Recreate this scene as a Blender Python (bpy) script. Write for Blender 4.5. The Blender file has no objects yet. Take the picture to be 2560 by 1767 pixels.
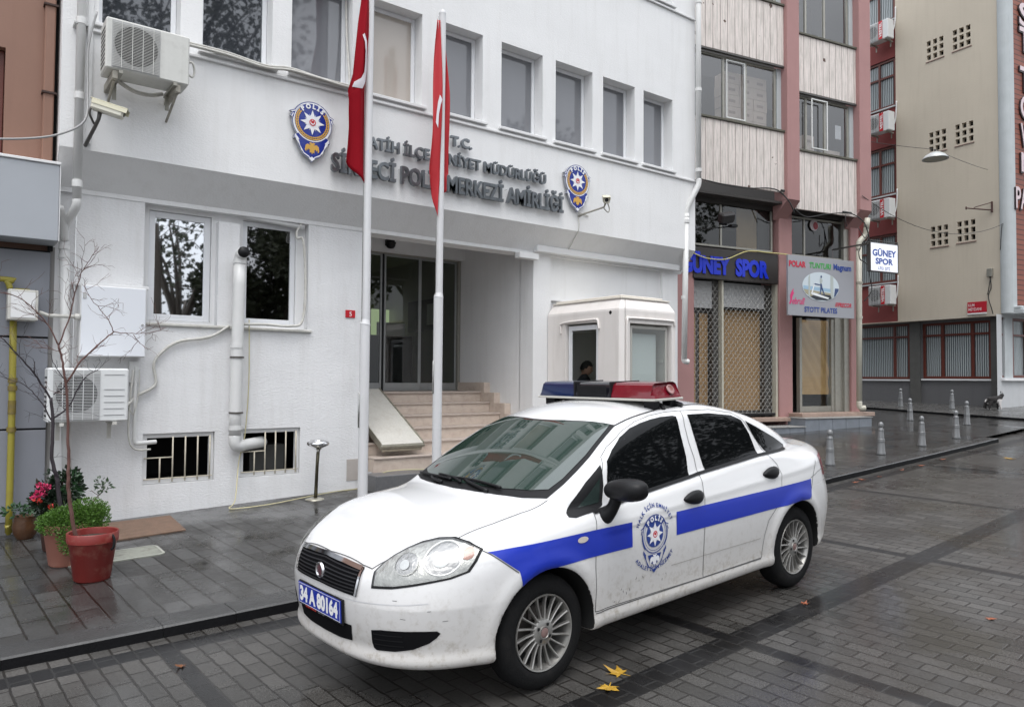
import bpy, bmesh, math, random, mathutils
import numpy as np
from mathutils import Vector, Matrix
from mathutils.geometry import tessellate_polygon, delaunay_2d_cdt
PI=math.pi
scene=bpy.context.scene
col=scene.collection
# ---------------- camera
cam_d=bpy.data.cameras.new('camera'); cam=bpy.data.objects.new('camera',cam_d); col.objects.link(cam)
F_PX,PITCH,ROLL,YAW,CAM_H=1876.8,.03222,.00692,.6487,1.6875
_w=Vector((math.sin(YAW)*math.cos(PITCH),math.cos(YAW)*math.cos(PITCH),math.sin(PITCH)))
_r=Vector((math.cos(YAW),-math.sin(YAW),0)); _u=_r.cross(_w)
_r2=_r*math.cos(ROLL)+_u*math.sin(ROLL); _u2=_u*math.cos(ROLL)-_r*math.sin(ROLL)
cam.matrix_world=Matrix(((_r2.x,_u2.x,-_w.x,0),(_r2.y,_u2.y,-_w.y,0),(_r2.z,_u2.z,-_w.z,CAM_H),(0,0,0,1)))
cam_d.sensor_width=36; cam_d.lens=36*F_PX/2560; cam_d.clip_start=.05; cam_d.clip_end=500
scene.camera=cam
# ---------------- world and sun: bright overcast
SUN_EL,SUN_AZ=math.radians(66),math.radians(215)   # azimuth measured clockwise from +Y
world=bpy.data.worlds.new('World'); scene.world=world; world.use_nodes=True
nt=world.node_tree; nt.nodes.clear()
sky=nt.nodes.new('ShaderNodeTexSky'); sky.sky_type='NISHITA'; sky.sun_disc=False
sky.sun_elevation=SUN_EL; sky.sun_rotation=SUN_AZ; sky.air_density=1.0; sky.dust_density=5.0; sky.ozone_density=1.5
hs=nt.nodes.new('ShaderNodeHueSaturation'); hs.inputs['Saturation'].default_value=.22
# overcast: a cloud deck evens out the sky, brighter overhead than at the horizon
tcw=nt.nodes.new('ShaderNodeTexCoord'); nz=nt.nodes.new('ShaderNodeTexNoise'); nz.inputs['Scale'].default_value=2.2; nz.inputs['Detail'].default_value=6
mrw=nt.nodes.new('ShaderNodeMapRange'); mrw.inputs[1].default_value=.3; mrw.inputs[2].default_value=.7; mrw.inputs[3].default_value=.82; mrw.inputs[4].default_value=1.18
mxw=nt.nodes.new('ShaderNodeMix'); mxw.data_type='RGBA'; mxw.inputs[0].default_value=.65; mxw.inputs[7].default_value=(8.6,9.0,9.6,1)
mul=nt.nodes.new('ShaderNodeVectorMath'); mul.operation='SCALE'
bg=nt.nodes.new('ShaderNodeBackground'); bg.inputs['Strength'].default_value=.115
ow=nt.nodes.new('ShaderNodeOutputWorld')
L=nt.links.new
L(sky.outputs[0],hs.inputs['Color']); L(hs.outputs[0],mxw.inputs[6]); L(tcw.outputs['Generated'],nz.inputs['Vector']); L(nz.outputs['Fac'],mrw.inputs[0])
# darker towards the horizon, as an overcast sky is
spw=nt.nodes.new('ShaderNodeSeparateXYZ'); L(tcw.outputs['Generated'],spw.inputs[0]); gr_=nt.nodes.new('ShaderNodeMapRange'); gr_.inputs[1].default_value=.0; gr_.inputs[2].default_value=1.0; gr_.inputs[3].default_value=.66; gr_.inputs[4].default_value=1.7; L(spw.outputs[2],gr_.inputs[0])
mm=nt.nodes.new('ShaderNodeMath'); mm.operation='MULTIPLY'; L(mrw.outputs[0],mm.inputs[0]); L(gr_.outputs[0],mm.inputs[1])
L(mxw.outputs[2],mul.inputs[0]); L(mm.outputs[0],mul.inputs['Scale']); L(mul.outputs[0],bg.inputs['Color']); L(bg.outputs[0],ow.inputs[0])
sun_d=bpy.data.lights.new('sun','SUN'); sun=bpy.data.objects.new('sun',sun_d); col.objects.link(sun)
sun_d.energy=.6; sun_d.angle=math.radians(30); sun_d.color=(1,.97,.93)
sv=Vector((math.sin(SUN_AZ)*math.cos(SUN_EL),math.cos(SUN_AZ)*math.cos(SUN_EL),math.sin(SUN_EL)))
sun.rotation_euler=sv.to_track_quat('Z','Y').to_euler(); sun.location=(0,-20,30)
scene.view_settings.view_transform='Standard'; scene.view_settings.look='None'
scene.view_settings.exposure=0.70; scene.view_settings.gamma=1
# ---------------- mesh helpers
def build_split(mb,name,m,parent_fn=None,**k):
    """one object per connected piece"""
    n=len(mb.v); p=list(range(n))
    def fd(a):
        while p[a]!=a: p[a]=p[p[a]]; a=p[a]
        return a
    for f_ in mb.f:
        for q in f_[1:]: p[fd(q)]=fd(f_[0])
    G={}
    for f_ in mb.f: G.setdefault(fd(f_[0]),[]).append(f_)
    out=[]
    for fs in G.values():
        ids=sorted({i for f_ in fs for i in f_}); mp={i:j for j,i in enumerate(ids)}
        out.append(MB().add([mb.v[i] for i in ids],[[mp[i] for i in f_] for f_ in fs]).build(name,m,**k))
    return out
class MB:
    def __init__(s): s.v=[];s.f=[];s.m=[]
    def add(s,vs,fs,mi=0):
        o=len(s.v); s.v+= [tuple(float(c) for c in p) for p in vs]; s.f+=[tuple(i+o for i in f) for f in fs]; s.m+=[mi]*len(fs); return s
    def box(s,x0,x1,y0,y1,z0,z1,mi=0,b=0,M=None):
        if x1<x0:x0,x1=x1,x0
        if y1<y0:y0,y1=y1,y0
        if z1<z0:z0,z1=z1,z0
        if b>0:
            b=min(b,(x1-x0)*.45,(y1-y0)*.45,(z1-z0)*.45)
            vs=[];idx={}
            for i,X in enumerate((x0,x1)):
                for j,Y in enumerate((y0,y1)):
                    for k,Z in enumerate((z0,z1)):
                        sx,sy,sz=(1,-1)[i],(1,-1)[j],(1,-1)[k]
                        for ax,p in enumerate(((X,Y+b*sy,Z+b*sz),(X+b*sx,Y,Z+b*sz),(X+b*sx,Y+b*sy,Z))):
                            idx[i,j,k,ax]=len(vs); vs.append(p)
            fs=[]
            for i in (0,1):
                fs.append([idx[i,a,c,0] for a,c in ((0,0),(1,0),(1,1),(0,1))])
                fs.append([idx[a,i,c,1] for a,c in ((0,0),(1,0),(1,1),(0,1))])
                fs.append([idx[a,c,i,2] for a,c in ((0,0),(1,0),(1,1),(0,1))])
            for i in (0,1):
                for j in (0,1):
                    fs.append([idx[i,j,0,0],idx[i,j,1,0],idx[i,j,1,1],idx[i,j,0,1]])
                    fs.append([idx[i,0,j,0],idx[i,1,j,0],idx[i,1,j,2],idx[i,0,j,2]])
                    fs.append([idx[0,i,j,1],idx[1,i,j,1],idx[1,i,j,2],idx[0,i,j,2]])
                    for k in (0,1): fs.append([idx[i,j,k,0],idx[i,j,k,1],idx[i,j,k,2]])
        else:
            vs=[(x,y,z) for x in (x0,x1) for y in (y0,y1) for z in (z0,z1)]
            fs=[(0,1,3,2),(4,6,7,5),(0,4,5,1),(2,3,7,6),(0,2,6,4),(1,5,7,3)]
        if M is not None: vs=[M@Vector(p) for p in vs]
        return s.add(vs,fs,mi)
    def tube(s,pts,r,n=8,mi=0,cap=True):
        pts=[Vector(p) for p in pts]; rs=r if isinstance(r,(list,tuple)) else [r]*len(pts)
        t=[(pts[min(i+1,len(pts)-1)]-pts[max(i-1,0)]).normalized() for i in range(len(pts))]
        a=Vector((0,0,1)) if abs(t[0].z)<.9 else Vector((1,0,0)); u=t[0].cross(a).normalized(); vs=[]
        for i,p in enumerate(pts):
            u=(u-t[i]*u.dot(t[i])).normalized(); w=t[i].cross(u)
            vs+=[p+(u*math.cos(2*PI*k/n)+w*math.sin(2*PI*k/n))*rs[i] for k in range(n)]
        fs=[(i*n+k,i*n+(k+1)%n,(i+1)*n+(k+1)%n,(i+1)*n+k) for i in range(len(pts)-1) for k in range(n)]
        if cap: fs+=[tuple(range(n-1,-1,-1)),tuple((len(pts)-1)*n+k for k in range(n))]
        return s.add(vs,fs,mi)
    def lathe(s,prof,c=(0,0,0),n=32,M=None,mi=0,ang=(0,2*PI)):
        full=abs(ang[1]-ang[0]-2*PI)<1e-6; m=n if full else n+1; vs=[]
        for r,z in prof:
            for k in range(m):
                a=ang[0]+(ang[1]-ang[0])*k/n; p=Vector((r*math.cos(a),r*math.sin(a),z))
                if M is not None:p=M@p
                vs.append(p+Vector(c))
        fs=[(i*m+k,i*m+(k+1)%m,(i+1)*m+(k+1)%m,(i+1)*m+k) for i in range(len(prof)-1) for k in range(n)]
        return s.add(vs,fs,mi)
    def prism(s,poly,fn,w0,w1=None,mi=0,sides=True):
        n=len(poly); tri=tessellate_polygon([[Vector((p[0],p[1],0)) for p in poly]])
        vs=[fn(p[0],p[1],w0) for p in poly]; fs=[tuple(t) for t in tri]
        if w1 is not None:
            vs+=[fn(p[0],p[1],w1) for p in poly]; fs+=[tuple(i+n for i in t[::-1]) for t in tri]
            if sides: fs+=[(i,(i+1)%n,n+(i+1)%n,n+i) for i in range(n)]
        return s.add(vs,fs,mi)
    def build(s,name,mats,parent=None,smooth=False,M=None,auto=None,recalc=True):
        me=bpy.data.meshes.new(name); me.from_pydata(s.v,[],s.f)
        mats=mats if isinstance(mats,(list,tuple)) else [mats]
        for m in mats: me.materials.append(m)
        if len(mats)>1: me.polygons.foreach_set('material_index',s.m)
        if recalc:
            b=bmesh.new(); b.from_mesh(me); bmesh.ops.recalc_face_normals(b,faces=b.faces); b.to_mesh(me); b.free()
        if smooth or auto:
            me.polygons.foreach_set('use_smooth',[True]*len(me.polygons))
            if auto: me.set_sharp_from_angle(angle=math.radians(auto))
        me.update()
        o=bpy.data.objects.new(name,me); col.objects.link(o)
        if parent: o.parent=parent
        if M is not None and not parent: o.matrix_world=M
        return o
def tag(o,label=None,cat=None,group=None,kind=None):
    if label:o['label']=label
    if cat:o['category']=cat
    if group:o['group']=group
    if kind:o['kind']=kind
    return o
def empty(name,loc=(0,0,0),label=None,cat=None,group=None,M=None):
    o=bpy.data.objects.new(name,None); col.objects.link(o); o.empty_display_size=.2
    if M is not None:o.matrix_world=M
    else:o.location=loc
    return tag(o,label,cat,group)
def copy_tree(o,parent=None):
    c=o.copy(); col.objects.link(c)
    if parent:c.parent=parent
    for ch in list(o.children): copy_tree(ch,c)
    return c
def frame(origin,deg):   # local x along direction deg (from +X), y = away/left normal
    return Matrix.Translation(Vector(origin))@Matrix.Rotation(math.radians(deg),4,'Z')
def smooth_pts(pts,n=6):
    P=[Vector(p) for p in pts]; out=[]
    for i in range(len(P)-1):
        a,b,c,d=P[max(i-1,0)],P[i],P[i+1],P[min(i+2,len(P)-1)]
        for k in range(n):
            t=k/n; out.append(.5*((2*b)+(c-a)*t+(2*a-5*b+4*c-d)*t*t+(3*b-a-3*c+d)*t**3))
    out.append(P[-1]); return out
def wall_grid(mb,x0,x1,z0,z1,holes,y,depth,mi=0,zfun=None):
    """vertical wall sheet in plane y facing -y, rectangular holes with reveals going to y+depth"""
    xs=sorted({x0,x1,*[h[0] for h in holes],*[h[1] for h in holes]}); zs=sorted({z0,z1,*[h[2] for h in holes],*[h[3] for h in holes]})
    for i in range(len(xs)-1):
        for j in range(len(zs)-1):
            cx,cz=(xs[i]+xs[i+1])/2,(zs[j]+zs[j+1])/2
            if any(h[0]<cx<h[1] and h[2]<cz<h[3] for h in holes): continue
            mb.add([(xs[i],y,zs[j]),(xs[i+1],y,zs[j]),(xs[i+1],y,zs[j+1]),(xs[i],y,zs[j+1])],[(0,1,2,3)],mi)
    for h in holes:
        a,b,c,d=h[:4]; dp=h[4] if len(h)>4 else depth
        mb.add([(a,y,c),(b,y,c),(b,y,d),(a,y,d),(a,y+dp,c),(b,y+dp,c),(b,y+dp,d),(a,y+dp,d)],[(0,4,5,1),(1,5,6,2),(2,6,7,3),(3,7,4,0)],mi)
def ring(mb,x0,x1,z0,z1,w,y0,y1,mi=0,b=.004):
    """rectangular frame made of four butted bars"""
    mb.box(x0,x0+w,y0,y1,z0,z1,mi,b); mb.box(x1-w,x1,y0,y1,z0,z1,mi,b)
    mb.box(x0+w,x1-w,y0,y1,z0,z0+w,mi,b); mb.box(x0+w,x1-w,y0,y1,z1-w,z1,mi,b)
_tc={}
def text_geo(s,size,bold=0.0,ext=0.0,shear=0,sx=1.0):
    """2D text as (verts, faces, width): x right, y up from the baseline, z thickness"""
    k=(s,size,bold,ext,shear,sx)
    if k in _tc:return _tc[k]
    c=bpy.data.curves.new('t','FONT'); c.body=s; c.size=size; c.offset=bold; c.extrude=ext; c.resolution_u=3; c.shear=shear
    o=bpy.data.objects.new('t',c); col.objects.link(o); bpy.context.view_layer.update()
    me=o.to_mesh(); v=[(p.co.x*sx,p.co.y,p.co.z) for p in me.vertices]; f=[tuple(p.vertices) for p in me.polygons]
    o.to_mesh_clear(); bpy.data.objects.remove(o); bpy.data.curves.remove(c)
    _tc[k]=(v,f,max([p[0] for p in v],default=size*.3)); return _tc[k]
def put_text(mb,s,size,fn,bold=0.0,ext=0.0,mi=0,fit=None,shear=0,cap_h=None,center=False):
    v,f,w=text_geo(s,size,bold,ext,shear)
    if not v:return
    x0=min(p[0] for p in v); x1=max(p[0] for p in v); kx=(fit/(x1-x0)) if fit else 1
    y1=max(p[1] for p in v if True); ky=(cap_h/ (size*.73)) if cap_h else 1
    off=-(x1-x0)*kx/2 if center else 0
    mb.add([fn((p[0]-x0)*kx+off,p[1]*ky,p[2]) for p in v],f,mi)
def arc_text(mb,s,size,R,a_mid,fn,bold=0,mi=0,gap=1.0,inside=False):
    """letters along a circle about (0,0); a_mid in degrees, clockwise reading on the top arc; inside=True for the lower arc"""
    ws=[]
    for ch in s:
        if ch==' ': ws.append(size*.35)
        else: v,f,w=text_geo(ch,size,bold); ws.append(max(p[0] for p in v)-min(p[0] for p in v)+size*.14*gap)
    tot=sum(ws); pos=-tot/2
    for ch,w in zip(s,ws):
        c=pos+w/2; pos+=w
        if ch==' ':continue
        v,f,_=text_geo(ch,size,bold); xm=(max(p[0] for p in v)+min(p[0] for p in v))/2
        a=math.radians(a_mid)+(c/R if inside else -c/R)
        rot=a-PI/2 if not inside else a+PI/2
        ox,oy=R*math.cos(a),R*math.sin(a)
        pts=[]
        for p in v:
            x,y=p[0]-xm,p[1]-(0 if not inside else size*.72*0)
            pts.append(fn(ox+x*math.cos(rot)-y*math.sin(rot),oy+x*math.sin(rot)+y*math.cos(rot),p[2]))
        mb.add(pts,f,mi)
# ---------------- materials
def mat(name,color=(.8,.8,.8),rough=.6,metal=0,spec=.5,coat=0,coatr=.03,var=0,vscale=6,bump=0,bscale=60,streak=0,dirt=0,dirtcol=(.12,.10,.08),emit=None,es=0,stretch=None,alpha=None,rvar=0):
    m=bpy.data.materials.new(name); m.use_nodes=True; n=m.node_tree.nodes; l=m.node_tree.links.new; p=n['Principled BSDF']
    p.inputs['Base Color'].default_value=(*color,1); p.inputs['Roughness'].default_value=rough; p.inputs['Metallic'].default_value=metal
    p.inputs['Specular IOR Level'].default_value=spec; p.inputs['Coat Weight'].default_value=coat; p.inputs['Coat Roughness'].default_value=coatr
    tc=n.new('ShaderNodeTexCoord'); src=tc.outputs['Object']
    if stretch:
        mp=n.new('ShaderNodeMapping'); mp.inputs['Scale'].default_value=stretch; l(src,mp.inputs[0]); src2=mp.outputs[0]
    else: src2=src
    cur=None
    def mixc(fac,a,b):
        x=n.new('ShaderNodeMix'); x.data_type='RGBA'
        l(fac,x.inputs[0])
        if a is None: x.inputs[6].default_value=(*color,1)
        else: l(a,x.inputs[6])
        x.inputs[7].default_value=(*b,1); return x.outputs[2]
    def noise(sc,src=src,det=5,rough_=.6):
        t=n.new('ShaderNodeTexNoise'); t.inputs['Scale'].default_value=sc; t.inputs['Detail'].default_value=det; t.inputs['Roughness'].default_value=rough_; l(src,t.inputs['Vector']); return t.outputs['Fac']
    def rng(f,a,b,c,d):
        r=n.new('ShaderNodeMapRange'); r.inputs[1].default_value=a; r.inputs[2].default_value=b; r.inputs[3].default_value=c; r.inputs[4].default_value=d; l(f,r.inputs[0]); return r.outputs[0]
    if var: cur=mixc(rng(noise(vscale,src2),.3,.75,0,var),cur,tuple(c*.45 for c in color))
    if streak:
        mp=n.new('ShaderNodeMapping'); mp.inputs['Scale'].default_value=(6,6,.5); l(src,mp.inputs[0])
        cur=mixc(rng(noise(1.3,mp.outputs[0]),.5,.8,0,streak),cur,(color[0]*.55,color[1]*.52,color[2]*.47))
    if dirt: cur=mixc(rng(noise(9),.52,.75,0,dirt),cur,dirtcol)
    if cur is not None: l(cur,p.inputs['Base Color'])
    if rvar: l(rng(noise(3),.35,.65,max(rough-rvar,.02),rough+rvar),p.inputs['Roughness'])
    if bump:
        b=n.new('ShaderNodeBump'); b.inputs['Strength'].default_value=bump; b.inputs['Distance'].default_value=.01; l(noise(bscale,src2,6,.65),b.inputs['Height']); l(b.outputs[0],p.inputs['Normal'])
    if emit: p.inputs['Emission Color'].default_value=(*emit,1); p.inputs['Emission Strength'].default_value=es
    return m
def glass_clear(name,tint=(.94,.96,.95),refl=.06):
    m=bpy.data.materials.new(name); m.use_nodes=True; n=m.node_tree.nodes; n.clear(); l=m.node_tree.links.new
    t=n.new('ShaderNodeBsdfTransparent'); t.inputs[0].default_value=(*tint,1); g=n.new('ShaderNodeBsdfGlossy'); g.inputs['Roughness'].default_value=.02
    fr=n.new('ShaderNodeFresnel'); fr.inputs[0].default_value=1.5; ge=n.new('ShaderNodeNewGeometry'); iv=n.new('ShaderNodeMath'); iv.operation='SUBTRACT'; iv.inputs[0].default_value=1; l(ge.outputs['Backfacing'],iv.inputs[1]); ml=n.new('ShaderNodeMath'); ml.operation='MULTIPLY'; ad=n.new('ShaderNodeMath'); ad.operation='ADD'; ad.inputs[1].default_value=refl; ad.use_clamp=True
    mx=n.new('ShaderNodeMixShader'); o=n.new('ShaderNodeOutputMaterial'); l(fr.outputs[0],ml.inputs[0]); l(ml.outputs[0],ad.inputs[0]); m2=n.new('ShaderNodeMath'); m2.operation='MULTIPLY'; l(ad.outputs[0],m2.inputs[0]); l(iv.outputs[0],m2.inputs[1]); l(iv.outputs[0],ml.inputs[1]); l(m2.outputs[0],mx.inputs[0]); l(t.outputs[0],mx.inputs[1]); l(g.outputs[0],mx.inputs[2]); l(mx.outputs[0],o.inputs[0]); return m
M_={}
M_['plaster']=mat('white_plaster',(.775,.775,.775),.75,var=.12,vscale=.9,bump=.45,bscale=38,streak=.16,stretch=(1,1,1.7))
M_['plaster_low']=mat('white_plaster_rough',(.765,.765,.77),.75,var=.16,vscale=1.2,bump=.65,bscale=26,streak=.24,stretch=(1,1,2.2))
M_['white_paint']=mat('white_paint',(.72,.72,.72),.45,var=.06,vscale=5,bump=.1,bscale=80)
M_['old_white']=mat('old_white_paint',(.60,.59,.55),.6,var=.3,vscale=14,bump=.5,bscale=90,dirt=.3,dirtcol=(.25,.2,.15))
M_['pvc']=mat('white_pvc',(.66,.66,.65),.35,var=.08,vscale=4,streak=.15)
M_['upvc']=mat('window_upvc',(.74,.75,.77),.25)
M_['marble_pink']=mat('pink_marble',(.60,.505,.43),.35,var=.28,vscale=9,bump=.1,bscale=30,dirt=.2,dirtcol=(.30,.10,.07))
M_['marble_edge']=mat('marble_edge',(.52,.44,.385),.35,var=.3,vscale=12)
M_['granite']=mat('grey_granite',(.14,.14,.145),.35,var=.4,vscale=30,bump=.15,bscale=90,streak=.2)
M_['marble_grey']=mat('grey_marble',(.20,.22,.25),.3,var=.5,vscale=5)
M_['steel']=mat('brushed_steel',(.55,.55,.53),.25,metal=1,var=.3,vscale=20)
M_['chrome']=mat('chrome',(.75,.75,.76),.08,metal=1)
M_['letters']=mat('steel_letters',(.27,.29,.31),.30,metal=.9,var=.6,vscale=12)
M_['pole']=mat('white_pole',(.64,.64,.65),.4,var=.12,vscale=3,streak=.2)
M_['black']=mat('black_plastic',(.008,.008,.009),.45,spec=.25)
M_['matte']=mat('matte_black',(.006,.006,.007),.9,spec=.08)
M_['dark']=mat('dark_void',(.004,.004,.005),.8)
M_['rust']=mat('rusty_cream_bar',(.64,.59,.48),.7,var=.4,vscale=25)
M_['yellow']=mat('yellow_gas_paint',(.30,.26,.035),.45,var=.25,vscale=6,dirt=.3,dirtcol=(.2,.12,.05))
M_['soffit_shade']=mat('painted_soffit_shade',(.05,.045,.042),.8)  # slab and beam painted dark for the shadow below the board panels
M_['brown_metal']=mat('brown_cladding',(.25,.135,.095),.55,var=.15,vscale=2.5,bump=.1,bscale=40,streak=.2)
M_['grey_metal']=mat('grey_cladding',(.235,.245,.275),.38,var=.10,vscale=2,streak=.1)
M_['panel_lt']=mat('light_grey_cladding',(.37,.39,.42),.35,var=.1,vscale=2)
M_['ac_white']=mat('ac_casing',(.66,.67,.67),.4,var=.08,vscale=6,streak=.12)
M_['ac_grey']=mat('ac_casing_old',(.60,.60,.57),.45,var=.15,vscale=7,streak=.3,dirt=.15)
M_['cream']=mat('cream_plastic',(.64,.62,.53),.4,var=.1)
M_['red_sign']=mat('red_enamel',(.50,.015,.025),.3)
M_['white_l']=mat('white_lettering',(.8,.8,.8),.5)
M_['navy']=mat('navy_enamel',(.012,.03,.25),.25,coat=.4)
M_['gold']=mat('gold_paint',(.62,.36,.07),.4)
M_['flag']=mat('red_flag_cloth',(.24,.003,.010),.7,bump=.2,bscale=200,var=.1)
M_['flag'].node_tree.nodes['Principled BSDF'].inputs['Specular IOR Level'].default_value=.1
M_['flag_bright']=mat('red_flag_cloth_bright',(.42,.008,.015),.65,bump=.2,bscale=200,var=.1)
M_['flag_white']=mat('white_flag_cloth',(.68,.64,.68),.7)
M_['paper']=mat('brown_paper',(.34,.22,.11),.7,var=.3,vscale=3,bump=.6,bscale=6)
M_['card']=mat('cardboard',(.68,.56,.47),.8,var=.15)
M_['pink']=mat('pink_render',(.38,.21,.20),.8,var=.2,vscale=1.5,bump=.4,bscale=50,streak=.15)
M_['boards']=None
M_['tan']=mat('tan_render',(.545,.485,.395),.85,var=.16,vscale=.7,bump=.5,bscale=25,streak=.18)
M_['redwall']=mat('red_render',(.22,.045,.042),.8,var=.12,vscale=2,bump=.3,bscale=40)
M_['concrete']=mat('pale_concrete',(.46,.49,.50),.8,var=.2,vscale=3,bump=.3,bscale=30,streak=.2)
M_['brownframe']=mat('brown_frame',(.12,.028,.018),.4,var=.2)
M_['alu']=mat('weathered_aluminium',(.34,.33,.29),.4,metal=.4,var=.3,vscale=12,streak=.3)
M_['alu_dark']=mat('dark_aluminium',(.09,.085,.08),.4,metal=.3,var=.3)
M_['soil']=mat('soil',(.03,.02,.013),.9,bump=1,bscale=60)
M_['glass_dark']=mat('dark_glass',(.006,.007,.009),.03,spec=.7)
M_['glass_grey']=mat('grey_window_glass',(.17,.175,.19),.04,spec=.6,coat=.5,var=.05,vscale=1.5)
M_['glass_beige']=mat('blind_window_glass',(.42,.38,.34),.15,spec=.5,coat=.5,var=.08,vscale=1)
M_['glass_mirror']=mat('mirror_glass',(.35,.36,.38),.02,metal=.75,spec=1)
M_['glass_clear']=glass_clear('clear_glass')
M_['glass_door']=glass_clear('door_glass',(.60,.63,.60),.03)
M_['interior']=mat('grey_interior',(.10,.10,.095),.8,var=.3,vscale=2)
M_['black_cable']=mat('black_cable',(.02,.02,.02),.5)
M_['blue_l']=mat('blue_lettering',(.01,.035,.42),.4)
M_['curtain']=None
def wave_mat(name,c1,c2,scale,axis='X',rough=.7,dist=0,thr=(.3,.7),bump=0):
    m=bpy.data.materials.new(name); m.use_nodes=True; n=m.node_tree.nodes; l=m.node_tree.links.new; p=n['Principled BSDF']; p.inputs['Roughness'].default_value=rough
    tc=n.new('ShaderNodeTexCoord'); w=n.new('ShaderNodeTexWave'); w.bands_direction=axis; w.inputs['Scale'].default_value=scale; w.inputs['Distortion'].default_value=dist; w.inputs['Detail'].default_value=2
    l(tc.outputs['Object'],w.inputs[0]); r=n.new('ShaderNodeValToRGB'); r.color_ramp.elements[0].position=thr[0]; r.color_ramp.elements[1].position=thr[1]
    r.color_ramp.elements[0].color=(*c1,1); r.color_ramp.elements[1].color=(*c2,1); l(w.outputs['Fac'],r.inputs[0]); l(r.outputs[0],p.inputs['Base Color'])
    if bump: b=n.new('ShaderNodeBump'); b.inputs['Strength'].default_value=bump; b.inputs['Distance'].default_value=.02; l(w.outputs['Fac'],b.inputs['Height']); l(b.outputs[0],p.inputs['Normal'])
    return m
M_['curtain']=wave_mat('lace_curtain',(.07,.085,.09),(.40,.44,.45),5,'X',.8,1.2)
M_['curtain'].node_tree.nodes['Principled BSDF'].inputs['Coat Weight'].default_value=.6
M_['fins']=wave_mat('condenser_fins',(.03,.03,.035),(.16,.16,.17),60,'Z',.5)
def boards_mat():
    m=bpy.data.materials.new('weathered_pink_boards'); m.use_nodes=True; n=m.node_tree.nodes; l=m.node_tree.links.new; p=n['Principled BSDF']; p.inputs['Roughness'].default_value=.7
    tc=n.new('ShaderNodeTexCoord'); sp=n.new('ShaderNodeSeparateXYZ'); l(tc.outputs['Object'],sp.inputs[0])
    d=n.new('ShaderNodeMath'); d.operation='DIVIDE'; d.inputs[1].default_value=.20; l(sp.outputs[0],d.inputs[0])
    fr=n.new('ShaderNodeMath'); fr.operation='FRACT'; l(d.outputs[0],fr.inputs[0])
    lt=n.new('ShaderNodeMath'); lt.operation='LESS_THAN'; lt.inputs[1].default_value=.06; l(fr.outputs[0],lt.inputs[0])
    mp=n.new('ShaderNodeMapping'); mp.inputs['Scale'].default_value=(14,14,1.2); l(tc.outputs['Object'],mp.inputs[0])
    nz=n.new('ShaderNodeTexNoise'); nz.inputs['Scale'].default_value=1.6; nz.inputs['Detail'].default_value=8; nz.inputs['Roughness'].default_value=.7; l(mp.outputs[0],nz.inputs['Vector'])
    r=n.new('ShaderNodeValToRGB'); e=r.color_ramp.elements; e[0].position=.33; e[0].color=(.44,.41,.37,1); e[1].position=.60; e[1].color=(.73,.66,.62,1); x=e.new(.72); x.color=(.50,.40,.35,1); l(nz.outputs['Fac'],r.inputs[0])
    n2=n.new('ShaderNodeTexNoise'); n2.inputs['Scale'].default_value=3.2; n2.inputs['Detail'].default_value=8; l(tc.outputs['Object'],n2.inputs['Vector'])
    # peeled paint near the foot of each board panel
    th=n.new('ShaderNodeMath'); th.operation='GREATER_THAN'; th.inputs[1].default_value=.68; l(n2.outputs['Fac'],th.inputs[0])
    m1=n.new('ShaderNodeMix'); m1.data_type='RGBA'; l(th.outputs[0],m1.inputs[0]); l(r.outputs[0],m1.inputs[6]); m1.inputs[7].default_value=(.10,.06,.045,1)
    m2=n.new('ShaderNodeMix'); m2.data_type='RGBA'; l(lt.outputs[0],m2.inputs[0]); l(m1.outputs[2],m2.inputs[6]); m2.inputs[7].default_value=(.20,.14,.13,1)
    l(m2.outputs[2],p.inputs['Base Color']); b=n.new('ShaderNodeBump'); b.inputs['Strength'].default_value=.6; b.inputs['Distance'].default_value=.01; b.invert=True; l(lt.outputs[0],b.inputs['Height']); l(b.outputs[0],p.inputs['Normal'])
    return m
M_['boards']=boards_mat()
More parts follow.
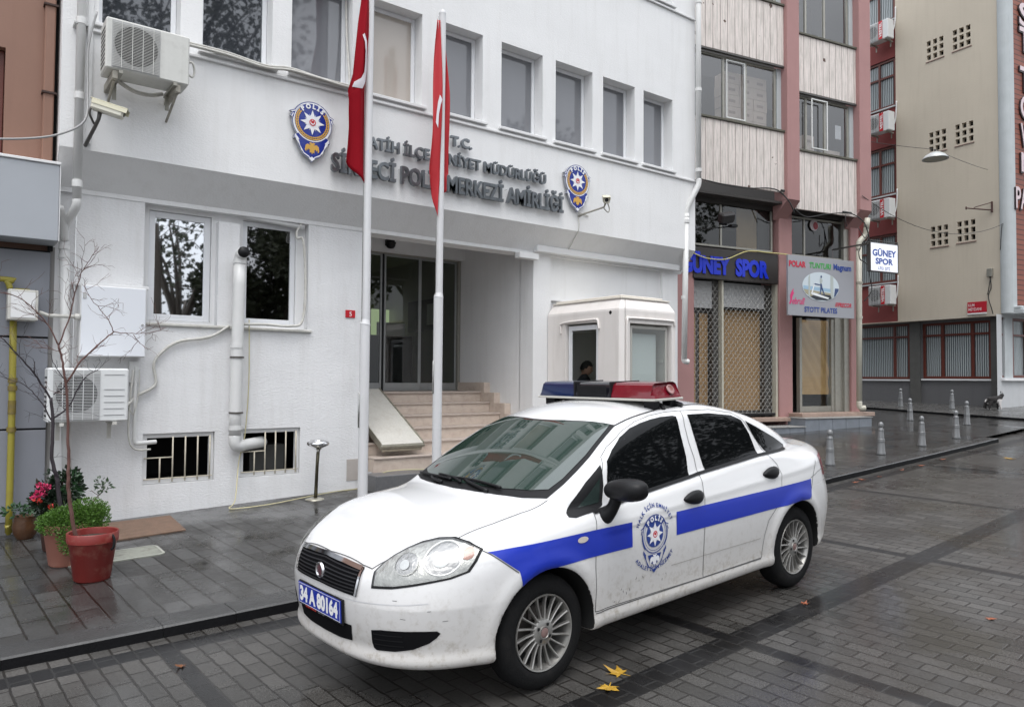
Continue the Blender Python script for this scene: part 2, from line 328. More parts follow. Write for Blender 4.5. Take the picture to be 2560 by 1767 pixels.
# ---- wet pavers: running bond with long joints along local Y
def paver_mat(name,bl,bw,c1,c2,mortar,msize,stripes=None,wet=(.22,.62),wetscale=.8,bumps=.5,offx=0,offy=0,puddle=None,kerbpoly=None):
    m=bpy.data.materials.new(name); m.use_nodes=True; n=m.node_tree.nodes; l=m.node_tree.links.new; p=n['Principled BSDF']
    tc=n.new('ShaderNodeTexCoord'); sp=n.new('ShaderNodeSeparateXYZ'); l(tc.outputs['Object'],sp.inputs[0])
    def math_(op,a,b=None,c=None):
        x=n.new('ShaderNodeMath'); x.operation=op
        for i,q in enumerate((a,b,c)):
            if q is None:continue
            if isinstance(q,(int,float)): x.inputs[i].default_value=q
            else: l(q,x.inputs[i])
        return x.outputs[0]
    X=math_('ADD',sp.outputs[0],offx); Y=math_('ADD',sp.outputs[1],offy)
    cb=n.new('ShaderNodeCombineXYZ'); l(Y,cb.inputs[0]); l(X,cb.inputs[1])
    wn=n.new('ShaderNodeTexNoise'); wn.inputs['Scale'].default_value=9; l(cb.outputs[0],wn.inputs['Vector'])
    wa=n.new('ShaderNodeVectorMath'); wa.operation='SCALE'; wa.inputs['Scale'].default_value=.012; l(wn.outputs['Color'],wa.inputs[0])
    wb=n.new('ShaderNodeVectorMath'); wb.operation='ADD'; l(cb.outputs[0],wb.inputs[0]); l(wa.outputs[0],wb.inputs[1])
    bt=n.new('ShaderNodeTexBrick'); bt.offset=.5; bt.inputs['Scale'].default_value=1; bt.inputs['Brick Width'].default_value=bl; bt.inputs['Row Height'].default_value=bw
    bt.inputs['Mortar Size'].default_value=msize; bt.inputs['Mortar Smooth'].default_value=.35; bt.inputs['Bias'].default_value=0
    bt.inputs['Color1'].default_value=(*c1,1); bt.inputs['Color2'].default_value=(*c2,1); bt.inputs['Mortar'].default_value=(*mortar,1); l(wb.outputs[0],bt.inputs['Vector'])
    cur=bt.outputs['Color']
    def mix(fac,a,b):
        x=n.new('ShaderNodeMix'); x.data_type='RGBA'
        if isinstance(fac,float): x.inputs[0].default_value=fac
        else: l(fac,x.inputs[0])
        l(a,x.inputs[6])
        if isinstance(b,tuple): x.inputs[7].default_value=(*b,1)
        else: l(b,x.inputs[7])
        return x.outputs[2]
    if stripes:
        # dark basalt courses: two families of lines and one course that follows the kerb
        mk=None
        f=math_('LESS_THAN',math_('ABSOLUTE',math_('SUBTRACT',math_('PINGPONG',math_('SUBTRACT',sp.outputs[0],stripes['x0']),stripes['dx']/2),0)),stripes['wx']/2)
        g=math_('LESS_THAN',math_('ABSOLUTE',math_('SUBTRACT',sp.outputs[1],stripes['y0'])),stripes['wy']/2)
        # kerb-parallel course: y between ky(x)-.36 and ky(x)-.18
        ky=math_('ADD',math_('MULTIPLY',math_('MINIMUM',math_('SUBTRACT',sp.outputs[0],.6),0),-.092),2.10)
        h=math_('LESS_THAN',math_('ABSOLUTE',math_('SUBTRACT',sp.outputs[1],math_('SUBTRACT',ky,.245))),.09)
        ok=math_('LESS_THAN',sp.outputs[1],math_('SUBTRACT',ky,.16))
        mk=math_('MAXIMUM',math_('MAXIMUM',math_('MULTIPLY',f,ok),g),h)
        mort=bt.outputs['Fac']
        dk=n.new('ShaderNodeMix'); dk.data_type='RGBA'; l(mort,dk.inputs[0]); dk.inputs[6].default_value=(.011,.011,.012,1); dk.inputs[7].default_value=(.022,.022,.022,1)
        cur=mix(mk,cur,dk.outputs[2])
    nz=n.new('ShaderNodeTexNoise'); nz.inputs['Scale'].default_value=70; nz.inputs['Detail'].default_value=4; l(tc.outputs['Object'],nz.inputs['Vector'])
    mr=n.new('ShaderNodeMapRange'); mr.inputs[1].default_value=.3; mr.inputs[2].default_value=.7; mr.inputs[3].default_value=.72; mr.inputs[4].default_value=1.35; l(nz.outputs['Fac'],mr.inputs[0])
    vm=n.new('ShaderNodeVectorMath'); vm.operation='SCALE'; l(cur,vm.inputs[0]); l(mr.outputs[0],vm.inputs['Scale'])
    big=n.new('ShaderNodeTexNoise'); big.inputs['Scale'].default_value=wetscale; big.inputs['Detail'].default_value=7; big.inputs['Roughness'].default_value=.62; l(tc.outputs['Object'],big.inputs['Vector'])
    wetf=n.new('ShaderNodeMapRange'); wetf.inputs[1].default_value=.40; wetf.inputs[2].default_value=.60; l(big.outputs['Fac'],wetf.inputs[0])
    w=wetf.outputs[0]
    if puddle is not None: w=math_('MAXIMUM',w,math_('MULTIPLY',math_('GREATER_THAN',sp.outputs[0],-99.),math_('MULTIPLY',n_range(n,l,sp.outputs[0],puddle[0],puddle[1]),.62)))
    c3=mix(w,vm.outputs[0],(0,0,0)); 
    x=n.new('ShaderNodeMix'); x.data_type='RGBA'; l(math_('MULTIPLY',w,.42),x.inputs[0]); l(vm.outputs[0],x.inputs[6]); x.inputs[7].default_value=(.012,.011,.010,1)
    l(x.outputs[2],p.inputs['Base Color'])
    rr=n.new('ShaderNodeMapRange'); rr.inputs[3].default_value=wet[1]; rr.inputs[4].default_value=wet[0]; l(w,rr.inputs[0]); l(rr.outputs[0],p.inputs['Roughness'])
    hh=math_('ADD',math_('MULTIPLY',bt.outputs['Fac'],-1.0),math_('MULTIPLY',nz.outputs['Fac'],.25))
    bstr=math_('SUBTRACT',bumps,math_('MULTIPLY',w,bumps*.55))
    b=n.new('ShaderNodeBump'); l(bstr,b.inputs['Strength']); b.inputs['Distance'].default_value=.006; l(hh,b.inputs['Height']); l(b.outputs[0],p.inputs['Normal'])
    return m
def n_range(n,l,src,a,b):
    r=n.new('ShaderNodeMapRange'); r.inputs[1].default_value=a; r.inputs[2].default_value=b; l(src,r.inputs[0]); return r.outputs[0]
# ================= GROUND
SG_,SYAW,ST_=.03877,.04204,.00641
RO=Vector((2.6322,3.1747,0))
ex=Vector((math.cos(SYAW),math.sin(SYAW),SG_)).normalized(); ey=Vector((-math.sin(SYAW),math.cos(SYAW),ST_)); ey=(ey-ex*ey.dot(ex)).normalized(); ez=ex.cross(ey)
def fr_mat(o,x,y,z): return Matrix(((x.x,y.x,z.x,o.x),(x.y,y.y,z.y,o.y),(x.z,y.z,z.z,o.z),(0,0,0,1)))
RM=fr_mat(RO,ex,ey,ez); RMi=RM.inverted()
def gz(x,y,off=0): return .038455*(x-2.6322)+.008061*(y-3.1747)+off
def r2(x,y):
    v=RMi@Vector((x,y,gz(x,y))); return v.x,v.y
stripes=dict(x0=1.365,dx=2.745,wx=.11,y0=-.295,wy=.20)
M_['road']=paver_mat('wet_street_pavers',.22,.11,(.088,.084,.079),(.050,.048,.045),(.020,.018,.016),.008,stripes,wet=(.15,.55),wetscale=.55,bumps=.55,puddle=(3.5,9.0))
M_['pave']=paver_mat('wet_pavement_slabs',.46,.163,(.070,.070,.069),(.034,.033,.032),(.013,.011,.009),.009,None,wet=(.10,.5),wetscale=1.1,bumps=.5,offx=.09,puddle=(6.0,9.0))
M_['kerb']=mat('wet_kerb_stone',(.045,.045,.045),.35,var=.4,vscale=5,bump=.5,bscale=70,rvar=.15)
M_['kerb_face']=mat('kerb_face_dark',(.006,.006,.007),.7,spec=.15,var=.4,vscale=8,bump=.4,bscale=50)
mb=MB(); n=24
g=[(-70+140*i/n,-70+140*j/n,0) for j in range(n+1) for i in range(n+1)]
mb.add(g,[(j*(n+1)+i,j*(n+1)+i+1,(j+1)*(n+1)+i+1,(j+1)*(n+1)+i) for j in range(n) for i in range(n)])
road=mb.build('road',M_['road']); road.matrix_world=RM; tag(road,kind='structure')
KP=[(-12,6.2),(-3,5.64),(.315,5.42),(1.2,5.36),(2.127,5.31),(3.6,5.325),(5.16,5.36),(7.7,5.45),(10.34,5.56),(13.2,5.67),(15.94,5.78)]
KL_=[r2(*k) for k in KP]
PH=.07
pv=MB()
pts=[(x,y+.25,PH) for x,y in KL_]
far=[(x,60,PH) for x,y in KL_]
nn=len(pts)
pv.add(pts+far,[(i,i+1,nn+i+1,nn+i) for i in range(nn-1)])
x1,y1=KL_[-1]
pv.add([(x1,y1+.25,PH),(x1+45,y1+.25,PH-.055),(x1+45,60,PH-.055),(x1,60,PH)],[(0,1,2,3)])
pave=pv.build('pavement',M_['pave']); pave.matrix_world=RM; tag(pave,kind='structure')
kb=MB(); kf=MB()
# individual kerb stones
L_=0;seg=[]
for (xa,ya),(xb,yb) in zip(KL_[:-1],KL_[1:]):
    d=math.hypot(xb-xa,yb-ya); k=max(1,round(d/.6))
    for i in range(k):
        t0,t1=i/k,(i+1)/k; seg.append(((xa+(xb-xa)*t0,ya+(yb-ya)*t0),(xa+(xb-xa)*t1,ya+(yb-ya)*t1)))
random.seed(4)
for (a,b) in seg:
    dz=random.uniform(-.003,.003); gx=.004/max(.1,math.hypot(b[0]-a[0],b[1]-a[1])); a2=(a[0]+(b[0]-a[0])*gx,a[1]+(b[1]-a[1])*gx)
    z=PH+.004+dz
    vs=[(a2[0],a2[1]+.012,z),(b[0],b[1]+.012,z),(b[0],b[1]+.256,z),(a2[0],a2[1]+.256,z),(a2[0],a2[1],z-.012),(b[0],b[1],z-.012),(b[0],b[1]-.004,-.05),(a2[0],a2[1]-.004,-.05),(a2[0],a2[1]+.256,-.05),(b[0],b[1]+.256,-.05)]
    kb.add(vs,[(0,1,2,3),(4,5,1,0),(7,6,5,4),(3,2,9,8),(0,3,8,7,4),(1,5,6,9,2)],0)
    kb.m[-4]=1
kerb=kb.build('kerb',[M_['kerb'],M_['kerb_face']]); kerb.matrix_world=RM; tag(kerb,kind='structure')
# far sidewalk round the hotel, one step higher
fs=MB(); A=[(21.6,12.5),(21.4,11.1),(20.75,9.0),(20.13,6.77),(20.6,5.6),(40,2.6)]
P=[r2(*q) for q in A]; B=[(x+18,y+22) for x,y in P]
top=[(x,y,PH+.05) for x,y in P]; low=[(x,y,0) for x,y in P]
cen=r2(34,16)
vs=top+low+[(cen[0],cen[1],PH+.05),(P[0][0]+1,P[0][1]+30,PH+.05)]
N=len(P)
fs.add(vs,[(i,i+1,N*2) for i in range(N-1)]+[(N*2,N*2+1,0)],0); fs.add([top[i] for i in range(N)]+[low[i] for i in range(N)],[(i,N+i,N+i+1,i+1) for i in range(N-1)],1)
far_walk=fs.build('far_sidewalk',[mat('wet_dark_slabs',(.075,.073,.07),.25,var=.3,vscale=2,bump=.2,bscale=30,rvar=.1),M_['kerb_face']]); far_walk.matrix_world=RM; tag(far_walk,kind='structure')
# flush metal manhole cover and rubber mat
mh=MB()
def gp(x,y,o): return (x,y,gz(x,y,PH+o))
def rrect(cx,cy,w,h,r,n=5):
    out=[]
    for sx,sy,a0 in ((1,1,0),(-1,1,90),(-1,-1,180),(1,-1,270)):
        for k in range(n+1):
            a=math.radians(a0+90*k/n); out.append((cx+sx*(w/2-r)+r*math.cos(a),cy+sy*(h/2-r)+r*math.sin(a)))
    return out
mh.prism(rrect(1.28,7.58,.76,.42,.07),lambda u,v,w:gp(u,v+(u-1.28)*-.05,w),.001,.009)
o=mh.build('cover_plate',mat('aluminium_cover',(.36,.37,.32),.5,metal=.35,var=.5,vscale=18,dirt=.5)); rim=MB()
rp=rrect(1.28,7.58,.76,.42,.07); ri=rrect(1.28,7.58,.72,.38,.055); k=len(rp)
f_=lambda p,w:gp(p[0],p[1]+(p[0]-1.28)*-.05,w)
rim.add([f_(p,.012) for p in rp]+[f_(p,.012) for p in ri],[(i,(i+1)%k,k+(i+1)%k,k+i) for i in range(k)])
ro=rim.build('rim',mat('cover_rim',(.55,.56,.5),.4,metal=.5)); 
mc=empty('manhole_cover',(1.28,7.58,gz(1.28,7.58,PH)),'pale oblong metal access cover flush in the pavement behind the red flowerpot','manhole cover')
for q in (o,ro): q.parent=mc; q.matrix_parent_inverse=mc.matrix_basis.inverted()
def top_parent(root,*obs):
    bpy.context.view_layer.update()
    for q in obs: q.parent=root; q.matrix_parent_inverse=root.matrix_world.inverted()
dm=MB(); mp=[(1.30,9.20),(2.09,9.13),(2.04,8.24),(1.22,8.22)]
dm.prism([(p[0],p[1]) for p in mp],lambda u,v,w:gp(u,v,w),.002,.014)
tag(dm.build('door_mat',mat('worn_brown_matting',(.20,.125,.085),.7,var=.6,vscale=12,bump=1,bscale=120)),'worn brown ribbed mat lying against the foot of the white wall','mat')
# ================= POLICE STATION
YF,YG=8.99,9.34    # upper wall face, ground floor face
ps=empty('police_station',(6,9.34,0),'white plastered police station with raised letters and steel-framed entrance','building')
def psb(mb,name,mats,**k):
    o=mb.build(name,mats,**k); top_parent(ps,o); return o
XL,XR=.905,11.06
# ground floor walls
RECL=(1.80,3.75,2.29,3.69)   # shallow recess round the paired windows
B1=(1.83,2.62,.44,1.02); B2=(2.92,3.68,.445,1.035)
w=MB(); wall_grid(w,1.12,4.64,-.3,3.70,[(*RECL,.12),(*B1,.16),(*B2,.16)],YG,.12)
w.box(XL,1.12,YG+.03,YG+.3,-.3,3.70)
# post between the two windows, standing in the recess
w.box(2.62,2.87,YG-.002,YG+.12,2.29,3.55)
# left cheek of the entrance
w.add([(4.64,YG,-.3),(4.64,11.55,-.3),(4.64,11.55,4.2),(4.64,YG,4.2)],[(0,1,2,3)])
psb(w,'ground_floor_wall',M_['plaster_low'])
w=MB()
wall_grid(w,1.79,3.76,2.28,3.70,[(1.87,2.57,2.33,3.61,.1),(2.945,3.63,2.345,3.63,.1)],YG+.12,.1)
psb(w,'window_recess_back',M_['plaster'])
# basement backs
for i,h in enumerate((B1,B2)):
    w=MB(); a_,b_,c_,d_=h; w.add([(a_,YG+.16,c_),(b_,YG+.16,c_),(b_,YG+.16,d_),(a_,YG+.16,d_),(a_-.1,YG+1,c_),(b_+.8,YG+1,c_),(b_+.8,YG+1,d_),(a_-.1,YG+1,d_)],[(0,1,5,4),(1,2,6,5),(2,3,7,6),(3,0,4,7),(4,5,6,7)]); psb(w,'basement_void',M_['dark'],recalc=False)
w=MB(); w.box(7.5,7.86,YG,YG+.35,-.2,3.70); w.box(10.56,XR-.1,YG,YG+.35,-.2,3.70); w.box(7.86,10.56,YG+.06,YG+.35,-.2,3.66)
w.add([(7.5,YG+.34,.2),(7.5,11.6,.2),(7.5,11.6,4.2),(7.5,YG+.34,4.2)],[(0,1,2,3)])
w.box(7.86,7.89,YG+.02,YG+.06,.3,2.95); w.box(7.86,9.2,YG+.02,YG+.06,2.95,2.975)
w.box(XR-.1,XR-.08,YG,14,-.2,9.6)
psb(w,'entrance_side_wall',M_['plaster'])
w=MB(); w.box(4.6,7.5,9.36,11.6,4.08,4.12); w.box(4.64,7.5,11.35,11.5,3.8,4.08)
psb(w,'entrance_ceiling',M_['plaster'])
# soffit, sloping out to the upper wall, and upper wall with nine window openings
w=MB(); w.add([(XL,YG+.3,3.66),(XR,YG+.3,3.66),(XR,YG-.01,3.66),(XL,YG-.01,3.66),(XR,YG-.012,3.71),(XL,YG-.012,3.71),(XR,YF,4.06),(XL,YF,4.06)],[(0,1,2,3),(3,2,4,5),(5,4,6,7)])
w.add([(4.64,YG+.3,3.66),(7.5,YG+.3,3.66),(7.5,YG+.3,4.1),(4.64,YG+.3,4.1)],[(0,1,2,3)])
# end caps
w.add([(XL,YG+.3,3.66),(XL,YG-.01,3.66),(XL,YF,4.06),(XL,YG+.3,4.06)],[(0,1,2,3)]); w.add([(XR,YG+.3,3.66),(XR,YG-.01,3.66),(XR,YF,4.06),(XR,YG+.3,4.06)],[(0,1,2,3)])
psb(w,'sloping_soffit',M_['plaster'])
WX=[(1.24,2.058),(2.295,3.11),(3.35,4.163),(4.40,5.21),(5.49,6.24),(6.58,7.385),(7.65,8.45),(8.69,9.45),(9.67,10.43)]
holes=[(a,b,5.44,6.735) for a,b in WX]+[(a,b,8.47,9.8) for a,b in WX]
w=MB(); wall_grid(w,XL,XR,4.06,10.2,holes,YF,.24)
w.add([(XL,YF,4.06),(XL,16,4.06),(XL,16,10.2),(XL,YF,10.2)],[(0,1,2,3)]); w.add([(XR,YF,4.06),(XR,16,4.06),(XR,16,10.2),(XR,YF,10.2)],[(0,1,2,3)])
psb(w,'upper_wall',M_['plaster'])
w=MB(); w.box(XL+.1,XR-.02,YF-.035,YF-.001,5.325,5.365,0,.008); w.box(XL+.1,XR-.02,YF-.035,YF-.001,8.36,8.40,0,.008)
psb(w,'string_course',M_['white_paint'])
w=MB(); w.box(7.48,XR-.17,YG-.13,YG-.014,3.695,3.80,0,.01); w.box(7.12,7.5,9.20,9.335,3.56,3.655,0,.006)
psb(w,'ledge',M_['white_paint'])
# dark rear so the rooms read as closed
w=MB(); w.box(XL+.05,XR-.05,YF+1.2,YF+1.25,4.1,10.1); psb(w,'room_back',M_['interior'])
def window(x0,x1,z0,z1,y,glassmat,fw=.055,dep=.05,parent=ps,framemat=None,label=None,M=None,mull=()):
    f=MB(); ring(f,x0,x1,z0,z1,fw,y,y+dep)
    for m in mull: f.box(m-fw*.4,m+fw*.4,y+.002,y+dep-.002,z0+fw,z1-fw,0,.003)
    fo=f.build('window_frame',framemat or M_['upvc'],M=M)
    g=MB(); xs=[x0+fw-.003]+[m for m in mull]+[x1-fw+.003]
    g.box(x0+fw-.004,x1-fw+.004,y+.022,y+.030,z0+fw-.004,z1-fw+.004)
    go=g.build('pane',glassmat,M=M)
    top_parent(parent,fo); top_parent(fo,go)
    if label: fo['label']=label
    return fo
gm=[M_['glass_mirror'],M_['glass_grey'],M_['glass_grey'],M_['glass_beige'],M_['glass_grey'],M_['glass_grey'],M_['glass_grey'],M_['glass_grey'],M_['glass_grey']]
gt=mat('tree_reflecting_glass',(.05,.055,.065),.02,metal=.3,spec=1,coat=1)
gm[0]=gm[1]=gt
for i,(a,b) in enumerate(WX):
    window(a+.004,b-.004,5.444,6.731,YF+.20,gm[i],label='window with a pale beige blind' if i==3 else None)
    window(a+.004,b-.004,8.474,9.79,YF+.20,M_['glass_grey'])
    s=MB(); s.box(a-.05,b+.06,YF-.055,YF+.19,5.395,5.438,0,.006); psb(s,'window_sill',M_['white_paint'])
    s=MB(); s.box(a-.05,b+.06,YF-.055,YF+.19,8.425,8.468,0,.006); psb(s,'window_sill',M_['white_paint'])
gl=mat('bright_reflecting_glass',(.75,.77,.8),.02,metal=1,spec=1); gl2=mat('dark_reflecting_glass',(.33,.33,.34),.02,metal=1)
window(1.874,2.566,2.334,3.606,YG+.15,gl,fw=.07)
window(2.949,3.626,2.349,3.626,YG+.15,gl2,fw=.06)
s=MB(); s.box(1.81,2.75,YG-.035,YG+.11,2.255,2.29,0,.008); s.box(2.75,3.80,YG-.04,YG+.11,2.25,2.285,0,.008); psb(s,'flaking_sill',M_['old_white'])
s=MB(); s.tube([(3.70,YG+.04,3.62),(3.05,YG+.04,3.665),(2.95,YG+.05,3.67)],.035,10); psb(s,'shutter_box',M_['white_paint'],smooth=True)
# barred basement windows
for h,sp in ((B1,(1.84,2.05)),(B2,(2.93,3.16))):
    f=MB(); ring(f,h[0]+.004,h[1]-.004,h[2]+.004,h[3]-.004,.05,YG+.04,YG+.09); fo=psb(f,'basement_window_frame',M_['white_paint'])
    bz=MB(); n_=6; xs=[h[0]+.05+(h[1]-h[0]-.1)*k/(n_-1) for k in range(1,n_)]
    zt=h[3]-.09
    for k,x in enumerate(xs): bz.tube([(x,YG+.02,h[2]+.02),(x,YG+.02,zt+.05 if k>0 else h[3]-.28)],.009,6)
    bz.tube([(h[0]+.02,YG+.02,h[2]+.06),(h[1]-.02,YG+.02,h[2]+.06)],.008,6); bz.tube([(xs[1] if 0 else h[0]+.02,YG+.02,h[3]-.28),(xs[1],YG+.02,h[3]-.28)],.008,6); bz.tube([(xs[1],YG+.02,h[3]-.28),(xs[1],YG+.02,zt)],.008,6)
    bo=bz.build('window_bars',M_['rust'],smooth=True); top_parent(fo,bo)
# things seen in the right basement opening
w=MB(); w.box(3.15,3.6,YG+.35,YG+.75,.35,.80); psb(w,'basement_shelf',M_['interior'])
# --- entrance: lobby, doors, steps
w=MB(); lob=[(4.6,11.62,1.44),(7.55,11.62,1.44),(7.55,16,1.44),(4.6,16,1.44),(4.6,11.62,4.0),(7.55,11.62,4.0),(7.55,16,4.0),(4.6,16,4.0)]
w.add(lob,[(0,1,2,3),(4,5,6,7),(0,3,7,4),(1,2,6,5),(2,3,7,6)]); w.box(7.3,9.5,15.0,15.05,1.5,3.6)
psb(w,'lobby',mat('lobby_walls',(.50,.48,.42),.7,var=.2,vscale=2))
w=MB(); w.box(7.1,7.5,14.2,14.25,2.3,3.1); psb(w,'lobby_window',mat('lobby_daylight_window',(.5,.6,.4),.6,emit=(.62,.75,.42),es=.55))
w=MB(); w.box(6.55,7.52,13.2,13.9,1.44,2.5,0,.02); w.box(7.50,7.54,12.2,13.4,2.6,3.2); psb(w,'lobby_counter',mat('lobby_furniture',(.05,.055,.06),.6))
w=MB(); w.box(6.7,7.3,13.15,13.2,2.5,2.75); w.box(7.47,7.5,12.3,12.6,2.7,3.1); psb(w,'lobby_papers',M_['white_l'])
f=MB(); DZ0,DZ1=1.455,3.78; Y=11.46
f.box(4.66,7.49,Y-.02,Y+.06,DZ1,DZ1+.09,0,.005); f.box(7.44,7.49,Y-.02,Y+.06,DZ0,DZ1,0,.004); f.box(4.66,4.72,Y-.02,Y+.06,DZ0,DZ1,0,.004)
df=psb(f,'entrance_frame',M_['alu'])
for i,(a,b,yy) in enumerate(((4.72,5.32,Y+.02),(5.32,5.915,Y+.0),(5.955,6.66,Y+.0),(6.665,7.435,Y+.03))):
    d=MB(); ring(d,a,b,DZ0,DZ1,.035,yy,yy+.035); d.box(a+.035,b-.035,yy,yy+.035,DZ0+.035,DZ0+.13)
    do=d.build('sliding_door' if i in(1,2) else 'fixed_panel',mat('door_alu%d'%i,(.36,.37,.37),.35,metal=.5,var=.2)); top_parent(df,do)
    p=MB(); p.box(a+.03,b-.03,yy+.014,yy+.02,DZ0+.12,DZ1-.03); po=p.build('door_pane',M_['glass_door']); top_parent(do,po)
w=MB(); w.box(5.917,5.953,Y+.01,Y+.03,DZ0,DZ1); psb(w,'door_gasket',M_['black'])
dm_=MB(); dm_.lathe([(0,-.085),(.05,-.075),(.075,-.045),(.085,0),(.09,.0),(.09,.025)],(5.97,11.28,3.93),20); dm_.box(5.9,6.04,11.27,11.36,3.9,4.0)
tag(dm_.build('dome_camera',M_['black'],smooth=True),'small black dome camera on the lintel above the glass entrance doors','security camera')
st=MB(); st.box(4.641,7.499,10.63,11.62,1.2,1.42); 
for k in range(0,6):
    yn=10.63-.295*k; zt=1.45-.17*k; st.box(4.642,7.37,yn+.02,yn+.34,zt-.175 if k<5 else zt-.2,zt-.03)
steps=psb(st,'steps',M_['marble_pink'])
st=MB(); st.box(4.643,7.45,10.60,11.6,1.422,1.452,0,.005)
for k in range(1,6):
    yn=10.63-.295*k; zt=1.45-.17*k; st.box(4.643,7.375,yn-.0,yn+.312,zt-.029,zt,0,.006)
so=st.build('step_treads',M_['marble_edge']); top_parent(steps,so)
st=MB()
for k in range(0,6):
    yn=10.63-.295*k; zt=1.45-.17*k; st.box(7.376,7.499,yn-.12 if k else yn-.12,yn+.176,zt-.4,zt+.155,0,.004)
st.box(7.45,7.499,10.81,11.46,1.45,1.60)
so=st.build('stepped_skirting',M_['marble_pink']); top_parent(steps,so)
st=MB(); st.box(4.5,7.7,8.82,9.18,.0,.40,0,.008); so=st.build('bottom_step',M_['granite']); top_parent(steps,so)
w=MB(); w.box(4.325,4.64,YG-.006,YG+.02,.30,.585); psb(w,'stone_patch',mat('beige_stone_patch',(.45,.41,.38),.6,var=.2))
# foot of the wall: wet dark line
# --- ramp leaf
rp=MB(); 
def rmp(u,v,w): # u across, v along slope from the top, w normal
    p0=Vector((4.78,10.62,1.475)); p1=Vector((4.78,9.25,.74)); dv=(p1-p0).normalized(); nv=dv.cross(Vector((1,0,0))); nv=nv if nv.z>0 else -nv
    return p0+dv*v+Vector((1,0,0))*u+nv*w
def rbox(mb,u0,u1,v0,v1,w0,w1):
    vs=[rmp(u,v,w) for u in (u0,u1) for v in (v0,v1) for w in (w0,w1)]; mb.add(vs,[(0,1,3,2),(4,6,7,5),(0,4,5,1),(2,3,7,6),(0,2,6,4),(1,5,7,3)])
rr=empty('wheelchair_ramp',(4.9,9.3,.74),'worn pale metal ramp leaf laid down the left side of the marble steps','ramp')
rbox(rp,0,.655,0,1.56,0,.03); o1=rp.build('ramp_plate',mat('worn_ramp',(.62,.60,.55),.5,metal=.0,var=.3,vscale=40,dirt=.2,dirtcol=(.22,.15,.08)))
q=MB(); rbox(q,-.01,.0,0,1.56,-.04,.05); rbox(q,.655,.668,0,1.56,-.04,.05); rbox(q,-.01,.668,1.56,1.60,-.015,.02); rbox(q,.02,.64,1.50,1.59,-.07,-.03); o2=q.build('ramp_edge',mat('ramp_rim',(.42,.40,.33),.4,metal=.6,var=.4,vscale=20,dirt=.4))
top_parent(rr,o1,o2)
# ================= LEFT NEIGHBOUR
ln=empty('neighbour_building',(-1,9.3,0),'brown clad building with grey metal shopfront left of the white wall','building')
def lnb(mb,name,mats,**k):
    o=mb.build(name,mats,**k); top_parent(ln,o); return o
w=MB(); wall_grid(w,-8,.866,3.8,10,[(-.45,.435,3.9,5.03)],9.2,.15); w.add([(.866,9.2,3.8),(.866,9.45,3.8),(.866,9.45,10),(.866,9.2,10)],[(0,1,2,3)]); w.box(-8,.92,9.45,9.6,-.3,10)
lnb(w,'upper_wall',M_['brown_metal'])
w=MB(); w.box(.765,.862,9.12,9.24,3.7,10,0,.012)
lnb(w,'drainpipe',M_['brown_metal'])
w=MB(); w.box(.75,.885,9.10,9.26,4.62,4.64); w.box(.75,.885,9.10,9.26,5.55,5.57); top_parent(ln,*build_split(w,'pipe_bracket',mat('dark_bronze',(.05,.03,.025),.5,metal=.4)))
w=MB(); ring(w,-.44,.43,3.9,5.025,.06,9.3,9.34); w.box(-.38,.37,9.34,9.35,3.9,5.0); lnb(w,'window_frame',M_['brownframe'])
w=MB(); w.box(.868,.905,9.3,9.44,3.0,10); lnb(w,'wall_gap',M_['dark'])
w=MB(); w.box(-8,.91,8.9,9.30,3.05,3.83,0,.006); lnb(w,'fascia_box',M_['panel_lt'])
w=MB(); w.box(-8,.918,8.885,9.30,3.832,3.862,0,.005); w.box(.911,.918,8.89,9.3,3.05,3.83); lnb(w,'fascia_trim',M_['white_paint'])
w=MB()
for z0,z1 in ((2.085,2.98),(1.125,2.065),(.17,1.105)): w.box(-8,.885,9.30,9.36,z0,z1,0,.004)
lnb(w,'wall_panels',M_['grey_metal'])
w=MB(); w.box(-8,.885,9.34,9.4,.0,3.0); lnb(w,'panel_gap',M_['black'])
w=MB(); w.box(-8,.885,9.31,9.40,-.3,.168); lnb(w,'plinth',M_['granite'])
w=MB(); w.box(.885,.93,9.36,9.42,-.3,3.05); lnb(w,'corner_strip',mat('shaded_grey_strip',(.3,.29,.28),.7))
# yellow gas pipe with meter box
gp_=empty('gas_pipe',(.575,9.2,.1),'yellow gas pipe running up the grey cladding into a white meter box','gas pipe')
w=MB(); w.tube(smooth_pts([(.575,9.2,.08),(.575,9.2,1.2),(.565,9.2,2.24)],3),.032,12)
w.tube(smooth_pts([(-1.5,9.2,2.655),(.40,9.2,2.655),(.50,9.2,2.63),(.53,9.2,2.56)],5),.028,12); w.tube([(.57,9.2,2.55),(.70,9.2,2.55)],.02,10)
w.tube([(.575,9.2,.06),(.572,9.2,.16)],[.02,.034],10)
a=w.build('pipe',M_['yellow'],smooth=True)
w=MB()
for z in (1.1,1.52,1.60): w.tube([(.574,9.2,z),(.574,9.2,z+.05)],.042,12)
w.tube([(.574,9.2,1.28),(.574,9.2,1.42)],.036,12)
b=build_split(w,'pipe_joint',mat('rusty_joint',(.20,.15,.03),.6,var=.6,vscale=20,dirt=.5),auto=40)
w=MB(); w.box(.505,.765,9.04,9.29,2.235,2.545,0,.008); c=w.build('meter_box',M_['old_white'])
w=MB(); w.box(.53,.74,9.034,9.038,2.26,2.52,0,.001); w.box(.70,.715,9.025,9.034,2.37,2.41); d=w.build('box_door',M_['white_paint']); top_parent(c,d)
top_parent(gp_,a,*b,c)
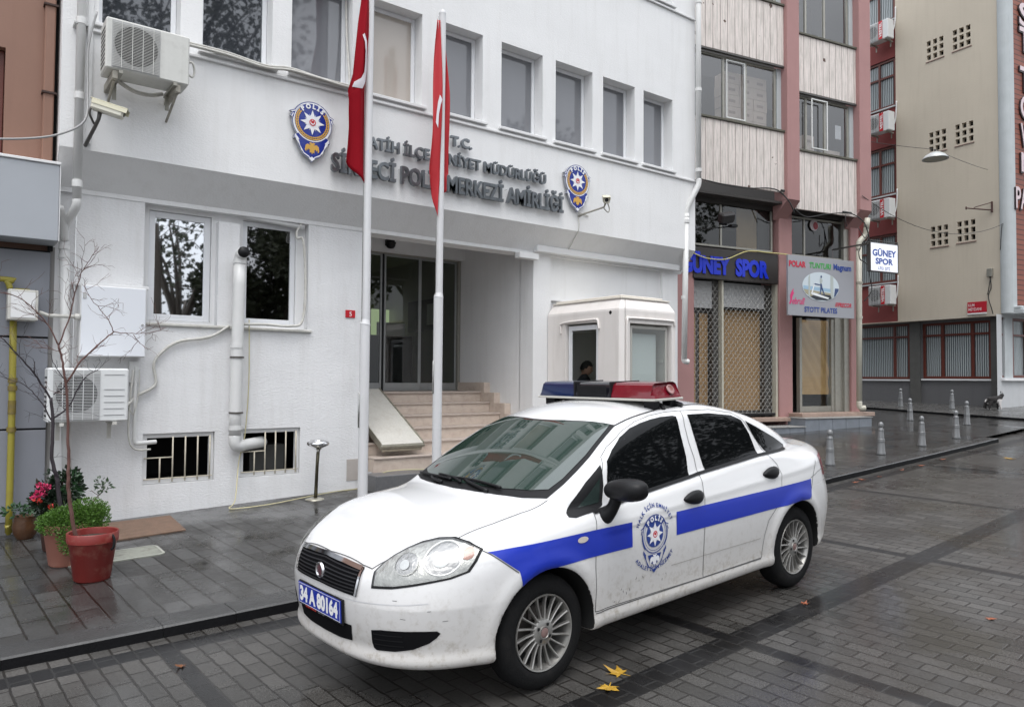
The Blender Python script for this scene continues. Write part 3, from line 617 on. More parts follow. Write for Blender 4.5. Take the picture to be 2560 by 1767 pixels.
# white drainpipe at the left corner
dp=empty('drainpipe',(1.07,8.9,0),'fat white drainpipe with an elbow at the left corner of the white wall','drainpipe')
w=MB(); w.tube([(1.065,8.89,10),(1.065,8.89,3.50)],.043,16); w.tube(smooth_pts([(1.065,8.89,3.52),(1.06,8.92,3.42),(1.0,9.17,3.27),(.99,9.24,3.15),(1.0,9.24,3.0)],6),.043,16); w.tube([(1.0,9.24,3.1),(1.04,9.24,1.8),(1.10,9.24,.10)],.048,16)
a=w.build('pipe',M_['pvc'],smooth=True); w=MB()
for z in (5.34,4.55,3.63): w.tube([(1.065,8.89,z),(1.065,8.89,z+.07)],.050,16); 
for z in (3.02,2.93): w.tube([(1.0,9.24,z),(1.0,9.24,z+.035)],.055,16)
b=build_split(w,'pipe_collar',M_['pvc'],auto=40); w=MB(); w.box(1.0,1.13,8.86,8.99,5.33,5.35); c=w.build('pipe_clamp',M_['steel'])
w=MB(); w.tube(smooth_pts([(.92,8.98,3.42),(.97,9.1,3.3),(1.0,9.22,3.12)],5),.04,14); d=w.build('side_branch',M_['pvc'],smooth=True)
top_parent(dp,a,*b,c,d)
# ================= THINGS ON AND BEFORE THE WHITE WALL
def ac_unit(loc,w,h,d,label,M=None,brand=None,group=None,body='ac_white',fan=(.08,.62),ribs=True):
    """front at y=0 facing -y, back at y=d, x 0..w, z 0..h"""
    MM=M if M is not None else Matrix.Translation(Vector(loc))
    root=empty('air_conditioner',label=label,cat='air conditioner',group=group,M=MM)
    def ob(mb,name,m,par=root,**k):
        o=mb.build(name,m,**k); o.parent=par; return o
    c=MB(); c.box(0,w,.006,d,0,h,0,.014)
    cas=ob(c,'casing',M_[body])
    fx0,fx1=w*fan[0],w*fan[1]; cx=(fx0+fx1)/2; cz=h*.52; R=min((fx1-fx0)*.47,h*.44)
    v=MB(); v.box(fx0-.01,fx1+.01,.0,.006,h*.04,h*.96,0,.001); ob(v,'fan_surround',mat('ac_grille_plate',(.42,.42,.42),.5,var=.2) if 'acg' not in M_ else M_['acg'],cas)
    fb=MB(); fb.lathe([(0,.004),(R,.004)],(cx,0,cz),36,Matrix.Rotation(PI/2,4,'X')); ob(fb,'fan_opening',M_['black'],root,recalc=False)
    g=MB(); n=int((h*.9)/.016)
    for i in range(n):
        z=h*.06+i*h*.88/n; g.box(fx0-.005,fx1+.005,-.012,-.008,z,z+.0042)
    for k in (.18,.41,.64,.87): x=fx0+(fx1-fx0)*k; g.box(x-.003,x+.003,-.015,-.009,h*.04,h*.96)
    ob(g,'fan_grille',M_[body],root)
    if ribs:
        rb=MB()
        for k in range(5): z=h*(.12+.12*k); rb.box(fx1+.05,w-.04,.001,.005,z,z+.006)
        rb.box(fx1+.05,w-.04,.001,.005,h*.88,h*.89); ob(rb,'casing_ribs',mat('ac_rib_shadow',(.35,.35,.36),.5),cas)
    if brand:
        s=MB(); s.box(fx1+.02,fx1+.15,-.008,-.001,h*.02,h*.98); ob(s,'brand_stripe',M_['red_sign'],cas)
        t=MB(); put_text(t,brand,.13,lambda x,y,z:(fx1+.13-y*.9,-.010,h*.12+x),fit=h*.78,bold=.004); ob(t,'brand_lettering',M_['white_l'],cas,recalc=False)
    bk=MB()
    for x in (w*.15,w*.80): bk.box(x,x+.04,-.01,d+.12,-.035,-.004); bk.box(x,x+.04,d+.02,d+.03,-.2,-.035)
    
    for o_ in build_split(bk,'bracket',M_['alu'] if body!='ac_white' or brand else M_['old_white']): o_.parent=root
    vl=MB(); 
    for k in range(9): z=h*(.10+.088*k); vl.box(-.002,.003,.06,d-.05,z,z+.02)
    ob(vl,'side_vents',M_['black'],cas)
    return root
M_['acg']=mat('ac_grille_plate',(.40,.40,.40),.5,var=.2)
ac_unit((.845,8.84,1.20),.74,.555,.30,'white air conditioner low on the wall behind the bare shrub')
a2=ac_unit((1.232,8.44,4.79),.80,.525,.34,'weathered white air conditioner high on the wall above the left security camera',body='ac_grey',ribs=False)
w=MB()
for x in (1.30,1.90): w.box(x,x+.05,8.46,8.98,4.70,4.785,0,.004); w.tube([(x+.025,8.52,4.70),(x+.025,8.98,4.52)],.014,6)
top_parent(a2,*build_split(w,'wall_bracket',mat('dirty_bracket',(.36,.34,.29),.6,var=.5,vscale=15,dirt=.4)))
w=MB(); w.tube(smooth_pts([(1.40,8.75,4.78),(1.55,8.78,4.72),(1.72,8.8,4.72),(1.85,8.85,4.78)],5),.022,8); w.tube(smooth_pts([(2.03,8.6,5.08),(2.09,8.58,5.10),(2.12,8.6,5.02),(2.10,8.6,4.95),(2.04,8.6,4.98)],5),.012,6); w.box(2.03,2.055,8.55,8.62,4.85,4.93)
o=w.build('refrigerant_hose',M_['old_white'],smooth=True); top_parent(a2,o)
# white wall box
wb=empty('wall_cabinet',(1.47,9.2,1.88),'plain square white metal cabinet on the wall above the lower air conditioner','cabinet')
w=MB(); w.box(1.15,1.79,9.105,9.34,1.885,2.645,0,.006); o=w.build('cabinet_body',M_['white_paint']); w=MB(); w.box(1.158,1.782,9.093,9.103,1.893,2.637,0,.003); p=w.build('cabinet_door',mat('cabinet_enamel',(.70,.72,.76),.3)); w=MB(); w.lathe([(0,.01),(.012,.01),(.012,0)],(1.75,9.093,2.24),12,Matrix.Rotation(PI/2,4,'X')); w.box(1.17,1.20,9.086,9.093,2.5,2.56); q=w.build('lock',M_['steel']); top_parent(wb,o,p,q)
w=MB(); w.tube([(.78,9.12,2.33),(.86,9.12,2.30),(1.15,9.12,2.30)],.02,10); w.tube([(1.10,9.12,2.30),(1.15,9.12,2.30)],.035,10)
tag(w.build('conduit_pipe',M_['old_white'],smooth=True),'short pale conduit running level from the yellow gas pipe box to the white cabinet','conduit')
w=MB(); w.box(1.05,1.85,9.28,9.335,2.655,2.69,0,.004)
tag(w.build('wall_ledge_strip',M_['white_paint']),'narrow white ledge just above the square white cabinet','ledge')
# vent flue
vf=empty('flue_pipe',(2.83,9.2,.85),'tall white flue pipe with a round black cap between the two large windows','flue pipe')
w=MB(); w.tube(smooth_pts([(2.81,9.2,.95),(2.82,9.2,2.0),(2.835,9.2,3.06)],3),.070,20); w.tube(smooth_pts([(2.835,9.2,3.06),(2.838,9.19,3.13),(2.842,9.12,3.165)],6),.072,20)
w.tube(smooth_pts([(2.81,9.2,.97),(2.815,9.2,.88),(2.86,9.22,.84),(2.97,9.32,.845),(3.25,9.5,.86)],6),.07,20)
a=w.build('pipe',M_['pvc'],smooth=True); w=MB()
for z in (2.02,1.04,3.04): w.tube([(2.817 if z<3 else 2.835,9.2,z),(2.817 if z<3 else 2.835,9.2,z+.05)],.077,20)
b=build_split(w,'pipe_collar',M_['pvc'],auto=40); w=MB()
for z in (1.90,1.235): w.tube([(2.82,9.2,z),(2.82,9.2,z+.02)],.083,20)
c=build_split(w,'pipe_clamp',mat('dark_clamp',(.12,.11,.10),.4,metal=.6),auto=40); w=MB(); w.lathe([(0,-.055),(.04,-.05),(.062,-.03),(.068,0),(.062,.03),(0,.035)],(2.845,9.10,3.17),20,Matrix.Rotation(PI/2,4,'X')); d=w.build('black_cap',M_['black'],smooth=True)
top_parent(vf,a,*b,*c,d)
# hoses
def tubething(name,pts,r,m,label,cat,n=8,sm=6):
    w=MB(); w.tube(smooth_pts(pts,sm),r,n); return tag(w.build(name,m,smooth=True),label,cat)
tubething('insulated_hose',[(2.75,9.30,2.29),(2.53,9.30,2.15),(2.18,9.30,2.08),(2.0,9.30,1.95),(1.92,9.30,1.81),(1.94,9.30,1.58),(1.75,9.28,1.46),(1.68,9.25,1.39),(1.60,9.1,1.35)],.017,M_['old_white'],'pale insulated hose curving down the wall from the flue to the lower air conditioner','hose')
tubething('insulated_hose',[(2.90,9.26,2.315),(3.18,9.25,2.325),(3.5,9.25,2.32),(3.66,9.28,2.40),(3.705,9.31,2.84),(3.67,9.31,3.42),(3.60,9.34,3.46),(3.60,9.36,3.55),(3.66,9.36,3.66)],.017,M_['old_white'],'pale hose along the sill and up the right side of the dark ground floor window','hose')
dh=empty('drain_hose',(1.73,9.27,.93),'white drain pipe dropping from the lower air conditioner into the left barred basement window','drain pipe')
w=MB(); w.tube([(1.725,9.27,1.78),(1.73,9.27,.93)],.020,10); w.tube(smooth_pts([(1.73,9.27,.98),(1.745,9.27,.93),(1.80,9.27,.925),(1.96,9.30,.93)],4),.026,10); w.box(1.66,1.76,9.26,9.33,1.60,1.84,0,.004); a=w.build('pipe',M_['pvc'],smooth=True,auto=40)
w=MB(); w.tube(smooth_pts([(1.70,9.24,1.75),(1.665,9.24,1.3),(1.67,9.24,.98),(1.74,9.25,.86),(1.90,9.27,.85)],5),.011,8); w.tube(smooth_pts([(1.76,9.24,1.75),(1.76,9.24,1.5),(1.71,9.24,1.25),(1.66,9.24,1.35)],5),.006,6); b=w.build('thin_hose',M_['old_white'],smooth=True); top_parent(dh,a,b)
yc=[(2.99,9.30,2.38),(3.0,9.30,1.63),(2.96,9.29,.97),(2.89,9.28,.65),(2.80,9.1,gz(2.8,9.1,PH+.1)),(2.72,9.06,gz(2.8,9.1,PH+.012)),(2.85,8.98,gz(2.85,9,PH+.012)),(3.2,8.98,gz(3.2,9,PH+.012)),(3.6,9.10,gz(3.6,9.1,PH+.012)),(4.1,9.24,gz(4.1,9.24,PH+.012)),(4.62,9.27,gz(4.6,9.27,PH+.02)),(4.8,9.1,.415),(5.6,8.95,.412),(6.4,8.95,.415)]
tubething('extension_cord',yc,.0065,mat('cream_cord',(.55,.50,.30),.5),'thin cream extension cord hanging down the wall and trailing along its foot','cord',6)
w=MB(); 
for off,zo in ((0,0),(.03,.02),(.05,-.012)): w.tube(smooth_pts([(2.08,8.86-off,5.40+zo),(2.54,8.93-off,5.43+zo),(2.99,8.93-off,5.395+zo),(3.3,8.93-off,5.44+zo),(3.68,8.93-off,5.425+zo*.5),(4.04,8.93-off,5.415+zo),(4.12,8.97,5.5),(4.13,9.1,6.2),(4.13,9.15,7)],5),.014,8)
tag(w.build('cable_bundle',M_['old_white'],smooth=True),'bundle of pale hoses lying along the upper window sills right of the high air conditioner','hoses')
tubething('loose_cable',[(.2,8.7,3.92),(.55,8.6,3.96),(.85,8.55,4.05),(1.08,8.6,4.25),(1.12,8.75,4.6),(1.13,8.85,5.1),(1.2,8.85,5.5)],.011,mat('grey_cable',(.3,.3,.3),.5),'grey cable sagging from the left corner drainpipe towards the brown building','cable')
w=MB(); w.box(1.135,1.185,8.95,8.99,4.12,6.2,0,.003); tag(w.build('cable_trunking',M_['white_paint']),'white vertical cable trunking beside the left drainpipe','trunking')
# security cameras
def cctv(P,D,label,flip=1,L=.30):
    P=Vector(P); D=Vector(D).normalized(); S=D.cross(Vector((0,0,1))).normalized(); U=S.cross(D)
    M=fr_mat(P,D,S,U)
    root=empty('security_camera',label=label,cat='security camera',M=M)
    def ob(mb,name,m,**k):
        o=mb.build(name,m,**k); o.parent=root; return o
    c=MB(); c.box(0,L,-.055,.055,-.055,.040,0,.016); ob(c,'housing',M_['cream'])
    c=MB(); c.box(-.02,L+.035,-.062,.062,.041,.052,0,.005); c.box(L*.0,L+.03,-.062,-.057,.0,.041); c.box(L*.0,L+.03,.057,.062,.0,.041); ob(c,'sun_shield',mat('cream_shield',(.66,.63,.48),.35))
    c=MB(); c.lathe([(0,.006),(.026,.006),(.032,0)],(L+.001,0,0),20,Matrix.Rotation(PI/2,4,'Y')); ob(c,'lens',M_['glass_dark'])
    return root,M
r,M=cctv((1.14,8.55,4.42),(.28,-.10,-.075),'cream security camera pointing right under the high air conditioner')
w=MB(); w.tube([(1.21,8.55,4.36),(1.20,8.56,4.28),(1.18,8.62,4.22),(1.14,8.97,4.10)],[.022,.018,.018,.02],8); w.tube(smooth_pts([(1.13,8.56,4.39),(1.12,8.57,4.32),(1.17,8.62,4.24)],4),.012,6)
o=w.build('camera_arm',M_['alu_dark'],smooth=True); top_parent(r,o)
r,M=cctv((8.50,8.72,4.60),(-.62,-.70,-.32),'cream security camera on an arm right of the second police badge',L=.26)
w=MB(); w.tube([(8.44,8.66,4.52),(8.42,8.68,4.44),(8.16,8.84,4.33),(8.14,8.98,4.30)],[.018,.016,.016,.02],8); w.tube(smooth_pts([(8.55,8.74,4.55),(8.60,8.74,4.45),(8.55,8.72,4.38),(8.44,8.70,4.42)],5),.010,6)
o=w.build('camera_arm',M_['alu'],smooth=True); top_parent(r,o)
tubething('camera_cable',[(8.35,8.975,4.33),(8.15,8.975,4.36),(8.13,8.975,4.25),(8.13,8.97,4.06),(8.13,9.32,3.69)],.008,M_['old_white'],'thin pale cable dropping from the right security camera over the soffit','cable',6,2)
# house number
hn=MB(); hn.box(4.275,4.415,9.325,9.337,2.476,2.578,0,.003); o=hn.build('number_plate',M_['red_sign']); t=MB(); put_text(t,'5',.085,lambda x,y,z:(4.345+x,9.323,2.497+y),bold=.001,center=True); p=t.build('number',M_['white_l'],recalc=False)
hp=empty('house_number',(4.345,9.33,2.47),'small red plate with a white 5 beside the entrance','house number'); top_parent(hp,o,p)
# ---------------- raised letters
lt=empty('raised_lettering',(6,8.95,4.3),'polished steel letters naming the police station between the two badges','lettering')
def wall_text(s,x,z,width,caph,bold):
    m=MB(); put_text(m,s,caph/.73,lambda X,Y,Z:(x+X,8.93-Z,z+Y),bold=bold,ext=.026,fit=width)
    o=m.build('letter_row',M_['letters'],recalc=True); top_parent(lt,o); return o
wall_text('SİRKECİ POLİS MERKEZİ AMİRLİĞİ',3.87,4.30,3.89,.24,.008)
wall_text('FATİH İLÇE EMNİYET MÜDÜRLÜĞÜ',4.30,4.69,3.10,.152,.005)
wall_text('T.C.',5.65,4.97,.36,.14,.006)
# mounting pins
m=MB(); random.seed(2)
for k in range(60): x=3.9+k*.064; m.box(x,x+.006,8.93,8.99,4.34+.15*(k%2),4.346+.15*(k%2))
o=m.build('mounting_pins',M_['steel']); top_parent(lt,o)
# ---------------- police badge built from layers in the (u,v) plane, unit = metres at width .56
def ell(cx,cy,rx,ry,n=24,rot=0):
    return [(cx+rx*math.cos(a)*math.cos(rot)-ry*math.sin(a)*math.sin(rot),cy+rx*math.cos(a)*math.sin(rot)+ry*math.sin(a)*math.cos(rot)) for a in [2*PI*k/n for k in range(n)]]
def badge_outline(s=1.0,n=10):
    right=[]
    for k in range(n+1):
        a=math.radians(88-60*k/n); right.append((.262*math.cos(a),.262*math.sin(a)))
    right+=[(.290,.10),(.262,.085),(.283,.035),(.258,.03)]
    for k in range(6):
        a=math.radians(0-8*k); right.append((.262*math.cos(a),.262*math.sin(a)))
    right+=[(.232,-.19),(.235,-.235),(.20,-.235),(.17,-.33),(.11,-.42),(.04,-.455),(0,-.505)]
    left=[(-x,y) for x,y in right[::-1]][1:]
    c=(0,-.09); P=right+left
    return [((x-c[0])*s+c[0],(y-c[1])*s+c[1]) for x,y in P]
def band(mb,r0,r1,a0,a1,fn,w,n=40,cx=0,cy=0):
    vs=[];fs=[]
    for k in range(n+1):
        a=math.radians(a0+(a1-a0)*k/n)
        vs+=[fn(cx+r0*math.cos(a),cy+r0*math.sin(a),w),fn(cx+r1*math.cos(a),cy+r1*math.sin(a),w)]
    fs=[(2*k,2*k+1,2*k+3,2*k+2) for k in range(n)]
    mb.add(vs,fs)
def badge_geo(fn,W,colour=True,lift=.0015):
    """returns dict layer name -> MB"""
    L={k:MB() for k in ('edge','blue','white','gold','star','red')}
    e=1.0
    if colour:
        L['edge'].prism(badge_outline(1.0),fn,0,W)
        L['blue'].prism(badge_outline(.985),fn,W+lift)
    def line(P,w,z):
        n=len(P); ins=[]
        for i,p in enumerate(P):
            cx,cy=0,-.09; d=math.hypot(p[0]-cx,p[1]-cy); ins.append((p[0]-(p[0]-cx)/d*w,p[1]-(p[1]-cy)/d*w))
        L['white'].add([fn(*p,z) for p in P]+[fn(*p,z) for p in ins],[(i,(i+1)%n,n+(i+1)%n,n+i) for i in range(n)])
    z=W+2*lift
    line(badge_outline(.96),.014,z)
    band(L['white'],.228,.241,131,409,fn,z)
    if not colour:
        band(L['blue'],.10,.165,0,360,fn,z-lift); band(L['white'],.20,.206,131,409,fn,z)
        L['blue'].prism([(-.13,-.25),(.13,-.25),(.09,-.34),(0,-.40),(-.09,-.34)],fn,z-lift); band(L['blue'],.163,.228,36,144,fn,z-lift)
    # POLİS ribbon
    arc_text(L['star'] if colour else L['white2'] if 'white2' in L else L['star'],'POLİS',.076,.176,90,fn_w(fn,z+lift*2),bold=.005,gap=1.35)
    # wreath of leaves
    if colour:
        for side in (1,-1):
            for k in range(14):
                a=math.radians(-88+k*9.6*1.0); a=math.radians(-86+k*9.3)
                for r,da in ((.188,.25),(.212,-.25)):
                    t=a+PI/2+da; x,y=r*math.cos(a),r*math.sin(a)
                    P=ell(x*side,y,.021,.0095,8,(t if side>0 else PI-t)); L['gold'].prism(P,fn,z+lift)
    # eight pointed star
    P=[]
    for k in range(16):
        r=.158 if k%2==0 else .078; a=PI/2+k*PI/8; P.append((r*math.cos(a),r*math.sin(a)))
    L['star'].prism(P,fn,z+lift)
    if colour:
        for k in range(8):
            a=PI/2+(k+.5)*PI/4; L['star'].prism([(.03*math.cos(a-.5),.03*math.sin(a-.5)),(.112*math.cos(a),.112*math.sin(a)),(.03*math.cos(a+.5),.03*math.sin(a+.5))],fn,z+lift*1.6)
    L['red'].prism(ell(0,0,.043,.043),fn,z+3*lift)
    cr=[(.030*math.cos(a),.030*math.sin(a)) for a in [math.radians(-240+k*300/16) for k in range(17)]]
    cr2=[(.023*math.cos(a),.008+.023*math.sin(a)) for a in [math.radians(60-k*300/16) for k in range(17)]]
    L['star'].prism([(y*0+x,y) for x,y in cr]+cr2,fn,z+4*lift)
    L['star'].prism([(0.011*math.cos(PI/2+k*PI/5)*(1 if k%2==0 else .42),.026+.011*math.sin(PI/2+k*PI/5)*(1 if k%2==0 else .42)) for k in range(10)],fn,z+4*lift)
    # double-headed bird in the lower shield
    g=[(0,-.262),(.018,-.25),(.04,-.262),(.03,-.275),(.016,-.275),(.03,-.285),(.06,-.275),(.085,-.295),(.095,-.35),(.078,-.375),(.068,-.335),(.055,-.36),(.045,-.33),(.03,-.35),(.03,-.385),(.012,-.375),(0,-.40)]
    g=g+[(-x,y) for x,y in g[::-1][1:-1]]
    L['gold'].prism(g,fn,z+lift)
    L['white'].prism([(0,-.43),(.04,-.455),(0,-.49),(-.04,-.455)],fn,z+lift)
    for s in (1,-1): L['white'].prism([(s*.215,-.18),(s*.165,-.24),(s*.185,-.245),(s*.14,-.37),(s*.10,-.40),(s*.17,-.30),(s*.205,-.25)],fn,z+lift)
    return L
def fn_w(fn,z): return lambda x,y,w:fn(x,y,z)
M_['silver_edge']=mat('badge_silver_edge',(.35,.36,.40),.35,metal=.4)
M_['star_white']=mat('badge_white',(.78,.79,.82),.4)
def wall_badge(cx,cz,label):
    root=empty('police_badge',(cx,8.95,cz),label,'badge')
    L=badge_geo(lambda u,v,w:(cx+u,8.975-w,cz+v),.045,True,.002)
    for k,nm,m in (('edge','back_plate','silver_edge'),('blue','blue_field','navy'),('white','white_lines','star_white'),('gold','gold_wreath','gold'),('star','star_and_word','star_white'),('red','red_centre','red_sign')):
        o=L[k].build(nm,M_[m],recalc=(k=='edge')); top_parent(root,o)
wall_badge(3.61,4.855,'blue and gold enamel police badge left of the steel lettering')
wall_badge(8.07,4.855,'blue and gold enamel police badge right of the steel lettering, near the right camera')
# ---------------- flagpoles and flags
def flagpole(x,zc,ztop,label):
    y=8.5; z0=gz(x,y,PH); root=empty('flagpole',(x,y,z0),label,'flagpole')
    w=MB(); w.tube([(x-.012,y,z0-.02),(x-.008,y,zc)],.062,20); w.tube([(x-.008,y,zc-.01),(x,y,zc+.05)],[.066,.05],20); o1=w.build('lower_pole',M_['pole'],smooth=True,auto=40)
    w=MB(); w.tube([(x,y,zc+.03),(x+.012,y,ztop)],.048,20); w.lathe([(.05,0),(.052,.02),(.03,.06),(0,.07)],(x+.012,y,ztop),16); o2=w.build('upper_pole',M_['pole'],smooth=True,auto=40)
    w=MB(); w.tube([(x-.062,y-.01,zc-1.1),(x-.056,y-.01,ztop-.05)],.0035,6); w.box(x-.088,x-.06,y-.012,y+.012,zc-1.28,zc-.85,0,.004); o3=w.build('halyard',M_['steel'],smooth=True)
    top_parent(root,o1,o2,o3)
flagpole(4.165,2.34,9.2,'left white flagpole standing before the entrance')
flagpole(5.222,2.75,6.55,'right white flagpole with a rounded top before the marble steps')
def cloth(name,rows,mats,label,M=None,y0=8.47,fold=.05,nf=3.2,crescent=None,ph=0,nx=26,nz_=60,cat='flag'):
    """rows: list of (z, xleft, xright) from top to bottom, free hanging with folds"""
    Z=[r[0] for r in rows]
    xl=lambda z:np.interp(-z,[-q for q in Z],[r[1] for r in rows]); xr=lambda z:np.interp(-z,[-q for q in Z],[r[2] for r in rows])
    def P(s,t):   # s 0..1 across, t 0..1 down
        zt=Z[0]; zb=np.interp(s,[0,1],[rows[-1][3],rows[-1][4]])
        z=zt+(zb-zt)*t
        x=xl(z)+(xr(z)-xl(z))*s
        y=y0+fold*math.sin(s*nf*PI+ph+1.2*math.sin(t*3))*(.4+.6*math.sin(min(1,t*1.3)*PI/2))+.03*math.sin(t*7+s*2)
        return Vector((x,y,z))
    m=MB(); vs=[P(i/nx,j/nz_) for j in range(nz_+1) for i in range(nx+1)]
    m.add(vs,[(j*(nx+1)+i,j*(nx+1)+i+1,(j+1)*(nx+1)+i+1,(j+1)*(nx+1)+i) for j in range(nz_) for i in range(nx)])
    o=m.build(name,mats,smooth=True); md=o.modifiers.new('s','SOLIDIFY'); md.thickness=.004
    root=o; tag(o,label,cat)
    if crescent:
        c=MB()
        for poly in crescent:
            # fine strip mesh riding just in front of the cloth
            n=len(poly)//2; A=poly[:n]; B=poly[n:][::-1]; K=8
            vs=[]
            for (a,b) in zip(A,B):
                for k in range(K+1):
                    q=(a[0]+(b[0]-a[0])*k/K,a[1]+(b[1]-a[1])*k/K); p=P(*q); vs.append((p.x,p.y-.028,p.z))
            c.add(vs,[(i*(K+1)+k,i*(K+1)+k+1,(i+1)*(K+1)+k+1,(i+1)*(K+1)+k) for i in range(n-1) for k in range(K)])
        co=c.build('crescent',M_['flag_white'],smooth=True); top_parent(root,co)
    return o
rows1=[(7.6,4.02,4.13),(6.6,4.04,4.135),(6.38,4.05,4.135),(6.05,4.0,4.14),(5.74,3.965,4.14),(5.4,3.93,4.14),(5.17,3.865,4.14),(5.10,3.885,4.14),(4.95,3.885,4.14),(4.73,3.895,4.145),(4.5,3.885,4.15),(4.3,3.87,4.15,4.31,4.06)]
def arc_strip(cs,ct,r0s,r0t,r1s,r1t,a0,a1,off,n=14):
    A=[(cs+r0s*math.cos(math.radians(a0+(a1-a0)*k/n)),ct+r0t*math.sin(math.radians(a0+(a1-a0)*k/n))) for k in range(n+1)]
    B=[(cs+off+r1s*math.cos(math.radians(a0+(a1-a0)*k/n)),ct+r1t*math.sin(math.radians(a0+(a1-a0)*k/n))) for k in range(n+1)]
    return A+B[::-1]
cloth('flag',rows1,M_['flag'],'dark red flag with white crescent hanging limp on the left flagpole',fold=.032,crescent=[[(.40,.495),(.66,.51),(.80,.55),(.85,.597),(.81,.645),(.60,.688),(.12,.712), (.16,.690),(.42,.662),(.57,.63),(.61,.597),(.57,.556),(.46,.525),(.30,.505)]],nf=2.3)
rows2=[(6.45,5.13,5.185),(6.2,5.12,5.19),(5.4,5.085,5.19),(4.9,5.07,5.19),(4.42,5.035,5.19),(4.30,5.055,5.19),(3.9,5.09,5.16,4.20,3.80)]
f2=cloth('flag',rows2,M_['flag_bright'],'bright red flag hanging limp in two folds behind the right flagpole',nf=1.4,fold=.03,y0=8.46,nx=14,
  crescent=[[(.55,.42),(.40,.47),(.30,.53),(.24,.60),(.45,.61),(.48,.53),(.62,.47),(.80,.43)]])
rows3=[(6.3,5.25,5.30),(5.9,5.25,5.32),(5.5,5.25,5.345),(4.6,5.25,5.365),(4.42,5.25,5.37),(4.4,5.25,5.345),(4.1,5.25,5.335,4.10,4.18)]
f3=cloth('rear_fold',rows3,M_['flag_bright'],None,nf=1.2,fold=.03,y0=8.53,nx=14,cat=None); 
if 'category' in f3: del f3['category']
top_parent(f2,f3)
# ---------------- guard booth
bx0,bx1,by0,by1=7.80,9.02,7.67,9.33; bz0=gz(8.3,8.2,PH)-.05
gb=empty('guard_booth',(8.4,8.5,bz0),'cream moulded guard booth with two windows beside the entrance','guard booth')
M_['booth']=mat('booth_fibreglass',(.75,.71,.68),.5,var=.12,vscale=2,streak=.25,bump=.08,bscale=30)
w=MB()
HL1=(8.16,8.90,1.35,2.53); HF=(7.97,8.88,1.35,2.50)
# front wall with window opening
wall_grid(w,bx0+.06,bx1-.06,bz0,2.68,[(*HF,.09)],by0,.09)
# left wall: same helper, rotated
w2=MB(); wall_grid(w2,by0+.06,by1,bz0,2.68,[(*HL1,.09)],0,.09)
for fce in w2.f: pass
w.add([(bx0+p[1],p[0],p[2]) for p in w2.v],w2.f)
# chamfered corner and right side
w.add([(bx0,by0+.06,bz0),(bx0+.06,by0,bz0),(bx0+.06,by0,2.68),(bx0,by0+.06,2.68)],[(0,1,2,3)])
w.add([(bx1-.06,by0,bz0),(bx1,by0+.06,bz0),(bx1,by1,bz0),(bx1-.06,by0,2.68),(bx1,by0+.06,2.68),(bx1,by1,2.68)],[(0,1,4,3),(1,2,5,4)])
# upper bevel and roof
lo=[(bx0+.06,by0),(bx1-.06,by0),(bx1,by0+.06),(bx1,by1),(bx0,by1),(bx0,by0+.06)]
def inset(P,d): return [(min(max(x,bx0+d),bx1-d),min(max(y,by0+d),by1)) for x,y in P]
l2=inset([(bx0+.10,by0),(bx1-.10,by0),(bx1,by0+.10),(bx1,by1),(bx0,by1),(bx0,by0+.10)],.11)
w.add([(x,y,2.68) for x,y in lo]+[(x,y,2.71) for x,y in inset(lo,.005)]+[(x,y,2.86) for x,y in l2],[(i,(i+1)%6,6+(i+1)%6,6+i) for i in range(6)]+[(6+i,6+(i+1)%6,12+(i+1)%6,12+i) for i in range(6)])
a=w.build('booth_shell',M_['booth'],recalc=False)
w=MB(); l3=inset(l2,.13); rp_=[(x,y,2.862) for x,y in l2]; rp2=[(x,y,2.90) for x,y in inset(l2,.14)]
ro_=[(bx0+.09,by0+.09),(bx1-.09,by0+.09),(bx1-.09,by1),(bx0+.09,by1)]
w.box(bx0+.085,bx1-.085,by0+.085,by1,2.862,2.885,0,.006); w.box(bx0+.16,bx1-.16,by0+.16,by1,2.885,2.925,0,.012)
b=w.build('booth_roof',mat('booth_roof',(.66,.62,.55),.5,var=.2))
w=MB()
# raised arched hoods over the windows
w.tube(smooth_pts([(7.90,by0-.012,1.4),(7.90,by0-.012,2.48),(7.93,by0-.012,2.55),(8.02,by0-.012,2.57),(8.84,by0-.012,2.57),(8.92,by0-.012,2.55),(8.94,by0-.012,2.49)],4),.017,8)
w.tube(smooth_pts([(bx0-.012,9.0,2.38),(bx0-.012,9.0,2.47),(bx0-.012,8.95,2.55),(bx0-.012,8.25,2.57),(bx0-.012,8.16,2.55),(bx0-.012,8.13,2.42)],4),.017,8)
c=w.build('window_hood',M_['booth'],smooth=True)
w=MB(); wx=[(bx0+.02,8.30)]; 
# frames
w=MB(); ring(w,8.03,8.84,1.36,2.47,.045,by0+.05,by0+.08); 
fr1=w.build('booth_window_frame',mat('grey_booth_frame',(.42,.41,.38),.4)); w=MB(); w.box(8.07,8.80,by0+.062,by0+.068,1.40,2.43); pn=w.build('pane',M_['glass_clear']); top_parent(fr1,pn)
w=MB(); w.box(8.09,8.70,by0+.16,by0+.17,1.3,2.36); sh=w.build('white_board',mat('pale_board',(.55,.58,.58),.5)); 
w=MB(); ring(w,8.18,8.88,1.36,2.50,.075,.05,.08); fr2=MB().add([(bx0+p[1],p[0],p[2]) for p in w.v],w.f).build('booth_window_frame',M_['upvc']); w=MB(); w.box(bx0+.062,bx0+.068,8.25,8.81,1.41,2.39); p2=w.build('pane',glass_clear('booth_pane',(.85,.86,.85),.0)); top_parent(fr2,p2)
w=MB(); w.lathe([(0,.001),(.022,.001),(.028,0)],(bx0-.001,7.90,2.655),16,Matrix.Rotation(-PI/2,4,'Y')); hl=w.build('round_hole',M_['black'])
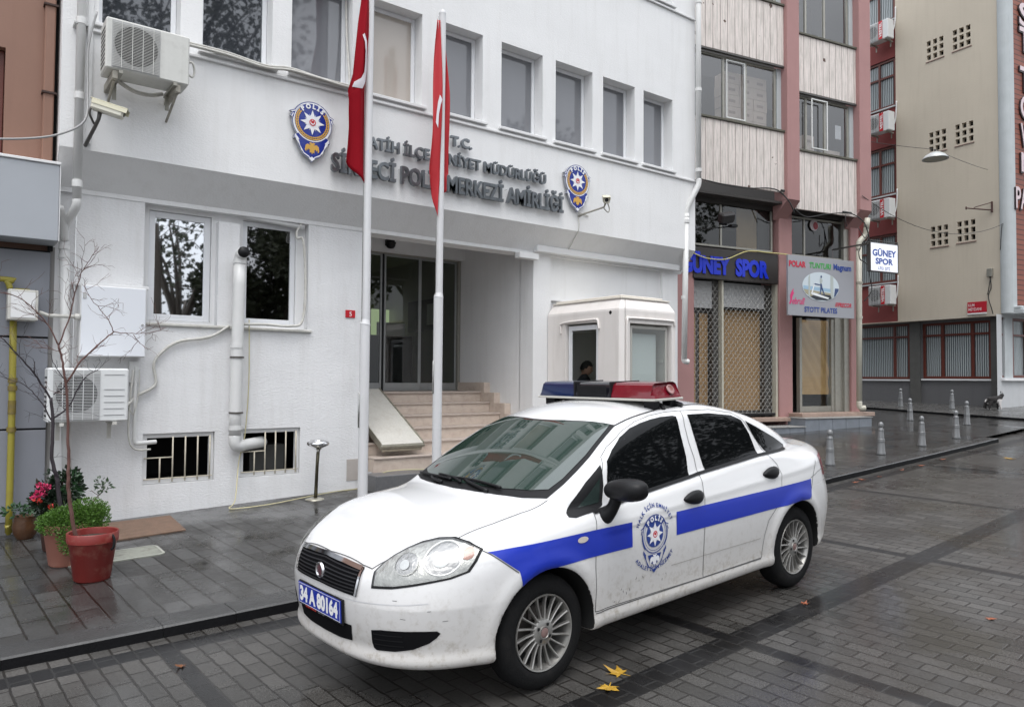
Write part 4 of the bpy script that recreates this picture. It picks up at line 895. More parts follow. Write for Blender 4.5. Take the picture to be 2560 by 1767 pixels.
w=MB(); w.box(bx0+.12,bx1-.1,by0+.12,by1-.05,bz0,bz0+.04); w.box(bx1-.12,bx1-.1,by0+.12,by1-.05,bz0,2.66); w.box(bx0+.12,bx1-.12,by1-.08,by1-.05,bz0,2.66); w.box(bx0+.1,bx1-.1,by0+.1,by1-.05,2.66,2.67)
w.box(bx1-.14,bx1-.12,by0+.2,by1-.1,1.93,1.95)
inn=w.build('booth_interior',mat('booth_interior',(.68,.67,.63),.8))
w=MB(); w.box(bx0+.006,bx0+.012,by0+.06,by1,bz0,bz0+.06); 
w=MB(); w.box(bx0+.065,bx0+.069,by0-.004,by0+.0,bz0,2.84); sm=w.build('moulding_seam',M_['alu_dark'])
top_parent(gb,a,b,c,fr1,sh,fr2,hl,inn,sm)
# person in the booth, seated, facing right and down
def skin_body(verts,edges,radii,name,m,sub=2):
    me=bpy.data.meshes.new(name); me.from_pydata(verts,edges,[]); o=bpy.data.objects.new(name,me); col.objects.link(o)
    s=o.modifiers.new('skin','SKIN'); s.use_smooth_shade=True
    for i,r in enumerate(radii):
        me.skin_vertices[0].data[i].radius=(r if isinstance(r,tuple) else (r,r))
    me.skin_vertices[0].data[0].use_root=True
    sb=o.modifiers.new('sub','SUBSURF'); sb.levels=sub; sb.render_levels=sub
    dg=bpy.context.evaluated_depsgraph_get(); bpy.context.view_layer.update(); ev=o.evaluated_get(dg); m2=bpy.data.meshes.new_from_object(ev)
    bpy.data.objects.remove(o); o=bpy.data.objects.new(name,m2); col.objects.link(o); m2.materials.clear(); m2.materials.append(m)
    m2.polygons.foreach_set('use_smooth',[True]*len(m2.polygons)); return o
skin_m=mat('person_skin',(.46,.27,.19),.5); cloth_m=mat('dark_uniform',(.018,.02,.028),.8); hair_m=mat('black_hair',(.008,.007,.006),.6,bump=.5,bscale=150)
# local frame: x = facing direction, y = person's left, z up, origin = pelvis
hv=[(0,0,0),(0,0,.18),(.01,0,.36),(.02,0,.47),(.035,0,.545),(.05,0,.60),
    (.02,.16,.43),(.02,.21,.40),(.05,.25,.16),(.25,.17,.06),(.33,.13,.05),
    (.02,-.16,.43),(.02,-.21,.40),(.05,-.25,.16),(.25,-.17,.06),(.33,-.13,.05),
    (.02,.09,-.02),(.42,.11,-.03),(.42,.11,-.42),(.52,.11,-.47),(.02,-.09,-.02),(.42,-.11,-.03),(.42,-.11,-.42),(.52,-.11,-.47)]
he=[(0,1),(1,2),(2,3),(3,4),(4,5),(3,6),(6,7),(7,8),(8,9),(9,10),(3,11),(11,12),(12,13),(13,14),(14,15),(0,16),(16,17),(17,18),(18,19),(0,20),(20,21),(21,22),(22,23)]
hr=[(.13,.16),(.12,.15),(.12,.16),(.10,.13),.055,.055,.075,.062,.045,.035,.03,.075,.062,.045,.035,.03,.09,.065,.045,.04,.09,.065,.045,.04]
PM=Matrix.Translation(Vector((8.31,9.05,1.19)))@Matrix.Rotation(math.radians(-62),4,'Z')
per=skin_body(hv,he,hr,'person',cloth_m,2); per.matrix_world=PM
tag(per,'young dark-haired person in a dark jacket looking down inside the guard booth','person')
# head as a sculpted ellipsoid joined on the neck
def head_mesh():
    m=MB(); n1,n2=28,32; vs=[]
    for j in range(n1+1):
        th=PI*j/n1
        for i in range(n2):
            ph=2*PI*i/n2; x=math.sin(th)*math.cos(ph); y=math.sin(th)*math.sin(ph); z=math.cos(th)
            X,Y,Z=x*.095,y*.075,z*.118
            if z<0: X*=1-.18*(-z)*(1 if x<0 else .3); Y*=1-.30*(-z)**1.3
            if x>0:
                X+=.022*math.exp(-((y/.13)**2))*math.exp(-(((z+.12)/.16)**2))         # nose
                X-=.010*(math.exp(-(((y-.38)/.2)**2))+math.exp(-(((y+.38)/.2)**2)))*math.exp(-(((z-.06)/.12)**2))   # eye sockets
                X+=.006*math.exp(-((y/.3)**2))*math.exp(-(((z+.45)/.07)**2)) ; X+=.008*math.exp(-((y/.35)**2))*math.exp(-(((z+.80)/.15)**2))
                X+=.004*math.exp(-(((z-.22)/.08)**2))*(1 if abs(y)<.7 else 0)
            vs.append((X,Y,Z))
    m.add(vs,[(j*n2+i,j*n2+(i+1)%n2,(j+1)*n2+(i+1)%n2,(j+1)*n2+i) for j in range(n1) for i in range(n2)])
    for s in (1,-1): m.lathe([(0,.012),(.014,.010),(.02,0),(.014,-.012),(0,-.016)],(-.01,s*.072,-.008),12,Matrix.Diagonal((1.1,.5,1.6,1))@Matrix.Rotation(PI/2,4,'X'))
    m.tube([(-.015,0,-.17),(-.005,0,-.08)],[.058,.052],16)
    return m
HM=PM@Matrix.Translation(Vector((.065,0,.655)))@Matrix.Rotation(math.radians(16),4,'Y')@Matrix.Rotation(math.radians(8),4,'Z')
ho=head_mesh().build('head',skin_m,smooth=True); ho.matrix_world=HM; top_parent(per,ho)
m=MB(); n1,n2=22,32; vs=[]
for j in range(n1+1):
    th=PI*.60*j/n1
    for i in range(n2):
        ph=2*PI*i/n2; x=math.sin(th)*math.cos(ph); y=math.sin(th)*math.sin(ph); z=math.cos(th); lim=.42 if x>.35 else (-.05 if x>-.1 else -.6)
        zz=max(z,lim+.0) ; k=1.09 if z>lim else .93
        vs.append((x*.095*k-.002,y*.077*k,zz*.118*k+.004))
m.add(vs,[(j*n2+i,j*n2+(i+1)%n2,(j+1)*n2+(i+1)%n2,(j+1)*n2+i) for j in range(n1) for i in range(n2)])
hh_=m.build('hair',hair_m,smooth=True); hh_.matrix_world=HM; top_parent(per,hh_)
for s in (1,-1):
    m=MB(); m.lathe([(0,.008),(.006,.006),(.008,0),(.006,-.006),(0,-.008)],(.081,s*.030,.008),12); e=m.build('eye',mat('eye_dark',(.05,.04,.035),.2),smooth=True); e.matrix_world=HM; top_parent(per,e)
    m=MB(); m.box(.082,.094,s*.030-.016,s*.030+.016,.026,.032,0,.002); e=m.build('eyebrow',hair_m); e.matrix_world=HM; top_parent(per,e)
m=MB(); m.box(.084,.0985,-.018,.018,-.056,-.051,0,.001); e=m.build('mouth',mat('lips',(.22,.08,.06),.4)); e.matrix_world=HM; top_parent(per,e)
for s in (1,-1):   # hands with fingers, resting on the lap
    hm=MB(); base=Vector((.33,s*.13,.05)); hm.box(base.x-.01,base.x+.075,base.y-.038,base.y+.038,base.z-.014,base.z+.014,0,.012)
    for q,(ln_,yo) in enumerate(((.06,-.030),(.072,-.010),(.068,.011),(.052,.031))):
        p=base+Vector((.07,yo,0)); hm.tube([p,p+Vector((ln_*.5,0,-.004)),p+Vector((ln_*.9,0,-.022))],[.009,.008,.006],8)
    p=base+Vector((.01,-s*.036,0)); hm.tube([p,p+Vector((.03,-s*.022,-.004)),p+Vector((.055,-s*.026,-.012))],[.011,.009,.007],8)
    h_=hm.build('hand',skin_m,smooth=True); h_.matrix_world=PM; top_parent(per,h_)
# ---------------- standing ashtray
az=gz(3.73,8.96,PH)
ash=empty('standing_ashtray',(3.74,8.96,az),'steel standing ashtray with a thin worn stem against the white wall','ashtray')
w=MB(); w.lathe([(0,.012),(.03,.022),(.085,.016),(.115,.006),(.118,0)],(3.73,8.96,az),28); b=w.build('base',mat('ashtray_foot',(.5,.48,.4),.35,metal=.7,var=.3),smooth=True)
w=MB(); w.tube([(3.74,8.96,az+.02),(3.755,8.96,.60),(3.765,8.96,.76)],[.022,.020,.022],14); s=w.build('stem',mat('ashtray_stem',(.10,.09,.06),.35,metal=.8,var=.7,vscale=15),smooth=True)
w=MB(); w.lathe([(.02,-.10),(.035,-.07),(.08,-.045),(.135,-.01),(.14,.012),(.12,.035),(.10,.045),(.088,.035),(.07,.0),(0,-.01)],(3.765,8.96,.845),32); bw=w.build('bowl',M_['chrome'],smooth=True)
top_parent(ash,b,s,bw)
# ---------------- pots and plants
def leaf_cloud(mb,centers,n,size,seed,flat=.5,out=None,mi=0):
    """small two-triangle folded leaves in ellipsoid clumps (cx,cy,cz,rx,ry,rz)"""
    rnd=random.Random(seed); tot=sum(c[3]*c[4]*c[5] for c in centers)
    for c in centers:
        k=int(n*c[3]*c[4]*c[5]/tot)
        for _ in range(k):
            while True:
                p=[rnd.uniform(-1,1) for _ in range(3)]; d=math.sqrt(sum(q*q for q in p))
                if d<1 and rnd.random()<.25+.75*d: break
            P=Vector((c[0]+p[0]*c[3],c[1]+p[1]*c[4],c[2]+p[2]*c[5])); s=size*rnd.uniform(.6,1.3)
            dirv=Vector((p[0]+rnd.uniform(-.6,.6),p[1]+rnd.uniform(-.6,.6),p[2]*.6+rnd.uniform(-.3,.7))).normalized(); a=Vector((rnd.uniform(-1,1),rnd.uniform(-1,1),rnd.uniform(-.3,.3)))
            sd=dirv.cross(a).normalized(); nn=sd.cross(dirv)
            mb.add([P,P+dirv*s*.5+sd*s*flat*.5-nn*s*.08,P+dirv*s,P+dirv*s*.5-sd*s*flat*.5-nn*s*.08,P+dirv*s*.5+nn*s*.02],[(0,1,4),(1,2,4),(2,3,4),(3,0,4)],mi)
def leaf_mat(name,c,rough=.45,var=.5):
    m=mat(name,c,rough,var=var,vscale=40); m.node_tree.nodes['Principled BSDF'].inputs['Subsurface Weight'].default_value=.0; return m
def pot(cx,cy,r0,r1,h,m,label,rimh=.04,shape=None,rz=None):
    z=gz(cx,cy,PH); root=empty('flowerpot',(cx,cy,z),label,'flowerpot')
    w=MB(); prof=shape or [(0,.004),(r0-.01,.0),(r0,.012),(r0+(r1-r0)*.8,h-rimh*1.9),(r1-.004,h-rimh*1.8),(r1+.004,h-rimh*1.7),(r1+.008,h-.006),(r1+.002,h),(r1-.008,h-.004),(r1-.016,h-.06),(0,h-.06)]
    w.lathe(prof,(cx,cy,z),40); b=w.build('pot_body',m,smooth=True,auto=50)
    w=MB(); w.lathe([(0,h-.045),(r1*.5,h-.040),(r1-.012,h-.052)],(cx,cy,z),24); s=w.build('soil',M_['soil'],smooth=True); top_parent(root,b,s)
    return root,z
red_p=mat('red_plastic_pot',(.19,.020,.016),.42,var=.25,vscale=7,dirt=.35,dirtcol=(.42,.28,.20),bump=.1)
pk_p=mat('faded_pink_pot',(.36,.15,.11),.6,var=.25,vscale=5,dirt=.2,dirtcol=(.4,.3,.25))
rp0,zr=pot(1.005,6.93,.135,.183,.385,red_p,'bright red plastic flowerpot at the front, holding the bare shrub',rimh=.045)
w=MB(); w.tube(smooth_pts([(1.12,6.79,zr+.37),(1.135,6.775,zr+.33),(1.13,6.77,zr+.27),(1.115,6.78,zr+.25)],4),.010,8); o=w.build('handle',M_['black'],smooth=True); top_parent(rp0,o)
pot(.90,7.60,.135,.185,.36,pk_p,'faded pink flowerpot behind the red one, under the green herb bush')
pot(.70,9.00,.085,.115,.24,mat('glazed_brown_pot',(.10,.045,.02),.3,var=.6,vscale=12,bump=.5,bscale=20),'small brown clay pot by the foot of the gas pipe',shape=[(0,0),(.07,0),(.10,.05),(.115,.12),(.10,.19),(.105,.23),(.098,.23),(.085,.18),(0,.18)])
pot(.90,8.25,.12,.16,.36,mat('dark_clay_pot',(.07,.03,.022),.6,var=.4),'dark clay pot hidden behind the herb bush, holding the flowering begonia')
pot(1.20,8.6,.10,.14,.30,mat('dark_brown_pot',(.05,.028,.02),.6,var=.4),'dark brown pot half hidden behind the herb bush, holding the small leafy sprig')
# herb
hb=empty('herb_bush',(.92,7.6,.36),'bright green feathery herb bush spilling over the faded pink pot','plant')
w=MB(); leaf_cloud(w,[(.93,7.55,.42,.25,.2,.13),(1.05,7.55,.50,.17,.16,.10),(.80,7.5,.42,.15,.15,.10),(.92,7.38,.30,.12,.08,.15),(1.12,7.5,.42,.10,.12,.12),(.95,7.36,.20,.05,.05,.12)],11000,.018,5,.6)
a=w.build('foliage',leaf_mat('herb_green',(.075,.17,.018),.5,.7)); w=MB(); random.seed(3)
for k in range(60): t=random.uniform(0,2*PI); r=random.uniform(.03,.22); w.tube([(.92,7.6,.32),(.92+r*.5*math.cos(t),7.58+r*.4*math.sin(t),.42),(.93+r*math.cos(t),7.56+r*.8*math.sin(t),random.uniform(.44,.60))],.0018,4)
b=w.build('stems',leaf_mat('herb_stem',(.06,.12,.02))); top_parent(hb,a,b)
# begonia
bg_=empty('flowering_begonia',(.90,8.25,.34),'dark-leaved begonia with pink and red flowers behind the herb bush','plant')
w=MB(); leaf_cloud(w,[(.80,8.15,.55,.12,.12,.14),(.95,8.15,.62,.13,.12,.15),(.86,8.1,.46,.15,.1,.10),(.99,8.2,.73,.06,.06,.07),(.85,8.2,.74,.06,.05,.05)],900,.055,8,.62)
a=w.build('foliage',leaf_mat('begonia_dark',(.018,.035,.018),.3,.6)); w=MB(); leaf_cloud(w,[(.99,8.12,.66,.06,.06,.12)],80,.06,18,.5); a2_=w.build('light_foliage',leaf_mat('begonia_green',(.03,.09,.03),.3,.6))
w=MB(); leaf_cloud(w,[(.745,8.05,.68,.03,.03,.015),(.775,8.04,.655,.025,.03,.02),(.73,8.05,.60,.04,.03,.02),(.70,8.05,.57,.025,.02,.02)],130,.028,9,.9); f1=w.build('flowers',mat('pink_petals',(.55,.03,.12),.5,var=.3))
w=MB(); leaf_cloud(w,[(.81,8.0,.48,.022,.02,.018),(.71,8.02,.55,.02,.02,.02)],40,.025,10,.9); f2_=w.build('red_flowers',mat('red_petals',(.50,.03,.02),.5,var=.3))
w=MB()
for k in range(14): w.tube([(.90,8.25,.33),(.88+random.uniform(-.06,.06),8.2,.45),(.86+random.uniform(-.15,.15),8.15,random.uniform(.5,.75))],.004,5)
b=w.build('stems',leaf_mat('begonia_stem',(.07,.04,.02))); top_parent(bg_,a,a2_,f1,f2_,b)
sp_=empty('leafy_sprig',(1.2,8.6,.28),'small leafy sprig leaning right from the pot behind the herb bush','plant')
w=MB(); w.tube(smooth_pts([(1.20,8.6,.27),(1.24,8.6,.41),(1.31,8.58,.50),(1.33,8.56,.56)],4),.005,6); w.tube([(1.29,8.58,.47),(1.25,8.58,.50),(1.22,8.58,.53)],.003,5); a=w.build('stem',mat('sprig_stem',(.09,.06,.03),.6)); w=MB(); leaf_cloud(w,[(1.33,8.56,.56,.07,.05,.05),(1.29,8.56,.62,.04,.04,.03),(1.25,8.57,.53,.04,.03,.02)],60,.05,22,.45); b=w.build('leaves',leaf_mat('sprig_leaf',(.045,.085,.035),.3,.4)); top_parent(sp_,a,b)
lp_=MB(); leaf_cloud(lp_,[(.62,8.9,.34,.12,.08,.05),(.75,8.9,.33,.07,.07,.05)],150,.05,31,.5); tag(lp_.build('low_plant',leaf_mat('low_green',(.035,.09,.035),.4,.5)),'straggly green plant spreading over the small brown clay pot','plant')
# bare shrubs: hand-placed limbs, then random twigs
def shrub(name,limbs,label,m,seed,y0,n_tw,r0,stem_r,cat='shrub'):
    rnd=random.Random(seed); root=empty(name,limbs[0][0],label,cat)
    w=MB(); tw=MB(); ends=[]
    for li,(pts) in enumerate(limbs):
        P=[]
        for q in pts:
            P.append(Vector(q))
        S=smooth_pts(P,5); n=len(S)
        S=[p+Vector((rnd.uniform(-.004,.004),rnd.uniform(-.01,.01),rnd.uniform(-.004,.004))) if 0<i<n-1 else p for i,p in enumerate(S)]
        ra,rb=stem_r[li]; w.tube(S,[ra+(rb-ra)*i/(n-1) for i in range(n)],7)
        ends.append((S,ra,rb))
    for li,(S,ra,rb) in enumerate(ends):
        ln=sum((S[i+1]-S[i]).length for i in range(len(S)-1)); cnt=int(n_tw*ln) if li else int(n_tw*ln*.25)
        for _ in range(cnt):
            i=rnd.randint(max(1,len(S)//5 if li else int(len(S)*.6)),len(S)-2); p=S[i]; t=(S[i+1]-S[i]).normalized()
            d=(t*.6+Vector((rnd.uniform(-1,1),rnd.uniform(-.8,.8),rnd.uniform(-.5,1)))).normalized(); L0=rnd.uniform(.08,.30)
            q=[p]; 
            for k in range(5):
                d=(d+Vector((rnd.uniform(-.45,.45),rnd.uniform(-.3,.3),rnd.uniform(-.35,.35)))).normalized(); q.append(q[-1]+d*L0/5)
                if rnd.random()<.55:
                    d2=(d+Vector((rnd.uniform(-1,1),rnd.uniform(-.6,.6),rnd.uniform(-.8,.8)))).normalized(); e=q[-1]; tw.tube([e,e+d2*L0*.18,e+(d2+Vector((0,0,rnd.uniform(-.4,.4))))*L0*.32],[.0014,.0011,.0007],4,cap=False)
            tw.tube(q,[.0022-.0003*k for k in range(6)],4,cap=False)
    a=w.build('limbs',m,smooth=True); b=tw.build('twigs',m); top_parent(root,a,b)
Ya=6.93
def L3(pts,y,dy=0): return [(x,y+dy*i,z) for i,(x,z) in enumerate(pts)]
shrub('bare_shrub',[L3([(.89,.36),(.84,.65),(.82,.86),(.82,1.0),(.81,1.23),(.79,1.59),(.76,1.78),(.73,1.92)],Ya),
 L3([(.73,1.92),(.67,2.05),(.59,2.17),(.45,2.29),(.30,2.32),(.1,2.36)],Ya,.01),L3([(.73,1.92),(.80,2.15),(.83,2.34),(.87,2.50),(.91,2.59),(.99,2.73)],Ya,-.01),
 L3([(.79,1.62),(.89,1.80),(1.01,1.94),(1.11,2.04)],Ya,-.02),L3([(1.11,2.04),(1.22,2.03),(1.36,2.04),(1.5,2.09)],Ya-.06,-.02),L3([(1.11,2.04),(1.06,2.16),(.95,2.30),(.90,2.41)],Ya-.06,.02),
 L3([(1.25,2.02),(1.31,1.94),(1.36,1.90)],Ya-.1,-.02),L3([(.74,1.87),(.67,1.89),(.56,1.91)],Ya,.02)],
 'tall bare twiggy shrub growing from the red flowerpot',mat('reddish_twig',(.12,.055,.045),.6,var=.4,vscale=20),7,Ya,20,.02,[(.016,.007),(.006,.002),(.006,.002),(.008,.004),(.004,.0015),(.004,.0015),(.003,.001),(.003,.001)])
Yb=7.85
shrub('bare_shrub',[L3([(.90,.34),(.86,.70),(.84,.79),(.81,.93),(.81,1.18),(.79,1.48)],Yb+.1),L3([(.79,1.46),(.65,1.70),(.51,1.88),(.39,2.01),(.2,2.1)],Yb+.1,-.03),L3([(.80,1.27),(.71,1.45),(.59,1.59),(.40,1.67)],Yb+.1,.03),
 L3([(.81,1.29),(.92,1.39),(1.04,1.65),(1.15,1.73)],Yb+.1,-.03),L3([(.65,1.70),(.65,1.80)],Yb,.0),L3([(.80,1.51),(.89,1.61),(.80,1.77),(.77,1.89)],Yb,0)],
 'darker bare shrub behind the red pot, crossing the lower air conditioner',mat('dark_twig',(.03,.022,.028),.6,var=.4,vscale=20),13,Yb,15,.02,[(.020,.013),(.009,.003),(.007,.002),(.008,.003),(.005,.003),(.006,.002)])
# ---------------- fallen leaves
def maple(cx,cy,s,rot,off,m,label,z=None,curl=.25):
    mb=MB(); P=[]
    for k in range(5):
        a=math.radians(90+(k-2)*52); L_=(.62,.85,1,.85,.62)[k]
        P+=[((.42*math.cos(a-.45)),(.42*math.sin(a-.45))),(L_*.62*math.cos(a-.20),L_*.62*math.sin(a-.20)),(L_*.72*math.cos(a-.10),L_*.72*math.sin(a-.10)),(L_*math.cos(a),L_*math.sin(a)),(L_*.70*math.cos(a+.12),L_*.70*math.sin(a+.12)),(L_*.60*math.cos(a+.24),L_*.60*math.sin(a+.24))]
    P+=[(-.05,-.12),(-.02,-.65),(.02,-.65),(.05,-.12)]
    P=P[:]; P=sorted(P[:-4],key=lambda p:math.atan2(p[1]+.1,p[0]))+[] if False else P
    c,s_=math.cos(rot),math.sin(rot)
    # fan triangulation about the stalk joint keeps the lobes
    n=len(P); pts=[(0,-.02)]+P
    vs=[]
    for (u,v) in pts:
        X=cx+s*(u*c-v*s_); Y=cy+s*(u*s_+v*c); r=math.hypot(u,v); vs.append((X,Y,gz(X,Y,off)+.004+s*curl*r*r*(.5+.5*math.sin(5*math.atan2(v,u)))))
    mb.add(vs,[(0,i,i%n+1) for i in range(1,n+1)])
    return tag(mb.build('fallen_leaf',m,recalc=False),label,'leaf')
yl=mat('yellow_maple_leaf',(.46,.27,.03),.5,var=.5,vscale=30); bl_=mat('brown_dry_leaf',(.24,.10,.045),.6,var=.5,vscale=30); ol=mat('orange_wet_leaf',(.30,.09,.04),.5,var=.5,vscale=20)
maple(3.10,3.06,.105,.3,.0,yl,'large yellow maple leaf lying between the front wheel and the dark brick band')
maple(2.93,2.97,.095,2.2,.0,yl,'yellow maple leaf at the lower edge, just left of the larger one')
maple(13.73,4.8,.13,1.1,.0,yl,'lone yellow leaf far off on the street beyond the kerb')
maple(.54,5.44,.06,.8,.0,bl_,'curled brown leaf against the kerb in the lower left corner',curl=.6)
maple(1.18,4.79,.05,2.0,.0,bl_,'small brown leaf on the dark cross band of bricks in front of the car',curl=.6)
random.seed(12)
for k,(x,y,o_) in enumerate([(9.9,5.35,0),(10.2,5.38,0),(10.6,5.36,0),(11.4,5.42,0),(12.0,5.44,0),(12.9,5.5,0),(5.6,2.1,0),(6.9,1.5,0),(4.95,3.05,0)]):
    maple(x,y,random.uniform(.05,.09),random.uniform(0,6),o_,ol,['orange leaf in the gutter behind the car\'s tail','orange leaf in the gutter by the nearest bollard','brown-orange leaf in the gutter below the second bollard','wet orange leaf in the gutter before the third bollard','reddish leaf in the gutter beyond the third bollard','small reddish leaf at the far end of the gutter','small reddish leaf on the pavers at the right edge','tiny leaf near the lower right corner','reddish leaf lying on the long dark brick band'][k])
# ================= POLICE CAR  (local frame: x rearwards from the front axle, y away from the camera, z up)
import numpy as np
def smax(a,b,k):
    h=np.clip(.5+.5*(a-b)/k,0,1); return b*(1-h)+a*h+k*h*(1-h)
def smin(a,b,k): return -smax(-a,-b,k)
def spl(pts,n=900):
    P=np.array(pts,float);x,y=P[:,0],P[:,1];h=np.diff(x);dl=np.diff(y)/h
    m=np.zeros(len(x));m[0],m[-1]=dl[0],dl[-1]
    for i in range(1,len(x)-1):
        if dl[i-1]*dl[i]>0:
            w1=2*h[i]+h[i-1];w2=h[i]+2*h[i-1];m[i]=(w1+w2)/(w1/dl[i-1]+w2/dl[i])
    X=np.linspace(x[0],x[-1],n);k=np.clip(np.searchsorted(x,X)-1,0,len(x)-2)
    t=(X-x[k])/h[k]
    Y=(2*t**3-3*t**2+1)*y[k]+(t**3-2*t**2+t)*h[k]*m[k]+(-2*t**3+3*t**2)*y[k+1]+(t**3-t**2)*h[k]*m[k+1]
    return lambda q:np.interp(q,X,Y)
SZ=spl([(.1,.70),(.18,.79),(.235,.832),(.29,.848),(.335,.842),(.40,.845),(.50,.853),(.62,.862),(.72,.866),(.82,.862),(.90,.850),(1.0,.825),(1.1,.79),(1.25,.74)])
NL=spl([(.1,.78),(.18,.80),(.235,.865),(.285,.895),(.34,.885),(.40,.895),(.48,.905),(.55,.908),(.62,.903),(.70,.890),(.75,.868),(.80,.82),(.86,.74),(.92,.62),(1.1,.4)])
RL=spl([(.1,1.0),(.22,1.08),(.35,1.19),(.5,1.24),(.62,1.25),(.75,1.22),(.9,1.18),(1.02,1.17),(1.1,1.13),(1.2,1.05)])
HL=spl([(-1.1,.60),(-.92,.725),(-.87,.76),(-.8,.80),(-.7,.845),(-.5,.905),(-.3,.947),(-.1,.975),(.1,.997),(.3,1.01),(1.0,1.03),(2.0,1.08),(2.5,1.085),(2.85,1.085),(3.1,1.07),(3.35,1.05),(3.5,1.03),(3.7,.97)])
QL=spl([(-1,.07),(-.3,.08),(.2,.10),(.8,.08),(1.5,.055),(2.4,.03),(2.8,.06),(3.6,.08)])
KL=spl([(-1,.10),(-.3,.11),(.3,.07),(.8,.05),(2.2,.05),(2.8,.09),(3.6,.10)])
ZB=spl([(-1,.245),(-.6,.245),(-.3,.24),(0,.235),(.5,.235),(2.3,.235),(2.9,.24),(3.6,.25)])
RC=spl([(.3,1.36),(.8,1.433),(1.1,1.466),(1.4,1.485),(1.8,1.498),(2.1,1.492),(2.5,1.47),(3.2,1.38)])
CR=spl([(0,.907-.0),(.18,.915),(.85,.957),(1.28,1.0),(2.1,1.06),(2.5,1.07),(3.2,1.07)])
def f(a,y,z):
    b=np.abs(y); p=2.85-.45*np.clip((z-.55)/.2,0,1)
    S=SZ(z)
    rf=np.hypot(a,z-.31);rr=np.hypot(a-2.603,z-.31)
    S=S+.012*(np.exp(-((rf-.39)/.05)**2)+np.exp(-((rr-.39)/.05)**2))
    zc=.80+.035*(a+.2)
    S=S+.006*np.exp(-((z-zc)/.028)**2)*np.clip((a-.2)/.8,0,1)*np.clip((3.1-a)/.3,0,1)
    Xf=np.clip(-a/NL(z),0,None); Xr=np.clip((a-2.4)/RL(z),0,None)
    g=(Xf**p+Xr**3.0+(b/S)**p)**(1/p)
    fs=(g-1)*S
    ft=z-(HL(a)-QL(a)*(b/.8)**2.4)
    lo=smax(fs,ft*.95,KL(a)); lo=smax(lo,ZB(a)-z,.03)
    # greenhouse
    ws=.972+.525*(a+.03-.38*b*b)
    ws=ws-.10*np.clip(ws-.972,0,1)*np.clip(ws-1.0,0,1)
    rf_=RC(a)-(.06+.035*np.clip((1.3-a)/.4,0,1))*(b/.6)**2.2
    bl=1.43-.37*(a-2.10+.25*b*b)-.05*np.clip(a-2.1,0,1)**2
    T=smin(smin(rf_,ws,.07),bl,.16)
    gt=(z-T)*.88
    gs=b-(.800-.27*(z-.98)-.16*np.clip(z-.98,0,1)**2-.11*np.clip((.65-a)/.6,0,2)**2-.15*np.clip((a-2.2)/.7,0,2)**2)
    gh=smax(gs*.96,gt,.055)
    gh=smax(gh,.8-z,.01)
    F=smin(lo,gh,.035)
    # arches
    ar=np.minimum(rf,rr)-.352
    cut=smax(-ar,-(b-.50),.01)*1.0
    cut=-smax(ar,.50-b,.01)
    F=smax(F,cut,.010)
    return F
def grad(a,y,z,e=1e-3):
    g=np.stack([f(a+e,y,z)-f(a-e,y,z),f(a,y+e,z)-f(a,y-e,z),f(a,y,z+e)-f(a,y,z-e)],-1)
    return g/(np.linalg.norm(g,axis=-1,keepdims=True)+1e-12)

